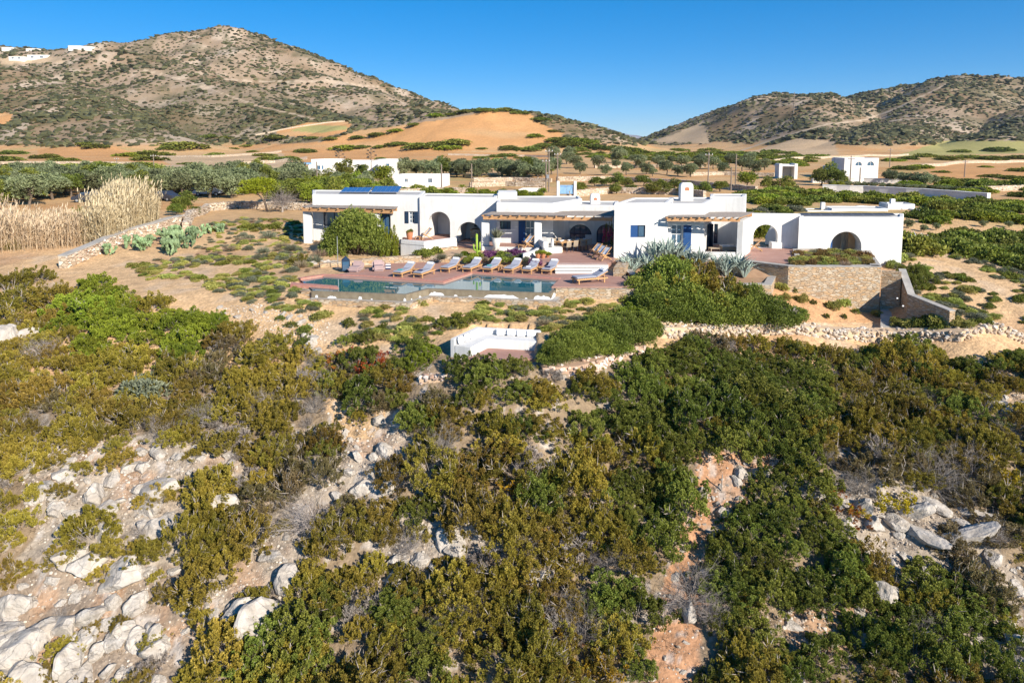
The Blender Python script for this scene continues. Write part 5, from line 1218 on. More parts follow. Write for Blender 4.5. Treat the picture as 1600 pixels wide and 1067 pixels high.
def lantern(px_, py_, z_, s, lb):
    e = empty('lantern', G(px_, py_, z_), .3, label=lb, cat='lantern'); f = MB(); w_ = .22*s; h_ = .62*s
    for sx in (-1, 1):
        for sy in (-1, 1): f.box((sx*w_, sy*w_, h_/2), (.04*s, .04*s, h_))
    for z1_ in (.03, h_): f.box((0, 0, z1_), (w_*2.15, w_*2.15, .05*s))
    f.add([(-w_*1.1, -w_*1.1, h_+.03), (w_*1.1, -w_*1.1, h_+.03), (w_*1.1, w_*1.1, h_+.03), (-w_*1.1, w_*1.1, h_+.03), (0, 0, h_+.28*s)], [(0, 1, 4), (1, 2, 4), (2, 3, 4), (3, 0, 4), (0, 1, 2, 3)])
    f.build('frame', M['frame'], e); g = MB(); g.box((0, 0, h_/2), (w_*1.8, w_*1.8, h_*.88)); g.build('glass', M['glass'], e)
lantern(540.5, 422.5, DZ, 1.15, 'tall dark blue lantern left of the bean bags')
m = MB(); m.tube((0, 0, 0), (0, 0, 2.35), .03, .022, 8); m.box((0, 0, .02), (.3, .3, .04)); o = m.build('parasol_pole', M['steel'], label='slim white pole standing on the deck by the lantern', cat='pole'); o.location = G(528, 420, DZ)
# pots
def pot(name, px_, py_, z_, s, h, m_, plant, ps, lb, grp=None):
    e = empty(name, G(px_, py_, z_), label=lb, cat='potted plant', group=grp); m = MB(); m.lathe((0, 0, 0), [(.62*s, 0), (.9*s, h*.5), (s, h*.93), (s*1.06, h), (s*.9, h), (s*.8, h*.86)], 16); m.build('pot', M[m_], e, smooth=False)
    if plant: o = link('plant', VAR[plant][0], e); o.location = (0, 0, h*.85); o.scale = (ps,)*3
VAR['yucca'] = [tuftbush('yucca', 'grey', 140, 130, 1.0, .07, .08, 1.0, (.5, 1.5))]
pot('terracotta_pot', 640, 374.5, .37, .3, .72, 'terracotta', 'succ', .32, 'terracotta pot with a small plant on the balcony')
pot('planter_pot', 775.5, 386.5, .335, .36, .78, 'white2', 'yucca', .9, 'tall white cylindrical pot with a yucca on the central porch')
for i, (px_, py_, s) in enumerate([(840.5, 403.5, .2), (848.5, 403.5, .19), (856, 402.5, .14)]):
    pot('terracotta_pot', px_, py_, .0, s, .42 if i < 2 else .22, 'terracotta', 'farbright' if i else 'succ', .3, ('left', 'middle', 'right, smallest')[i]+' one of three terracotta pots by the end of the white wall', 'three terracotta pots')
# sunken lounge furniture on the right porch
e = empty('outdoor_sofa', G(1138, 393, .215), R(5), label='low woven daybed on the right-hand porch', cat='sofa'); m = MB(); m.box((0, .2, .2), (1.1, .8, .36)); m.build('base', M['wicker'], e, bevel=.04); m = MB(); m.box((0, .2, .43), (1.05, .75, .1)); m.build('cushion', M['wcush'], e, bevel=.03)
e = empty('coffee_table', G(1117, 394, .215), R(5), label='low woven coffee table on the right-hand porch', cat='table'); m = MB(); m.box((0, .1, .3), (.8, .6, .05)); m.build('table_top', M['wicker'], e, bevel=.01)
for sx in (-1, 1):
    for sy in (-1, 1): l = MB(); l.box((sx*.34, .1+sy*.24, .14), (.06, .06, .27)); l.build('leg', M['wicker'], e)
# ------------------------------------------------------------------ agaves, cacti, garden planting
def agave(seed):
    r = np.random.default_rng(seed); m = MB(); tint = []
    for i in range(30):
        a = i*2.4+r.uniform(-.2, .2); e0 = r.uniform(.95, 1.5); L = r.uniform(.75, 1.15); w_ = .11; k = 5; vs = []
        for j in range(k+1):
            t = j/k; e = e0-.35*t*t*(.6 if i % 3 else 1.5); q = .07+L*t*math.cos(e); z_ = .02+L*t*math.sin(e); ww = w_*(1-t**1.7)*(.75+.6*math.sin(t*2.2))*.6+.004
            c = np.array([q*math.cos(a), q*math.sin(a), z_]); s = np.array([-math.sin(a), math.cos(a), 0])*ww; d = np.array([math.cos(a)*math.sin(e), math.sin(a)*math.sin(e), -math.cos(e)])*ww*.45
            vs += [tuple(c-s-d*.6), tuple(c+d), tuple(c+s-d*.6)]; tint += [r.uniform(.35, .6)]*3
        m.add(vs, [(3*j+q, 3*j+q+1, 3*j+q+4, 3*j+q+3) for j in range(k) for q in range(2)])
    me = bpy.data.meshes.new('agave'); me.from_pydata(m.v, [], m.f); me.materials.append(M['agave']); at = me.attributes.new('tint', 'FLOAT', 'POINT'); at.data.foreach_set('value', tint); return me
VAR['agave'] = [agave(150+i) for i in range(3)]
for i, (px_, Y_, s, z_) in enumerate([(976,48.2,1.1,-.5),(987,47.4,1.2,-.75),(999,48.6,1.0,-.5),(1011,47.9,1.2,-.6),(1024,48.9,1.6,-.1),(1042,48.9,1.75,-.05),(1056,48.7,1.5,-.1),(1072,48.6,1.3,-.25),(1094,48.4,1.3,-.3),(1120,47.6,1.2,-.5),(1134,46.9,1.3,-.7),(1150,47.2,1.45,-.6),(1163,46.8,1.35,-.8),(1140,48.3,1.2,-.5),(1085,47.6,1.1,-.6)]):
    x_, y_ = XY(px_, Y_, z_)
    place('agave', 'agave', x_, y_, s, 'tall blue-grey agave below the right white block, '+('left of the round bush' if px_ < 1010 else 'above the left half of the round bush' if px_ < 1080 else 'above the right half of the round bush'), 'agave', 'agaves below the right white block', z=z_, sink=0, sz=1.1)
m = MB(); x0, y0 = XY(968, 49.2); m.prism([XY(965,49.4),XY(1162,48.9),XY(1210,47.2),XY(1200,44.9),XY(1100,45),XY(1032,45.4),XY(987,46)], -2, [-.15,-.15,-.9,-1.1,-.9,-.7,-.7]); m.build('garden_bed', M['garden_soil'] if 'garden_soil' in M else mat('bed_soil', (.36,.23,.14), .95, (.28,.17,.10), 2, bump=.5), kind='structure')
# garden bed behind the loungers
bed = [('succ',660,400,26),('succ',677,396,26),('spray',690,404,24),('succ',748,402,18),('spray',757,406,16),('purple',764,401,26),('spray',774,398,26),('succ',786,402,22),('greymound',795,404,18),('purple',805,400,30),('purple',812,398,22),('succ',730,408,20),('farbright',740,405,22),('succ',785,408,20),
       ('spray',716,402,20),('farbright',776,408,20),('greymound',822,409,18),('purple',836,412,22),('succ',800,408,18),('farbright',726,400,18),('purple',745,409,16),('greymound',815,404,20)]
VAR['purple'] = [foliage('purple_shrub', 'purple', lobes_dome(9, rng, .6, rl=(.3, .5)), 60, 4, .14, .06, 160, stems=False)]
for i, (k_, px_, py_, w_) in enumerate(bed):
    nm = {'succ': 'succulent', 'spray': 'grass_tuft', 'purple': 'purple_shrub', 'greymound': 'aloe', 'farbright': 'green_shrub'}[k_]
    p = G(px_, py_, -.05); d = p[1]
    place(k_, nm, p[0], p[1], w_/F*d/2, {'succ': 'dark green succulent', 'spray': 'spiky grass tuft', 'purple': 'purple-leaved shrub', 'greymound': 'grey-green aloe', 'farbright': 'lime-green low shrub'}[k_]+' in the planted bed behind the '+('left' if px_ < 730 else 'middle' if px_ < 790 else 'right')+' loungers', 'garden plant', 'plants in the bed behind the loungers', z=-.08, sz=1.1)
m = MB(); m.prism([XY(607,50.9),XY(660,51.5),XY(716,51.2),XY(760,50.2),XY(838,49.5),XY(838,51),XY(815,53.2),XY(752,53.8),XY(716,55.5),XY(662,53.4)], -1.1, -.09); m.build('garden_bed', mat('bed_sand', (.52,.37,.24), .95, (.42,.27,.16), 2, bump=.5), kind='structure')
# column cactus
e = empty('column_cactus', G(745, 403, -.08), label='tall yellow-green candelabra cactus in front of the second arch', cat='cactus')
cm = mat('cactus_skin', (.30,.42,.05), .6, (.22,.34,.04), 8)
for a, b, r_ in (((0, 0, 0), (0, 0, 1.75), .09), ((.0, 0, .4), (.22, .05, .55), .07), ((.22, .05, .53), (.24, .05, 1.15), .07), ((0, 0, .5), (-.22, -.03, .66), .07), ((-.22, -.03, .64), (-.24, -.03, 1.0), .065), ((.02, .1, .25), (.1, .28, .7), .07)):
    m = MB(); m.tube(a, b, r_*.9, r_, 8); m.lathe((b[0], b[1], b[2]-.01), [(r_, 0), (r_*.8, r_*.6), (r_*.3, r_*.95)], 8); m.build('stem', cm, e, smooth=True)
# prickly pears
def opuntia(seed):
    r = np.random.default_rng(seed); v0, f0 = IV2, IF2; V = []; Fs = []; T = []; o = 0; st = []
    for i in range(7): a = r.uniform(0, 6.28); st.append((np.array([r.normal()*.28, r.normal()*.28, .1]), a, r.uniform(1.1, 1.6), 0))
    while st:
        p, a, e, lv = st.pop(); w_ = r.uniform(.085, .13); h_ = w_*1.5; d = np.array([math.cos(a)*math.cos(e), math.sin(a)*math.cos(e), math.sin(e)]); fa = r.uniform(0, 6.28); n = np.array([math.cos(fa), math.sin(fa), 0]); n -= d*(n@d); n /= np.linalg.norm(n); s = np.cross(d, n)
        c = p+d*h_*.85; V.append(c+v0[:, :1]*s*w_+v0[:, 1:2]*n*.025+v0[:, 2:]*d*h_); Fs.append(f0+o); o += len(v0); T.append(np.full(len(v0), r.uniform(.2, .8)))
        if lv < 3:
            for q in range(int(r.integers(1, 4))): st.append((c+d*h_*.75+s*r.normal()*.06, a+r.normal()*.8, np.clip(e+r.normal()*.35, .5, 1.9), lv+1))
    return mesh_np('prickly_pear', np.concatenate(V), np.concatenate(Fs), [M['cactus']], smooth=True, attrs={'tint': np.concatenate(T)})
VAR['opuntia'] = [opuntia(170+i) for i in range(3)]
for px_, py_, w_ in [(205,388,30),(222,392,34),(232,386,28),(270,398,34),(258,392,30),(264,378,34),(278,372,30),(290,388,30),(298,380,34),(305,372,28),(322,366,22),(345,364,22),(170,398,26),(272,385,36)]:
    at_px('opuntia', 'prickly_pear', px_, py_, w_*1.25, 'prickly pear cactus with flat pads, '+('by the left stone wall' if px_ < 245 else 'in the clump on the sandy slope' if px_ < 315 else 'beyond the clump, near the gap in the wall'), 'cactus', 'prickly pears on the sandy slope')
def gpos(px, py):
    k = [360, 430, 500, 580, 660, 740, 820, 900, 960, 1450, 1500, 1550]; n_ = ['under prickly pears', 'far left', 'left of coping', 'under pool corner', 'under left weir', 'under weir bend', 'under right weir', 'under the steps', 'under deck end', 'beside the ramp', 'left of path', 'near the path', 'right edge']
    return n_[int(np.searchsorted(k, px))]+(', back row' if py < 400 else ', rear' if py < 440 else ', middle' if py < 480 else ', front' if py < 510 else ', foremost')
# low ground-cover shrubs on the sand
GARD = [(330,400),(430,385),(470,395),(460,440),(490,470),(600,478),(690,470),(860,470),(950,468),(985,480),(960,520),(880,540),(850,520),(740,505),(700,530),(640,540),(560,520),(480,500),(380,470),(300,440),(230,440),(200,410)]
x, y, z, px, py = pts_on(GARD, .66, 36, 60, .48, 31); ng = 0; rg = np.random.default_rng(4)
for i in range(len(x)):
    if fbm(x[i]/3.5, y[i]/1.6, 33, 2) < -.2 or ng >= 430 or rg.random() < .1: continue
    ng += 1; u = rg.random(); k_ = 'garden' if u < .62 else 'greymound' if u < .78 else 'spray' if u < .92 else 'succ'
    wd_ = 'below the pool' if 480 < px[i] < 900 else 'left of the pool' if px[i] <= 480 else 'right of the white bench'
    place(k_, {'garden': 'ground_cover_shrub', 'greymound': 'grey_mound', 'spray': 'straw_tuft', 'succ': 'rosemary_bush'}[k_], x[i], y[i], rg.uniform(.24, .52), {'garden': 'low spreading green', 'greymound': 'grey-green rounded', 'spray': 'dry straw-coloured', 'succ': 'small dark green'}[k_]+' ground-cover shrub on the sand '+wd_+', '+gpos(px[i], py[i]), 'garden shrub', 'low ground-cover shrubs on the sand', sz=rg.uniform(.55, .9))
GARL = [(215,410),(300,395),(330,345),(470,335),(480,400),(430,385),(330,400),(200,425)]
x, y, z, px, py = pts_on([(300,402),(330,350),(400,340),(465,345),(480,385),(500,420),(455,440),(430,388),(335,402),(225,440),(215,415)], .95, 40, 75, .48, 38)
for i in range(len(x)):
    if rg.random() < .3: continue
    u = rg.random(); k_ = 'spray' if u < .42 else 'greymound' if u < .62 else 'garden'
    place(k_, {'garden': 'sand_shrub', 'greymound': 'grey_mound', 'spray': 'straw_tuft'}[k_], x[i], y[i], rg.uniform(.2, .5), {'garden': 'low green', 'greymound': 'grey-green', 'spray': 'dry straw-coloured'}[k_]+' tuft on the bare sand between the prickly pears and the villa, '+gpos(px[i], py[i]), 'garden shrub', 'tufts on the sand left of the villa', sz=rg.uniform(.6, 1.0))
print('garden', ng)
for px_, py_, w_, k_ in [(100+390,410,34,'spray'),(470,418,30,'spray'),(455,392,30,'spray'),(440,388,26,'spray'),(420,372,30,'spray'),(500,400,30,'spray'),(412,395,26,'spray'),(360,392,24,'spray'),(380,378,20,'spray')]:
    at_px(k_, 'lavender_bush', px_, py_, w_*1.1, 'dry mauve-grey lavender bush on the sand left of the villa', 'shrub', 'dry lavender bushes left of the villa')
for px_, py_, w_, k_ in [(505,498,34,'garden'),(545,508,30,'mastic'),(660,515,26,'mastic'),(695,510,44,'mastic'),(720,505,50,'mastic'),(575,530,44,'mastic'),(545,535,40,'mastic'),(640,545,60,'mastic'),(670,555,60,'bright'),(480,520,34,'mastic'),(455,510,24,'mastic'),(470,540,34,'mastic'),(437,500,20,'mastic'),(600,512,24,'mastic'),(250,470,24,'mastic'),(620,575,50,'mastic'),(650,470,24,'garden'),(800,580,60,'mastic'),(725,585,90,'mastic'),(770,590,80,'mastic'),(860,590,50,'drybush')]:
    at_px(k_, 'garden_bush', px_, py_, w_, ('bright green' if k_ == 'bright' else 'dark green')+' bush at the lower edge of the garden '+('left of' if px_ < 700 else 'below')+' the white bench', 'shrub', 'bushes at the lower edge of the garden')
for px_, py_, w_ in [(870,560,50),(890,550,60),(920,548,60),(945,540,70),(970,530,70),(1000,520,60),(985,505,60),(905,525,40),(940,515,50),(1010,505,40),(960,550,50)]:
    at_px('bright' if px_ > 960 and py_ < 515 else 'dome', 'green_shrub', px_, py_, w_*1.35, 'rounded green shrub in the clump right of the white bench, '+('left part' if px_ < 915 else 'middle part' if px_ < 965 else 'right part'), 'shrub', 'clump of shrubs right of the white bench', sz=1.1)
# the big round bush right of the stairs: mastic and juniper shrubs grown together
for i, (px_, py_, w_, k_, sz_) in enumerate([(1025,490,100,'dome',.95),(1075,496,115,'dome',.95),(1130,498,115,'dome',.95),(1190,499,105,'dome',.85),(1228,499,64,'dome',.9),(1012,474,90,'dome',1.1),(1060,478,125,'olive_shrub',1.15),(1110,480,125,'juniper',1.1),(1160,485,105,'dome',1.0),(1045,462,110,'dome',1.3),(1090,464,115,'olive_shrub',1.3),(1135,470,90,'juniper',1.1),(1070,488,110,'dome',1.1),(1015,486,80,'dome',1.0),(1150,494,100,'dome',.95),(1005,482,60,'dome',.9),(1185,488,80,'drybush',.8)]):
    at_px(k_, 'mastic_bush' if k_ == 'dome' else 'juniper_bush', px_, py_, w_*1.1, ('glossy green' if k_ == 'dome' else 'olive-yellow' if k_ == 'olive_shrub' else 'brownish-green')+' shrub in the big round bush below the agaves, '+('left' if px_ < 1035 else 'left middle' if px_ < 1075 else 'middle' if px_ < 1115 else 'right middle' if px_ < 1165 else 'right')+(' top' if py_ < 475 else ' base' if py_ > 489 else ''), 'shrub', 'shrubs of the big round bush', sz=sz_)
# big dome shrub on the left wing
m_ = foliage('carob_bush', 'mastic', lobes_dome(44, rng, .95, rl=(.2, .34)), 240, 5, .055, .024, 180, upb=.5)
e = empty('carob_tree', (XY(556, 54.6)[0], 54.6, -.75), label='big dense round green tree in front of the left pergola', cat='tree'); c = link('crown', m_, e); c.scale = (2.75, 2.1, 3.5); c.location = (0, 0, .3)
m = MB(); 
for a in range(5): m.tube((.1*a-.2, 0, -.2), (.6*math.cos(a*1.3), .6*math.sin(a*1.3), 1.4), .09, .05, 6)
m.build('trunk', M['bark'], e)
e2 = empty('garden_tree', (XY(607, 54.9)[0], 54.9, -.6), label='lighter green loose bush leaning against the right side of the big round tree', cat='shrub'); c = link('crown', VAR['bright'][0], e2); c.scale = (1.05, 1.0, 3.6)
m = MB(); m.tube((0, 0, -.2), (.1, 0, 1.2), .06, .03, 6); m.build('trunk', M['bark'], e2)
# planter plants
x, y, z, px, py = pts_on([(1236,392),(1356,388),(1362,410),(1230,410)], .82, 46.5, 54, .4, 35)
PLB = [XY(1234,47.3), XY(1366,47.2), XY(1350,53.6), XY(1252,53.6)]
rp = np.random.default_rng(12); gx, gy = np.meshgrid(np.arange(18, 27.5, .8), np.arange(47.4, 53.8, .85)); gx = gx.ravel()+rp.uniform(-.3, .3, gx.size); gy = gy.ravel()+rp.uniform(-.3, .3, gy.size); mk = pip(gx, gy, PLB)
for x_, y_ in zip(gx[mk], gy[mk]):
    k_ = ['drygarden', 'garden', 'drygarden', 'spray', 'drygarden'][int(rp.integers(5))]
    if 'drygarden' not in VAR: VAR['drygarden'] = [foliage('dry_mound', 'dry2', lobes_dome(9, rng, .6, rl=(.3, .5)), 70, 4, .14, .05, 190, upb=.9, stems=False), foliage('dry_mound', 'garden', lobes_dome(9, rng, .6, rl=(.3, .5)), 70, 4, .14, .05, 191, upb=.9, stems=False)]
    place(k_, 'rock_garden_plant', x_, y_, rp.uniform(.36, .58), 'mounded olive-brown plant in the raised planter on the right, '+('left' if x_ < 21 else 'middle' if x_ < 24 else 'right')+' part', 'garden plant', 'mounded plants in the raised planter', z=-.12, sz=rp.uniform(.8, 1.3))
for i in range(26):
    x_, y_ = rp.uniform(19, 27), rp.uniform(47.5, 53.5)
    if pip(np.array([x_]), np.array([y_]), PLB)[0]: place('boulder', 'planter_stone', x_, y_, rp.uniform(.15, .3), 'pale stone lying among the plants of the raised planter', 'rock', 'pale stones in the raised planter', z=-.1, sink=.1)
at_px('mastic', 'dark_shrub', 1288, 389, 26, 'upright dark green shrub rising over the back of the raised planter', 'shrub', sz=2.6)
# seedlings on the orange soil, right
for px_, py_, w_ in [(1222,450,20),(1226,462,16),(1252,466,22),(1268,456,18),(1290,464,10),(1316,472,24),(1300,478,20),(1270,470,12),(1356,478,16),(1338,486,14),(1335,470,10),(1370,490,18),(1290,492,12),(1318,493,12),(1240,452,14)]:
    at_px('garden' if w_ > 15 else 'mastic', 'young_shrub', px_, py_+4, w_*1.1, 'young shrub planted in the orange soil below the retaining wall, '+('left' if px_ < 1260 else 'middle' if px_ < 1320 else 'right')+' part', 'shrub', 'young shrubs on the orange soil', sz=1.4)
# right hand garden of grey mounds
RG = [(1390,420),(1415,386),(1470,388),(1560,415),(1640,440),(1640,505),(1500,505),(1440,490),(1420,450)]
x, y, z, px, py = pts_on(RG, .86, 38, 64, .45, 37)
for i in range(len(x)):
    if seg_d(px[i], py[i], [(1440,405),(1520,425),(1575,460),(1585,490)]) < 11 or rng.random() < .18: continue
    k_ = 'greymound' if rng.random() < .42 else 'succ' if rng.random() < .55 else 'garden'
    place(k_, {'greymound': 'silver_mound', 'succ': 'leafy_shrub', 'garden': 'spreading_shrub'}[k_], x[i], y[i], rng.uniform(.26, .58), {'greymound': 'silvery grey rounded', 'succ': 'blue-green leafy', 'garden': 'dull green spreading'}[k_]+' shrub in the sandy garden right of the ramp, '+gpos(px[i], py[i]), 'shrub', 'shrubs in the sandy garden on the right', sz=rng.uniform(.7, 1.0))
for px_, py_, w_ in [(1400,404,34),(1388,404,26),(1425,432,50),(1432,445,50),(1440,425,40),(1395,412,24)]:
    at_px('mastic' if py_ > 415 else 'garden', 'green_shrub', px_, py_+6, w_, 'bigger green shrub beside the right end of the villa', 'shrub', 'bigger shrubs beside the right end of the villa', sz=1.3)

vm = shrubmesh('vine', 'mastic', 240, 3, 40, .2, .1, 24, .05, .03, .3, .8, 3, 10); e = empty('bougainvillea', (XY(951, 52.6)[0], 52.6, 0), label='red-flowered vine climbing the corner beside the deck chairs', cat='climber'); c = link('foliage', vm, e); c.scale = (.42, .42, 2.9)
c = link('flowers', foliage('flowers', 'magenta', lobes_dome(9, rng, .9, rl=(.2, .3)), 26, 3, .1, .06, 241, stems=False), e); c.scale = (.5, .5, 2.2); c.location = (0, -.1, .5)
def bpos(px):
    return ['far left', 'left of reeds', 'behind tall reeds', 'behind curved wall', 'above yellow pine', 'left of white house', 'by white house', 'left of annex', 'behind annex', 'right of annex', 'left of tall poles', 'by tall poles', 'above small chimney', 'between chimneys', 'above right chimney', 'by bright pine', 'left of carport', 'by the carport', 'left of arched house', 'by arched house', 'right of arched house', 'above neighbour villa', 'right of neighbour villa', 'far right'][int(np.searchsorted([60, 130, 240, 330, 420, 480, 540, 610, 690, 760, 830, 880, 950, 1020, 1080, 1140, 1200, 1250, 1310, 1370, 1430, 1490, 1550], px))]
# ------------------------------------------------------------------ stone walls, distance
def drywall(name, pts, hgt, th, label, m='drystone', cap=None, world=False, nst=0, group=None, step=2.0):
    wp_ = [p if world else hit(*p)[:2] for p in pts]; P = [wp_[0]]
    for a, b in zip(wp_[:-1], wp_[1:]):
        k = max(1, int(math.hypot(b[0]-a[0], b[1]-a[1])/step))
        for i in range(1, k+1): P.append((a[0]+(b[0]-a[0])*i/k, a[1]+(b[1]-a[1])*i/k))
    P = [(p[0]+.12*math.sin(i*1.9), p[1]+.12*math.sin(i*2.7)) for i, p in enumerate(P)]
    g = height([p[0] for p in P], [p[1] for p in P]); e = empty(name, (0, 0, 0), label=label, cat='wall', group=group)
    tops = [float(z)+hgt+.06*math.sin(i*3.1) for i, z in enumerate(g)]
    wall_line('masonry', P, th, [float(z)-.7 for z in g], tops, M['wallcore'] if m == 'drystone' else M[m], e)
    if cap: wall_line('capping', offset_line(P, -.04), th+.08, tops, [t+.09 for t in tops], M[cap], e)
    if nst:
        r = np.random.default_rng(len(P)*7+int(hgt*100)); SP_, SS_ = [], []
        for a, b, z0_, z1_, ta in zip(P[:-1], P[1:], g[:-1], g[1:], tops[:-1]):
            L = math.hypot(b[0]-a[0], b[1]-a[1]); nx_, ny_ = -(b[1]-a[1])/L, (b[0]-a[0])/L
            for i in range(int(L*nst)):
                t = r.random(); zz = z0_+(z1_-z0_)*t; u_ = r.random(); q = -.02 if u_ < .72 else r.uniform(0, th); hh = r.uniform(0, hgt) if u_ < .72 else hgt
                if cap and u_ >= .72: continue
                SP_.append((a[0]+(b[0]-a[0])*t+nx_*q, a[1]+(b[1]-a[1])*t+ny_*q, zz+hh)); SS_.append(r.uniform(.1, .21))
        so_ = stones('facing_stones', SP_, SS_, M['rubble'] if m != 'drystone' else M['drystone'], 3); so_.parent = e
    return e
M['wallcore'] = stone_mat('field_wall', [(.42,.31,.21),(.58,.47,.35),(.52,.41,.29),(.68,.60,.50)], (.32,.24,.16), 2.4, 4.5)
drywall('stone_wall', [(104,420),(150,399),(200,378),(245,364),(290,352)], .95, .6, 'old stone wall with pale cement capping climbing from the left scrub to the reeds', cap='cement', nst=16)
drywall('stone_wall', [(296,362),(300,342),(330,330),(372,326),(430,327),(486,330)], .9, .6, 'curved dry-stone wall behind the yellow pine', cap=None, nst=10)
drywall('stone_wall', [(246,350),(268,352),(292,354)], .5, .5, 'low stone wall right of the tall reeds', nst=10)
drywall('rubble_wall', [(1032,528),(1080,529),(1140,523),(1230,524),(1300,528),(1400,532),(1500,535),(1620,545),(1800,560)], .62, 1.0, 'long wall of heaped white rubble above the scrub on the right', m='rubble', nst=30)
drywall('rubble_wall', [(848,588),(900,586),(950,572),(985,560),(1005,548)], .45, .8, 'low tumbled stone wall curving below the shrubs right of the white bench', m='rubble', nst=18)
drywall('rubble_wall', [(655,600),(700,596),(735,590)], .3, .8, 'short low tumbled stone wall below the white bench', m='rubble', nst=16)
drywall('stone_wall', [(1030,519),(1075,519),(1082,506)], .55, .5, 'square corner of stone wall below the big round bush', m='rubble', nst=12)
for i, (px_, py_, w_) in enumerate([(440,492,16),(452,497,18),(470,503,22),(480,512,24),(478,524,26),(490,530,24),(486,541,26),(498,548,20),(468,494,14),(372,495,14),(352,490,12),(415,488,14),(490,412,16),(500,409,14),(510,409,16),(519,410,16),(527,411,18),(345,480,12),(395,485,10)]):
    at_px('boulder', 'garden_stone', px_, py_, w_*1.15, 'pale garden stone '+('in the white row left of the lantern' if py_ < 415 else 'in the stone row left of the garden'), 'rock', 'pale stones of the garden edge', sink=.1, tilt=.2)
for i, (pts, h_, lb) in enumerate([([(735,293),(790,291),(850,293)], .9, 'terrace wall left of the big double power pole'), ([(890,309),(960,302),(1060,305),(1100,309)], 1.0, 'terrace wall just behind the villa chimneys'), ([(870,284),(960,283),(1060,289),(1180,301)], 1.0, 'upper terrace wall under the olive rows'),
     ([(740,284),(800,283),(860,285)], .8, 'terrace wall above the lime-green hedge'), ([(1270,286),(1350,286),(1430,288)], .9, 'white-capped wall in front of the arched-window house'), ([(1285,300),(1350,302),(1440,307),(1540,315)], 1.1, 'long white-capped wall curving below the arched-window house'),
     ([(1540,300),(1620,297)], .9, 'stone wall at the far right behind the hedges'), ([(560,305),(640,304),(690,302),(735,303)], .9, 'wall in front of the long low annex'), ([(1080,275),(1130,274),(1210,276)], .8, 'terrace wall right of the olive rows')]):
    drywall('terrace_wall', pts, h_, .8 if 'capped' in lb else .6, lb, m='white2' if 'capped' in lb else 'drystone', cap='white' if 'capped' in lb else None, nst=0 if 'capped' in lb else 3)
for i, (pts, lb) in enumerate([([(398,212),(430,206),(475,198),(550,190)], 'above the small green field'), ([(240,246),(330,246),(440,238)], 'edging the orange fields at the left'), ([(380,257),(430,255),(480,249)], 'right of the left orange field'), ([(700,243),(820,245),(900,247)], 'at the foot of the bare orange hill'), ([(0,257),(100,257),(230,258)], 'at the far left edge of the fields'), ([(1440,262),(1500,256),(1600,254)], 'above the orange field on the right'), ([(930,263),(1010,262),(1100,262)], 'between the two upper olive rows'), ([(1210,253),(1300,247),(1420,243)], 'below the right-hand hills')]):
    drywall('field_wall', pts, .9, .7, 'low grey field wall '+lb, m='drystone', step=6)
# ------------------------------------------------------------------ houses in the distance
def far_house(name, blocks, wins, label, cat='house', yb=None, mats_=('white', 'grey_roof')):
    """blocks: (px0, px1, ytop, Y, depth) ; wins: (block index, x0, y0, x1, y1, arch, colour)"""
    e = empty(name, (0, 0, 0), label=label, cat=cat)
    for i, (a, b, yt, Y, dp) in enumerate(blocks):
        if yb: Y = hit((a+b)/2, yb)[1]-.5
        zt = W((a+b)/2, yt, Y)[2]; p0, p1 = XY(a, Y, zt), XY(b, Y, zt); poly = [p0, p1, (p1[0]+dp*.15, Y+dp), (p0[0]+dp*.15, Y+dp)]; zb = float(height((p0[0]+p1[0])/2, Y)[0])-1.2
        ops = [op_px(p0, p1, w_[1], w_[2], w_[3], w_[4], w_[5], .15) for w_ in wins if w_[0] == i]
        m = MB(); fr_ = block(m, poly, zb, zt, {0: ops}, drop=.15); m.build('wall', [M[mats_[0]], M[mats_[1]]], e)
        for o_, w_ in zip(ops, [w_ for w_ in wins if w_[0] == i]): window(fr_[0], o_, e, 'window', w_[6], 2, 1, q=.06)
    return e
far_house('white_house', [(486,521,249,163,7),(521,590,251,166,7),(590,615,249,161,6)], [(0,494,259,500,265,0,'pale_blue'),(0,502.5,259,505,265,0,'pale_blue'),(1,526,257,530,266,0,'pale_blue'),(2,603,256,608,262,0,'pale_blue')], 'white house with a pale blue pergola half hidden by trees left of centre')
e = empty('blue_pergola', (0, 0, 0), label='pale blue flat pergola on white posts at the left end of the white house', cat='pergola')
m = MB(); a, b = W(457,257,161), W(487,254.5,163); m.prism([a[:2], (b[0],161), (b[0],167), (a[0],167)], a[2], a[2]+.3); m.build('roof', M['pale_blue'], e)
for p_ in (460, 484):
    m = MB(); a_ = XY(p_, 161.3, 3); m.box((a_[0], 161.6, a[2]/2+.3), (.7, .6, a[2]-.6)); m.build('post', M['white2'], e)
m = MB(); a_, b_ = XY(461,160,2), XY(487,160,2); m.prism([a_, b_, (b_[0],160.5), (a_[0],160.5)], -.5, 2.5); m.build('low_wall', M['white2'], e)
far_house('low_annex', [(613,690.5,273.5,126,6)], [(0,632,279.5,637,285,0,'wframe'),(0,668.5,279,675,286,0,'wframe')], 'long low white annex with two small shuttered windows', mats_=('white', 'white2'))
far_house('arched_house', [(1320,1373.5,247,150,8)], [(0,1336.5,253,1347,259.5,1,'wframe'),(0,1355,252.5,1366,259.5,1,'wframe')], 'white two-storey house with two arched windows on the right')
far_house('outbuilding', [(1296,1320,260,156,5),(1303,1308,247,157,1.5)], [], 'small white outbuilding with a chimney left of the arched-window house', cat='building')
e = far_house('carport', [(1218,1223,256,150,4),(1242,1247,256,150,4),(1223,1242,256.5,153.5,.5)], [], 'open white carport with square posts', cat='carport')
m = MB(); a_, b_ = W(1218,258,150), W(1247,258,150); m.prism([(a_[0]+.05,150.05), (b_[0]-.05,150.05), (b_[0]-.05,153.4), (a_[0]+.05,153.4)], a_[2]-.3, a_[2]-.02); m.build('roof', M['white'], e)
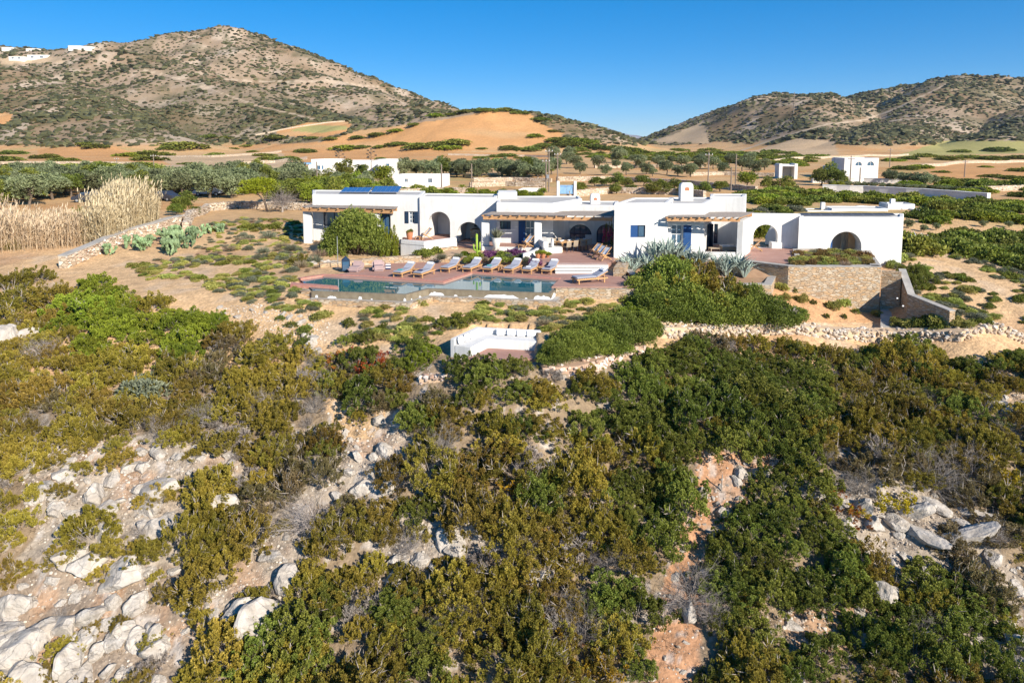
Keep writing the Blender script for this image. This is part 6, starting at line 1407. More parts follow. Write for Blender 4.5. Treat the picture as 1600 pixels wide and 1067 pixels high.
e = far_house('neighbour_villa', [(1388,1430,319,86,3),(1300,1388,326,84,3.5),(1262,1300,329,84,3),(1345,1362,323.5,88.5,2),(1306,1330,324,88.5,2),(1431,1452.5,328,84,2.5),(1393,1399.5,311,87.5,.6),(1284,1290,316.5,86,.6)], [(0,1407,326,1410,329,0,'wframe')], 'low white flat-roofed villa with two chimneys behind the right wing')
far_house('small_shed', [(810,846,296,108,4)], [], 'plain pale shed with a flat roof behind the villa', cat='shed', mats_=('white2', 'white2'))
far_house('hilltop_house', [(13,37,88.5,690,9)], [(0,18,90,21,92,0,'frame'),(0,28,90,31,92,0,'frame')], 'left one of the two white houses high on the left hillside', yb=95, mats_=('white2', 'white2'))
far_house('hilltop_house', [(42,74,86,700,9)], [(0,48,88.5,52,90.5,0,'frame'),(0,62,88.5,67,90.5,0,'frame')], 'right one of the two white houses high on the left hillside', yb=93, mats_=('white2', 'white2'))
far_house('ridge_house', [(2,18,74,850,9)], [], 'small pale house on the skyline at the far left', yb=80, mats_=('white2', 'white2')); far_house('ridge_house', [(40,58,76,850,9)], [], 'small pale house on the skyline left of the hill saddle', yb=80, mats_=('white2', 'white2')); far_house('ridge_house', [(106,125,71.5,830,10),(125,142,72.5,830,8)], [], 'pale double house on the skyline left of the big hill', yb=79, mats_=('white2', 'white2'))
# gate
e = empty('garden_gate', (0, 0, 0), label='pale blue double gate between white posts behind the villa', cat='gate')
Yg = 104
for k, (a0, a1) in enumerate(((875,885.5),(886,896.5))):
    p0, p1 = XY(a0, Yg, 1.5), XY(a1, Yg, 1.5); zt, zb = W(880,289.5,Yg)[2], W(880,303.5,Yg)[2]; n_ = 9; lf = None
    m = MB()
    m.box(((p0[0]+p1[0])/2, Yg+.04, (zt+zb)/2), (p1[0]-p0[0], .04, zt-zb)); m.box(((p0[0]+p1[0])/2, Yg-.02, zt-.1), (p1[0]-p0[0], .05, .12)); m.box(((p0[0]+p1[0])/2, Yg-.02, zb+.12), (p1[0]-p0[0], .05, .12)); m.bar((p0[0], Yg-.03, zb+.1), (p1[0], Yg-.03, zt-.1), .08); m.build('gate_leaf', M['pale_blue'], e)
for a0 in (872, 898.5): m = MB(); p0 = XY(a0, Yg, 1.5); m.box((p0[0], Yg, zb+.85), (.45, .45, 2.3)); m.build('gate_post', M['white'], e, bevel=.04)
# poles
def pole(px_, yb, yt, label, arm=True, lean=0, r_=.13, grp='wooden power poles'):
    p = hit(px_, yb); zt = W(px_, yt, p[1])[2]; e = empty('power_pole', p, label=label, cat='power pole', group=grp); m = MB(); h_ = zt-p[2]; m.tube((0, 0, -.3), (lean, 0, h_), r_, r_*.75, 8); m.build('pole', M['polewood'], e)
    if arm:
        m = MB(); m.box((lean, -.1, h_-.5), (1.3, .1, .12)); m.build('crossarm', M['polewood'], e)
        for s_ in (-.55, 0, .55): q = MB(); q.lathe((lean+s_, -.1, h_-.44), [(.05, 0), (.07, .08), (.03, .2)], 6); q.build('insulator', M['wcush'], e)
    return e
pole(241,273,241,'power pole among the fields at the far left, taller one'); pole(183,266,246,'power pole among the fields at the far left, shorter one')
e = pole(853,300,248,'left one of the pair of tall power poles behind the villa'); m = MB(); m.box((.25, -.25, 2.6), (.4, .3, .6)); m.build('junction_box', M['steel'], e)
pole(857.5,300,232.5,'right one of the pair of tall power poles behind the villa'); pole(871,292,238,'single power pole just right of the tall pair'); pole(1106,300,238,'thin power pole above the right chimney'); pole(1149,294,241,'right one of the two poles near the bright green pine',False); pole(1142,298,261,'short left one of the two poles near the bright green pine',False)
pole(496,298,253,'pole in front of the white house with the blue pergola',False); pole(690,300,257,'pole at the right corner of the low annex',False); pole(737,296,256,'thin pole left of the terrace walls',False); pole(741,308,290,'short post behind the centre of the villa roof',False,r_=.1)
pole(1507,277,250,'power pole in the orange field on the right'); pole(1343,293,262,'pole in front of the arched-window house',False); pole(1328,290,244,'pole at the left corner of the arched-window house'); pole(1390,262,232,'small power pole below the right-hand hills'); pole(1240,178,145,'mast on the slope of the nearer right hill',r_=.5)
# cars under the trees
def car(px_, yb, m_, rz, label):
    p = hit(px_, yb); e = empty('parked_car', p, R(rz), label=label, cat='car'); prof = [(-2.1,.35),(-2.15,.7),(-1.9,.9),(-1.35,.98),(-.85,1.42),(.75,1.46),(1.35,1.05),(2.0,.92),(2.15,.6),(2.1,.35)]
    b = MB(); n_ = len(prof); vs = []
    for s_, wv in ((-1, 1), (1, 1)): vs += [(x_, s_*(.82 if z_ < 1.1 else .66), z_) for x_, z_ in prof]
    b.add(vs, [(i, (i+1) % n_, n_+(i+1) % n_, n_+i) for i in range(n_)]+[tuple(range(n_)), tuple(range(n_, 2*n_))]); b.build('body', M[m_], e, bevel=.05)
    for s_ in (-1, 1): g = MB(); g.add([(-1.1, s_*.80, 1.02), (1.15, s_*.80, 1.04), (.65, s_*.69, 1.38), (-.75, s_*.69, 1.36)], [(0, 1, 2, 3)]); g.build('side_window', M['glass'], e)
    for x_ in (-1.3, 1.3):
        for s_ in (-1, 1): g = MB(); g.tube((x_, s_*.68, .32), (x_, s_*.87, .32), .32, .32, 14); w_ = g.build('wheel', M['tyre'], e); g = MB(); g.tube((x_, s_*.86, .32), (x_, s_*.885, .32), .18, .18, 10); g.build('rim', M['steel'], w_)
car(140,316,'carpaint',8,'dark car parked under the olive trees behind the reeds'); car(258,314,'carpaint',-20,'dark car parked under the trees right of the reeds'); car(325,306,'silver',12,'pale car under the trees beyond the curved stone wall')
# ------------------------------------------------------------------ trees and hedges
def tree_px(kind, px_, py_, w_, label, group=None, sz=1.0, name=None, cat='tree'):
    p = hit(px_, py_); d = p[1]; return tree(kind, p[0], p[1], w_/F*d/2.05, label, group, cat, name, sz, p[2])
def scatter_trees(poly, step, y0, y1, kinds, smin, smax, lab, group, seed, sz=1.0, prob=1.0):
    x, y, z, px, py = pts_on(poly, step, y0, y1, .35, seed); r = np.random.default_rng(seed)
    for i in range(len(x)):
        if r.random() > prob: continue
        k_ = kinds[int(r.integers(len(kinds)))]; nm = {'olive_tree': 'silvery-green olive tree', 'carob_tree': 'dark green bushy tree', 'young_tree': 'bright green bushy tree'}[k_]
        tree(k_, x[i], y[i], r.uniform(smin, smax), nm+' '+lab+', '+bpos(px[i]), group, sz=sz*r.uniform(.85, 1.1), z=z[i])
scatter_trees([(-60,324),(-60,282),(250,278),(400,284),(470,282),(470,300),(360,312),(250,306),(120,305),(60,326)], 4.2, 78, 135, ['olive_tree', 'olive_tree', 'olive_tree', 'carob_tree'], 2.0, 2.8, 'in the grove behind the reeds', 'trees of the grove behind the reeds', 41, .95)
scatter_trees([(420,318),(430,300),(560,296),(618,300),(618,312),(540,313),(480,325)], 3.4, 66, 120, ['carob_tree', 'carob_tree', 'young_tree', 'olive_tree'], 1.2, 1.9, 'between the left wing and the low annex', 'trees between the left wing and the annex', 42)
scatter_trees([(620,276),(790,280),(850,284),(850,274),(760,268),(640,266)], 5.0, 112, 170, ['olive_tree', 'olive_tree', 'carob_tree'], 2.0, 2.6, 'in the row behind the low annex', 'olive trees behind the annex', 43)
scatter_trees([(700,308),(860,306),(860,312),(700,316)], 2.6, 66, 115, ['carob_tree', 'young_tree'], .7, 1.1, 'just behind the villa roof', 'bushes behind the villa roof', 44, .8, .7)
for px_, py_, w_ in [(886,257,20),(900,263,20),(907,272,18),(935,263,20),(965,255,24),(964,264,14),(979,274,20),(1001,263,20),(1009,273,18),(1027,263,20),(1042,273,22),(1066,263,20),(1079,277,22),(1093,265,22),(865,250,20),(838,275,28),(862,273,26),(797,277,26),(890,248,18),(1115,265,20),(1130,272,18),(1160,268,22),(1180,272,20),(1195,266,18),(1050,258,14),(990,256,14),(1100,256,16),(1140,258,18),(1170,256,18),(945,274,16),(1060,275,16),(1020,276,14)]:
    tree_px('olive_tree', px_, py_, w_*1.3, 'rounded olive tree on the terraces, '+bpos(px_)+(', top row' if py_ < 260 else ', middle row' if py_ < 268 else ', bottom row'), 'olive trees on the terraced slope', .95)
for px_, py_, w_ in [(964,291,30),(962,303,24),(986,302,20),(1005,291,26),(1022,304,30),(1043,304,24),(906,302,26),(893,302,18),(1075,306,30),(1100,304,28),(930,292,24),(945,292,20),(1055,296,24),(1125,300,26),(1035,295,22),(980,293,22)]:
    tree_px('carob_tree', px_, py_, w_*1.15, 'dark round bush behind the villa chimneys, '+bpos(px_)+(', rear' if py_ < 298 else ', front'), 'dark bushes behind the villa chimneys', .7)
tree_px('young_tree', 1168, 297, 34, 'bright green round pine behind the right chimney', sz=1.0); tree_px('carob_tree', 1200, 297, 30, 'dark green tree right of the bright round pine', sz=.8); tree_px('carob_tree', 1230, 298, 34, 'dark green bushes below the open carport', sz=.8)
tree_px('young_tree', 599, 290, 40, 'light green tree left of the low annex', sz=.9); tree_px('carob_tree', 540, 281, 38, 'dark tree in front of the white house with the pergola'); tree_px('young_tree', 549, 290, 22, 'small light green tree in front of the white house')
e = tree_px('carob_tree', 565, 278, 26, 'bougainvillea with magenta flowers against the white house', name='bougainvillea'); VAR['mag'] = [foliage('flowers', 'magenta', lobes_dome(9, rng, .9, rl=(.3, .5)), 60, 4, .12, .09, 210, stems=False)]; c = link('flowers', VAR['mag'][0], e); c.location = (-.3, -.5, .5); c.scale = (.6, .5, .9)
for px_, py_, w_ in [(1282,290,26),(1296,286,30),(1307,291,26),(1318,290,18),(1276,284,18),(1388,287,22),(1400,287,18),(1412,289,20),(1430,290,20),(1445,292,22),(1460,291,18)]: tree_px('carob_tree' if px_ < 1330 else 'olive_tree', px_, py_, w_*1.2, ('dark dense tree left of' if px_ < 1330 else 'pale shrub-like tree right of')+' the arched-window house', 'trees beside the arched-window house', 1.0)
for k_, px_ in enumerate(range(1300, 1545, 13)): tree_px('olive_tree', px_, 292+(px_-1300)*.045, 15, 'small clipped tree behind the white-capped wall', 'row of small trees behind the white-capped wall', .8)
def hedge(poly, step, y0, y1, kinds, smin, smax, nm, lab, group, seed, sz=.9, prob=1.0):
    x, y, z, px, py = pts_on(poly, step, y0, y1, .4, seed); r = np.random.default_rng(seed)
    for i in range(len(x)):
        if r.random() > prob: continue
        k_ = kinds[int(r.integers(len(kinds)))]; place(k_, nm, x[i], y[i], r.uniform(smin, smax), ('bright green' if k_ in ('farbright', 'bright') else 'grey-green' if k_ == 'greymound' else 'straw-coloured' if k_ == 'spray' else 'dark green')+' bush '+lab+', '+bpos(px[i]), 'bush', group, sz=sz*r.uniform(.8, 1.2), z=z[i])
hedge([(1150,318),(1160,303),(1250,301),(1400,312),(1620,322),(1620,334),(1460,328),(1420,320),(1270,316),(1240,322)], 2.5, 70, 118, ['farbush', 'farbush', 'farbright'], 1.2, 1.8, 'hedge_bush', 'in the hedges behind the right wing', 'green hedges behind the right wing', 51, .85)
hedge([(1165,332),(1250,326),(1262,330),(1200,338),(1170,342)], 2.0, 60, 90, ['farbush', 'greymound'], .8, 1.3, 'hedge_bush', 'close behind the open arch', 'bushes close behind the open arch', 52, .9, .8)
hedge([(1420,345),(1460,335),(1620,340),(1620,350),(1530,345),(1450,352)], 2.8, 62, 100, ['farbush', 'farbright'], 1.0, 1.7, 'hedge_bush', 'in the hedge above the orchard', 'hedge above the young orchard', 53, .8)
hedge([(1410,384),(1490,372),(1560,374),(1700,378),(1700,425),(1600,424),(1550,410),(1480,392),(1430,398)], 2.0, 44, 75, ['farbush', 'farbush', 'mastic'], 1.3, 2.0, 'hedge_bush', 'in the dark hedge right of the villa', 'dark hedge right of the villa', 54, .85)
for px_, py_, w_ in [(1420,357,16),(1463,360,13),(1507,362,10),(1537,355,12),(1527,374,16),(1555,366,12),(1575,375,18),(1577,356,12),(1595,350,12),(1577,340,12),(1487,366,10),(1443,362,12)]: tree_px('olive_tree', px_, py_, w_*1.1, 'small young tree in the sandy orchard on the right, '+('left' if px_ < 1520 else 'right')+' half', 'young trees of the sandy orchard', 1.0)
e = empty('bare_tree', hit(1436, 394), label='small pale-stemmed young fig tree beside the right wing', cat='tree'); m = MB(); m.tube((0, 0, -.1), (0, 0, 1.0), .06, .05, 6)
for k in range(7): m.tube((0, 0, .9), (.7*math.cos(k*.9), .7*math.sin(k*.9), 1.5+.12*(k % 3)), .035, .015, 5)
m.build('trunk', M['wcush'], e)
# bushes along the fields
FB = [(137,227,30),(150,231,40),(72,247,40),(200,245,40),(232,251,50),(238,243,50),(335,244,34),(294,257,24),(366,233,16),(385,229,20),(395,238,18),(410,244,26),(422,249,30),(450,251,40),(477,238,34),(487,217,24),(437,217,40),(353,217,24),(288,231,60),(328,215,30),(265,233,40),(20,241,40),(156,259,40),(131,265,60),(187,266,60),(219,263,60),(28,265,60),(70,263,50),(0,252,50),(100,252,40),
      (475,238,32),(539,234,44),(565,231,26),(593,231,26),(621,227,34),(659,231,50),(681,228,40),(711,225,48),(700,233,40),(754,233,16),(797,233,36),(824,235,40),(850,229,34),(872,221,40),(884,228,50),(906,224,50),(752,248,26),(771,246,24),(790,245,36),(812,248,18),(918,242,16),(940,240,20),(962,248,24),(445,250,40),(415,244,30),(595,249,20),(643,257,30),(660,262,30),(680,258,34),(700,256,26),(900,236,40),(930,232,40),(960,234,40),(985,237,40),
      (1010,240,30),(1040,243,40),(1070,245,40),(1100,243,36),(1130,243,40),(1165,244,40),(1200,247,40),(1230,250,30),(1260,253,30),(1395,252,30),(1420,249,30),(1450,246,40),(1480,250,40),(1510,248,40),(1550,250,40),(1590,249,40),(1440,263,40),(1410,265,40),(1470,270,24),(1550,277,34),(1585,280,40),(1500,238,30),(1560,236,40),(1540,262,20),(1250,246,24),(1210,240,40),(1060,236,30),(1110,236,30),(560,216,26),(590,212,30),(620,206,30),(650,196,26),(520,218,26),(1520,285,40),(1570,288,40),(1480,283,40),(1600,268,40),(680,182,30),(706,180,24),(726,176,34),(756,174,36),(790,174,36),(812,178,30),(845,188,30),(835,214,30),(865,206,20)]
for i, (px_, py_, w_) in enumerate(FB):
    k_ = 'farbright' if i % 7 == 3 else 'farbush'
    at_px(k_, 'field_bush', px_, py_, w_*1.05, ('lime green' if k_ == 'farbright' else 'dark green')+' flat bush in the distant fields '+bpos(px_)+(', upper' if py_ < 228 else ', middle' if py_ < 243 else ', lower'), 'bush', 'bushes in the distant fields', sz=.42)
hedge([(60,262),(-60,270),(-60,282),(420,282),(470,270),(300,268)], 6, 140, 260, ['farbush', 'farbush', 'farbright'], 2.0, 3.5, 'grove_bush', 'behind the grove', 'bushes behind the grove', 55, .5, .5)
hedge([(880,240),(1210,238),(1290,246),(1260,262),(1160,256),(900,247)], 7, 170, 420, ['farbush', 'farbush', 'farbright'], 2.0, 3.6, 'valley_bush', 'on the valley floor', 'bushes on the valley floor', 56, .5, .55)
hedge([(700,262),(640,258),(760,254),(860,258),(860,268)], 5, 140, 260, ['farbush', 'farbright'], 1.6, 3.0, 'field_bush', 'above the row behind the annex', 'bushes above the annex row', 57, .6, .7)
hedge([(1480,300),(1420,292),(1620,286),(1620,312)], 4.4, 90, 170, ['farbush', 'farbush', 'farbright'], 1.6, 2.6, 'hedge_bush', 'at the far right below the orange field', 'bushes below the right orange field', 58, .7, .8)
# lime-green hedge, pine, dead tree
for px_, py_, w_ in [(768,308,34),(790,306,30),(815,308,28),(748,309,30)]: at_px('bright', 'lime_hedge', px_, py_, w_*1.2, 'lime-green trimmed hedge behind the middle of the villa roof', 'hedge', 'lime-green hedge behind the roof', sz=.8)
e = empty('yellow_pine', hit(418, 331), label='yellow-green pine leaning left in front of the grove', cat='tree'); s_ = e.location.y/F
m = MB(); m.tube((0, 0, -.2), (-.3, 0, 1.3), .16, .12, 8); m.tube((-.3, 0, 1.2), (-1.3, 0, 2.5), .11, .06, 7); m.tube((-.3, 0, 1.2), (.1, .1, 2.8), .09, .04, 7); m.tube((-.9, 0, 2.0), (-2.0, 0, 2.4), .06, .03, 6); m.build('trunk', M['bark'], e)
pm = foliage('pine_crown', 'pine', crown_lobes(22, np.random.default_rng(8)), 110, 5, .09, .03, 220, stems=False, upb=.9)
c = link('crown', pm, e); c.scale = (2.5, 1.9, 1.75); c.location = (-1.25, 0, .95)
e = empty('dead_tree', hit(441, 332), label='leafless grey tree right of the yellow pine', cat='tree'); m = MB(); m.tube((0, 0, -.2), (.1, 0, 1.3), .13, .08, 7); m.build('trunk', M['deadwood'], e)
VAR['deadcrown'] = [twigbush('dead_crown', 230, 36, thick=1.2, h=.9)]; c = link('branches', VAR['deadcrown'][0], e); c.location = (0, 0, .8); c.scale = (2.1, 1.8, 2.2)
# agave bloom stalks and palms
for px_, yb, yt in ((530,272,234),(580,280,234)):
    p = hit(px_, yb); e = empty('agave_stalk', p, label='tall dry agave flower stalk '+('left of' if px_ < 550 else 'right of')+' the bougainvillea', cat='plant'); h_ = W(px_, yt, p[1])[2]-p[2]; m = MB(); m.tube((0, 0, 0), (.1, 0, h_), .1, .04, 6)
    for k in range(9):
        a = k*2.2; zz = h_*(.6+.042*k); q = (1.5-.12*k); b = (q*math.cos(a), q*math.sin(a)*.6, zz+.5); m.tube((.05, 0, zz), b, .05, .03, 5); m.lathe((b[0], b[1], b[2]-.1), [(.15, 0), (.32, .12), (.2, .3)], 6)
    m.build('stalk', M['bark'], e)
def palm_mesh(seed):
    r = np.random.default_rng(seed); B, D = [], []
    for i in range(26):
        a = i*2.4; e0 = r.uniform(.1, 1.2); L = 1.0
        for j in range(14):
            t = j/13; c = np.array([math.cos(a)*L*t*math.cos(e0), math.sin(a)*L*t*math.cos(e0), L*t*math.sin(e0)-.55*t*t]); s = np.array([-math.sin(a), math.cos(a), 0])
            for q in (-1, 1): B.append(c); D.append(s*q*.8+np.array([math.cos(a), math.sin(a), -.3])*.6)
    B = np.array(B); D = np.array(D); D /= np.linalg.norm(D, axis=1)[:, None]; v, f = blades(B, D, .26, .05, r); return mesh_np('palm_fronds', v, f, [M['bright']], attrs={'tint': np.repeat(r.random(len(B)), 5)})
PM = palm_mesh(5)
for px_, py_, w_, lb in [(598,296,24,'small palm in front of the wall left of the annex'),(709,309,22,'small fan palm just behind the villa roof'),(1308,297,26,'palm in front of the trees left of the arched-window house'),(1392,303,16,'small palm behind the long white-capped wall'),(722,296,14,'small palm right of the annex')]:
    p = hit(px_, py_); k = w_/F*p[1]/2; e = empty('palm_tree', p, label=lb, cat='palm tree'); c = link('fronds', PM, e); c.scale = (k, k, k); c.location = (0, 0, k*.7); m = MB(); m.tube((0, 0, -.2), (0, 0, k*.75), .16, .14, 7); m.build('trunk', M['bark'], e)
# reeds
def reeds(name, poly, n, hmin, hmax, seed, label, y0, y1):
    x, y, z, px, py = pts_on(poly, .34, y0, y1, .5, seed); r = np.random.default_rng(seed); k = max(1, int(n/len(x))); x = np.repeat(x, k)+r.normal(size=len(x)*k)*.12; y = np.repeat(y, k)+r.normal(size=len(y)*k)*.12; z = np.repeat(z, k)
    px = np.repeat(px, k); N = len(x); hh = r.uniform(hmin, hmax, N)*(.85+.6*fbm(x/2.2, y/2.2, seed, 3)); ln = np.stack([r.normal(size=N)*.1+.04, r.normal(size=N)*.08, np.ones(N)], 1); ln /= np.linalg.norm(ln, axis=1)[:, None]; B = np.stack([x, y, z-.05], 1); V, Fs, T = [], [], []; o = 0
    v, f = blades(B, ln, hh, .03, r); V.append(v); Fs.append(f); T.append(np.repeat(r.uniform(.1, .9, N), 5)); o = len(v)
    for q in range(5):
        t = r.uniform(.15, .95, N); d = ln*.7+r.normal(size=(N, 3))*[.5, .5, .2]+[.1, 0, .2]; d /= np.linalg.norm(d, axis=1)[:, None]; v, f = blades(B+ln*(hh*t)[:, None], d, r.uniform(.25, .6, N), .035, r); V.append(v); Fs.append(f+o); o += len(v); T.append(np.repeat(r.uniform(.0, 1, N), 5))
    V.append(blades(B+ln*hh[:, None]*.93, ln+[.15, 0, 0], .38, .07, r)[0]); Fs.append((np.arange(N)[:, None]*5+np.arange(5))+o); T.append(np.repeat(r.uniform(.6, 1, N), 5))
    link(name, mesh_np(name, np.concatenate(V), np.concatenate(Fs), [M['reed']], attrs={'tint': np.concatenate(T)}), kind='stuff', label=label, cat='reeds')
reeds('reeds', [(-80,365),(20,360),(60,366),(128,378),(130,388),(60,392),(-80,402)], 3600, 2.2, 3.6, 3, 'dense dry giant reeds at the far left edge', 44, 75)
reeds('reeds', [(135,385),(150,366),(200,358),(243,354),(244,360),(215,368),(190,380),(165,388)], 4200, 2.6, 4.3, 4, 'dense clump of tall straw-coloured giant reeds left of the garden wall', 44, 75)
reeds('reeds', [(125,368),(160,362),(150,380),(120,384)], 600, 1.2, 2.2, 5, 'thin low straw-coloured reeds between the two reed banks', 44, 75)
at_px('juniper', 'round_shrub', 18, 387, 44, 'round olive-green shrub in front of the left reeds', 'shrub', sz=1.2); at_px('mastic', 'green_shrub', 127, 342, 26, 'small green tree between the two reed banks', 'shrub', sz=2)
for px_, py_, w_ in [(285,333,34),(275,337,26),(303,338,22),(290,322,30)]: tree_px('carob_tree', px_, py_, w_*1.1, 'dark round bush at the bend of the curved stone wall', 'dark bushes at the bend of the wall', .8)
for px_, py_, w_ in [(400,358,24),(382,357,20),(428,357,22),(462,350,14),(330,352,16),(350,355,16),(365,360,16),(393,348,14)]: at_px('farbush' if px_ in (400, 382, 428, 462) else 'spray', 'low_bush', px_, py_, w_, ('dark green' if px_ in (400, 382, 428, 462) else 'dry grey')+' low bush on the sand below the yellow pine', 'shrub', 'low bushes below the yellow pine', sz=1.0)
for i, (px_, py_, w_) in enumerate([(470,402,50),(30,470,110),(80,462,110),(20,440,90),(60,430,80),(0,500,110),(150,440,90),(180,455,80),(120,470,110),(160,480,120),(200,470,60)]):
    at_px(['juniper', 'bright'][1 if 110 < px_ < 210 else 0], 'juniper_shrub' if not 110 < px_ < 210 else 'green_shrub', px_, py_+10, w_*.85, ('yellowish green' if 110 < px_ < 210 else 'dark olive')+' shrub below the capped stone wall on the left', 'shrub', 'shrubs below the capped stone wall')
# ------------------------------------------------------------------ hillside scrub
r7 = np.random.default_rng(77)
def scrub(xs0, xs1, y0, y1, st, smin, smax, thr, seed):
    gx, gy = np.meshgrid(np.arange(xs0, xs1, st), np.arange(y0, y1, st)); x = gx.ravel()+r7.uniform(-.5, .5, gx.size)*st; y = gy.ravel()+r7.uniform(-.5, .5, gx.size)*st
    k = (np.abs(x) < y*.82); x, y = x[k], y[k]; rh = ridge_h(x, y); k = rh-np.interp(y, [180, 800], [2, 7]) > 2.5; x, y = x[k], y[k]
    z = height(x, y); px, py = proj(x, y, z); n_ = .55*fbm(x/60, y/70, seed, 4)+.5*fbm(x/14, y/14, seed+5, 2); k = n_ > thr*.75+.25*r7.normal(size=len(x))*.6
    for P_ in FIELDS_O+FIELDS_G+FIELDS_S: k &= ~pip(px, py, P_)
    for T, wd in TRACKS: k &= seg_d(px, py, T) > wd+1
    x, y, z, n_ = x[k], y[k], z[k], n_[k]; s = r7.uniform(smin, smax, len(x))*np.clip(.8+n_, .6, 1.5); N = len(x); nv = len(IV1)
    V = IV1[None]*(1+.35*r7.normal(size=(N, nv, 1)))*s[:, None, None]*np.array([1, 1, .5]); V += np.stack([x, y, z+s*.12], 1)[:, None]
    print('scrub', N); return V.reshape(-1, 3), (IF1[None]+(np.arange(N)*nv)[:, None, None]).reshape(-1, 3), np.repeat(r7.random(N), nv)
S1 = scrub(-750, 760, 430, 960, 5.2, 1.2, 3.3, -.5, 300); S2 = scrub(-420, 420, 250, 560, 4.2, 1.0, 2.6, -.34, 320)
M['scrub'] = leaf_mat('scrub_foliage', (.05,.05,.02), (.085,.085,.034), (.14,.13,.055), trans=0)
link('hillside_scrub', mesh_np('hillside_scrub', np.r_[S1[0], S2[0]], np.r_[S1[1], S2[1]+len(S1[0])], [M['scrub']], attrs={'tint': np.r_[S1[2], S2[2]]}), kind='stuff', label='low dark scrub dotted over the rocky hillsides', cat='scrub')
print('objects', len(bpy.data.objects))

for px_, py_, w_ in [(650,302,34),(672,303,30),(630,303,26),(690,304,22),(610,304,30),(590,302,34)]: at_px('farbush', 'low_bush', px_, py_, w_, 'brownish green bush in front of the low annex, '+('left' if px_ < 640 else 'right')+' half', 'bush', 'bushes in front of the low annex', sz=1.0)
for px_, py_, w_ in [(470,284,26),(490,284,24),(512,286,26),(530,288,24),(455,286,26),(575,286,24)]: tree_px('olive_tree' if px_ % 4 else 'carob_tree', px_, py_, w_*1.2, 'green tree in front of the white house with the pergola, '+('left' if px_ < 500 else 'right')+' half', 'trees in front of the white house', .8)


for px_, py_, w_ in [(1405,508,30),(1425,512,40),(1450,512,44),(1475,510,40),(1497,507,34),(1515,512,30),(1440,504,26),(1462,502,30),(1540,508,26)]: at_px('garden' if px_ % 2 else 'succ', 'ramp_bush', px_, py_, w_, 'blue-green bush at the foot of the ramp wall', 'shrub', 'bushes at the foot of the ramp wall', sz=1.0)
# ------------------------------------------------------------------ air
m = MB(); m.box((0, 2620, 50), (14400, 5400, 270)); hz = m.build('haze', M['white'], kind='stuff')
hm = bpy.data.materials.new('haze'); hm.use_nodes = True; n = hm.node_tree; n.nodes.clear(); o_ = n.nodes.new('ShaderNodeOutputMaterial'); pv = n.nodes.new('ShaderNodeVolumePrincipled')
pv.inputs['Color'].default_value = (.82, .90, 1, 1); pv.inputs['Density'].default_value = .00006; pv.inputs['Anisotropy'].default_value = .2; n.links.new(pv.outputs[0], o_.inputs['Volume']); hz.data.materials.clear(); hz.data.materials.append(hm)
for px_, py_, w_ in [(1182,372,30),(1192,370,26),(1178,366,30),(1202,369,24)]: at_px('farbright' if px_ == 1182 else 'farbush', 'hedge_bush', px_, py_, w_, 'green bush seen through the open arch', 'bush', 'bushes behind the open arch', sz=2.2)
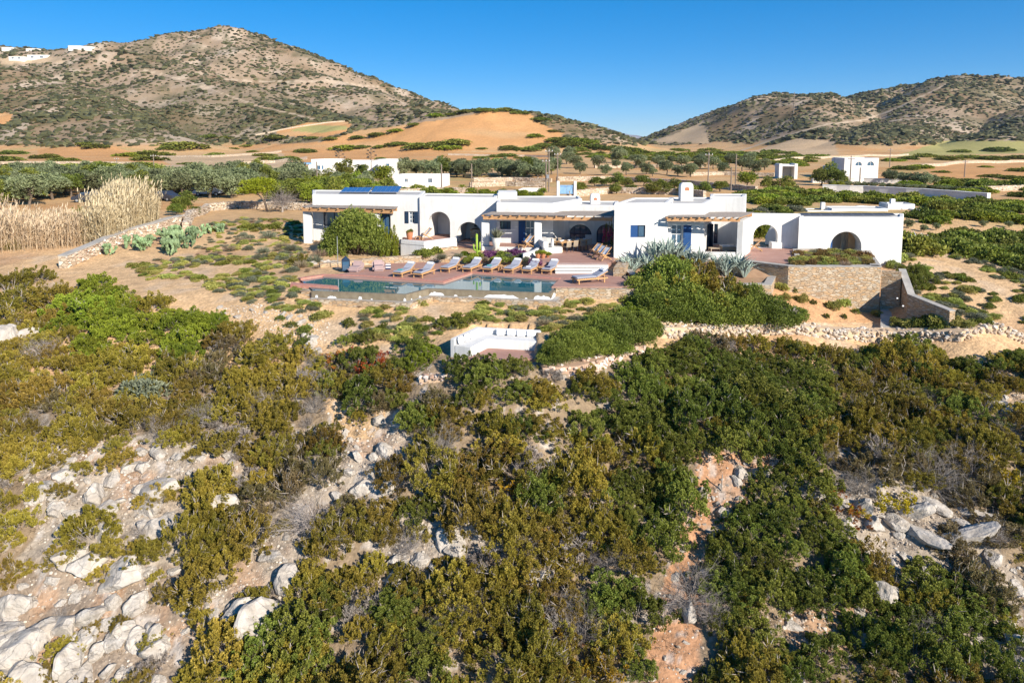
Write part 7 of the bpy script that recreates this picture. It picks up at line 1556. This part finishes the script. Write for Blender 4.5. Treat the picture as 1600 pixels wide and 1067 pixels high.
# every label singles out one thing: shorten, then tell look-alikes apart by row and order
def _short(l):
    for a, b in ((' flat-topped', ''), (' between the prickly pears and the villa', ' left of villa'), (' ground-cover shrub on the sand', ' ground-cover shrub'), (' shrub in the sandy garden right of the ramp', ' shrub right of ramp'), (' glossy', ''), (' on the bare sand', ' on sand'), (' in the clump right of the white bench', ' right of the white bench'), (' below the pool, under', ' under'), (' left of the pool, ', ' left of pool, '), (' right of the white bench, ', ' by the bench, '), (' between the left wing and the low annex', ' between left wing and annex'), ('silvery-green', 'silvery'), (' on the terraces', ' on terraces'), ('spreading ', ''), (' in the distant fields ', ' in fields '), (' at the lower edge of the garden', ' below the garden'), (' planted in the orange soil below the retaining wall', ' on orange soil'), (' in the raised planter on the right', ' in raised planter'), (' among the plants of the raised planter', ' in the raised planter'), (' in the grove behind the reeds', ' in the grove'), (' in the big round bush below the agaves', ' in the big round bush'), (' behind the villa chimneys', ' behind the chimneys'), ('tall blue-grey agave below the right white block, ', 'blue-grey agave '), (' in the hedges behind the right wing', ' in the back hedges'), (' in the dark hedge right of the villa', ' in the dark right hedge'), (' in the planted bed behind the ', ' in the bed behind the '), ('low green ground-cover', 'low green'), (' ground-cover shrub', ' shrub'), (' left of villa, left of coping', ' left of coping'), (' left of villa, under prickly pears', ' under prickly pears'), (' left of villa, far left', ' far left of villa'), (' on sand by the bench', ' by the bench'), (' left of pool, left of coping', ' left of coping'), (' left of pool, under prickly', ' under prickly'), (' in the hedge above the orchard', ' above the orchard'), (' above the row behind the annex', ' behind the annex row')):
        l = l.replace(a, b)
    return l
ORD = ['leftmost', 'second', 'third', 'fourth', 'fifth', 'sixth', 'seventh', 'eighth']
_g = {}
for o in bpy.data.objects:
    if o.parent is None and 'label' in o.keys():
        o['label'] = _short(o['label']); _g.setdefault(o['label'], []).append(o)
for l, os_ in list(_g.items()):
    if len(os_) < 2 or os_[0].get('category') == 'bowl': continue
    P_ = []
    for o in os_:
        a, b = proj(o.location.x, o.location.y, o.location.z); P_.append((float(b), float(a), o))
    P_.sort(key=lambda t: t[0]); n = len(P_); k = -(-n//7)
    for r_ in range(k):
        row = sorted(P_[r_*n//k:(r_+1)*n//k], key=lambda t: t[1]); rn = '' if k == 1 else (', '+(('rear', 'front') if k == 2 else ('rear', 'middle', 'front'))[r_]+' row') if k < 4 else ', '+('first', 'second', 'third', 'fourth', 'fifth', 'sixth', 'seventh', 'eighth')[min(r_, 7)]+' row'
        for i, (_, _, o) in enumerate(row):
            o['label'] = l+rn+('' if len(row) == 1 else ', '+('rightmost' if i == len(row)-1 else ORD[i]+('' if i == 0 else ' from left')))
            if len(o['label'].split()) > 16: o['label'] = o['label'].replace(' from left', '').replace(' row,', ',')
_bad = [o['label'] for o in bpy.data.objects if 'label' in o.keys() and len(o['label'].split()) > 16]
from collections import Counter
_c = Counter(o['label'] for o in bpy.data.objects if 'label' in o.keys() and o.parent is None); print('long', len(_bad), _bad[:6], 'shared', sum(v for v in _c.values() if v > 1), _c.most_common(5))
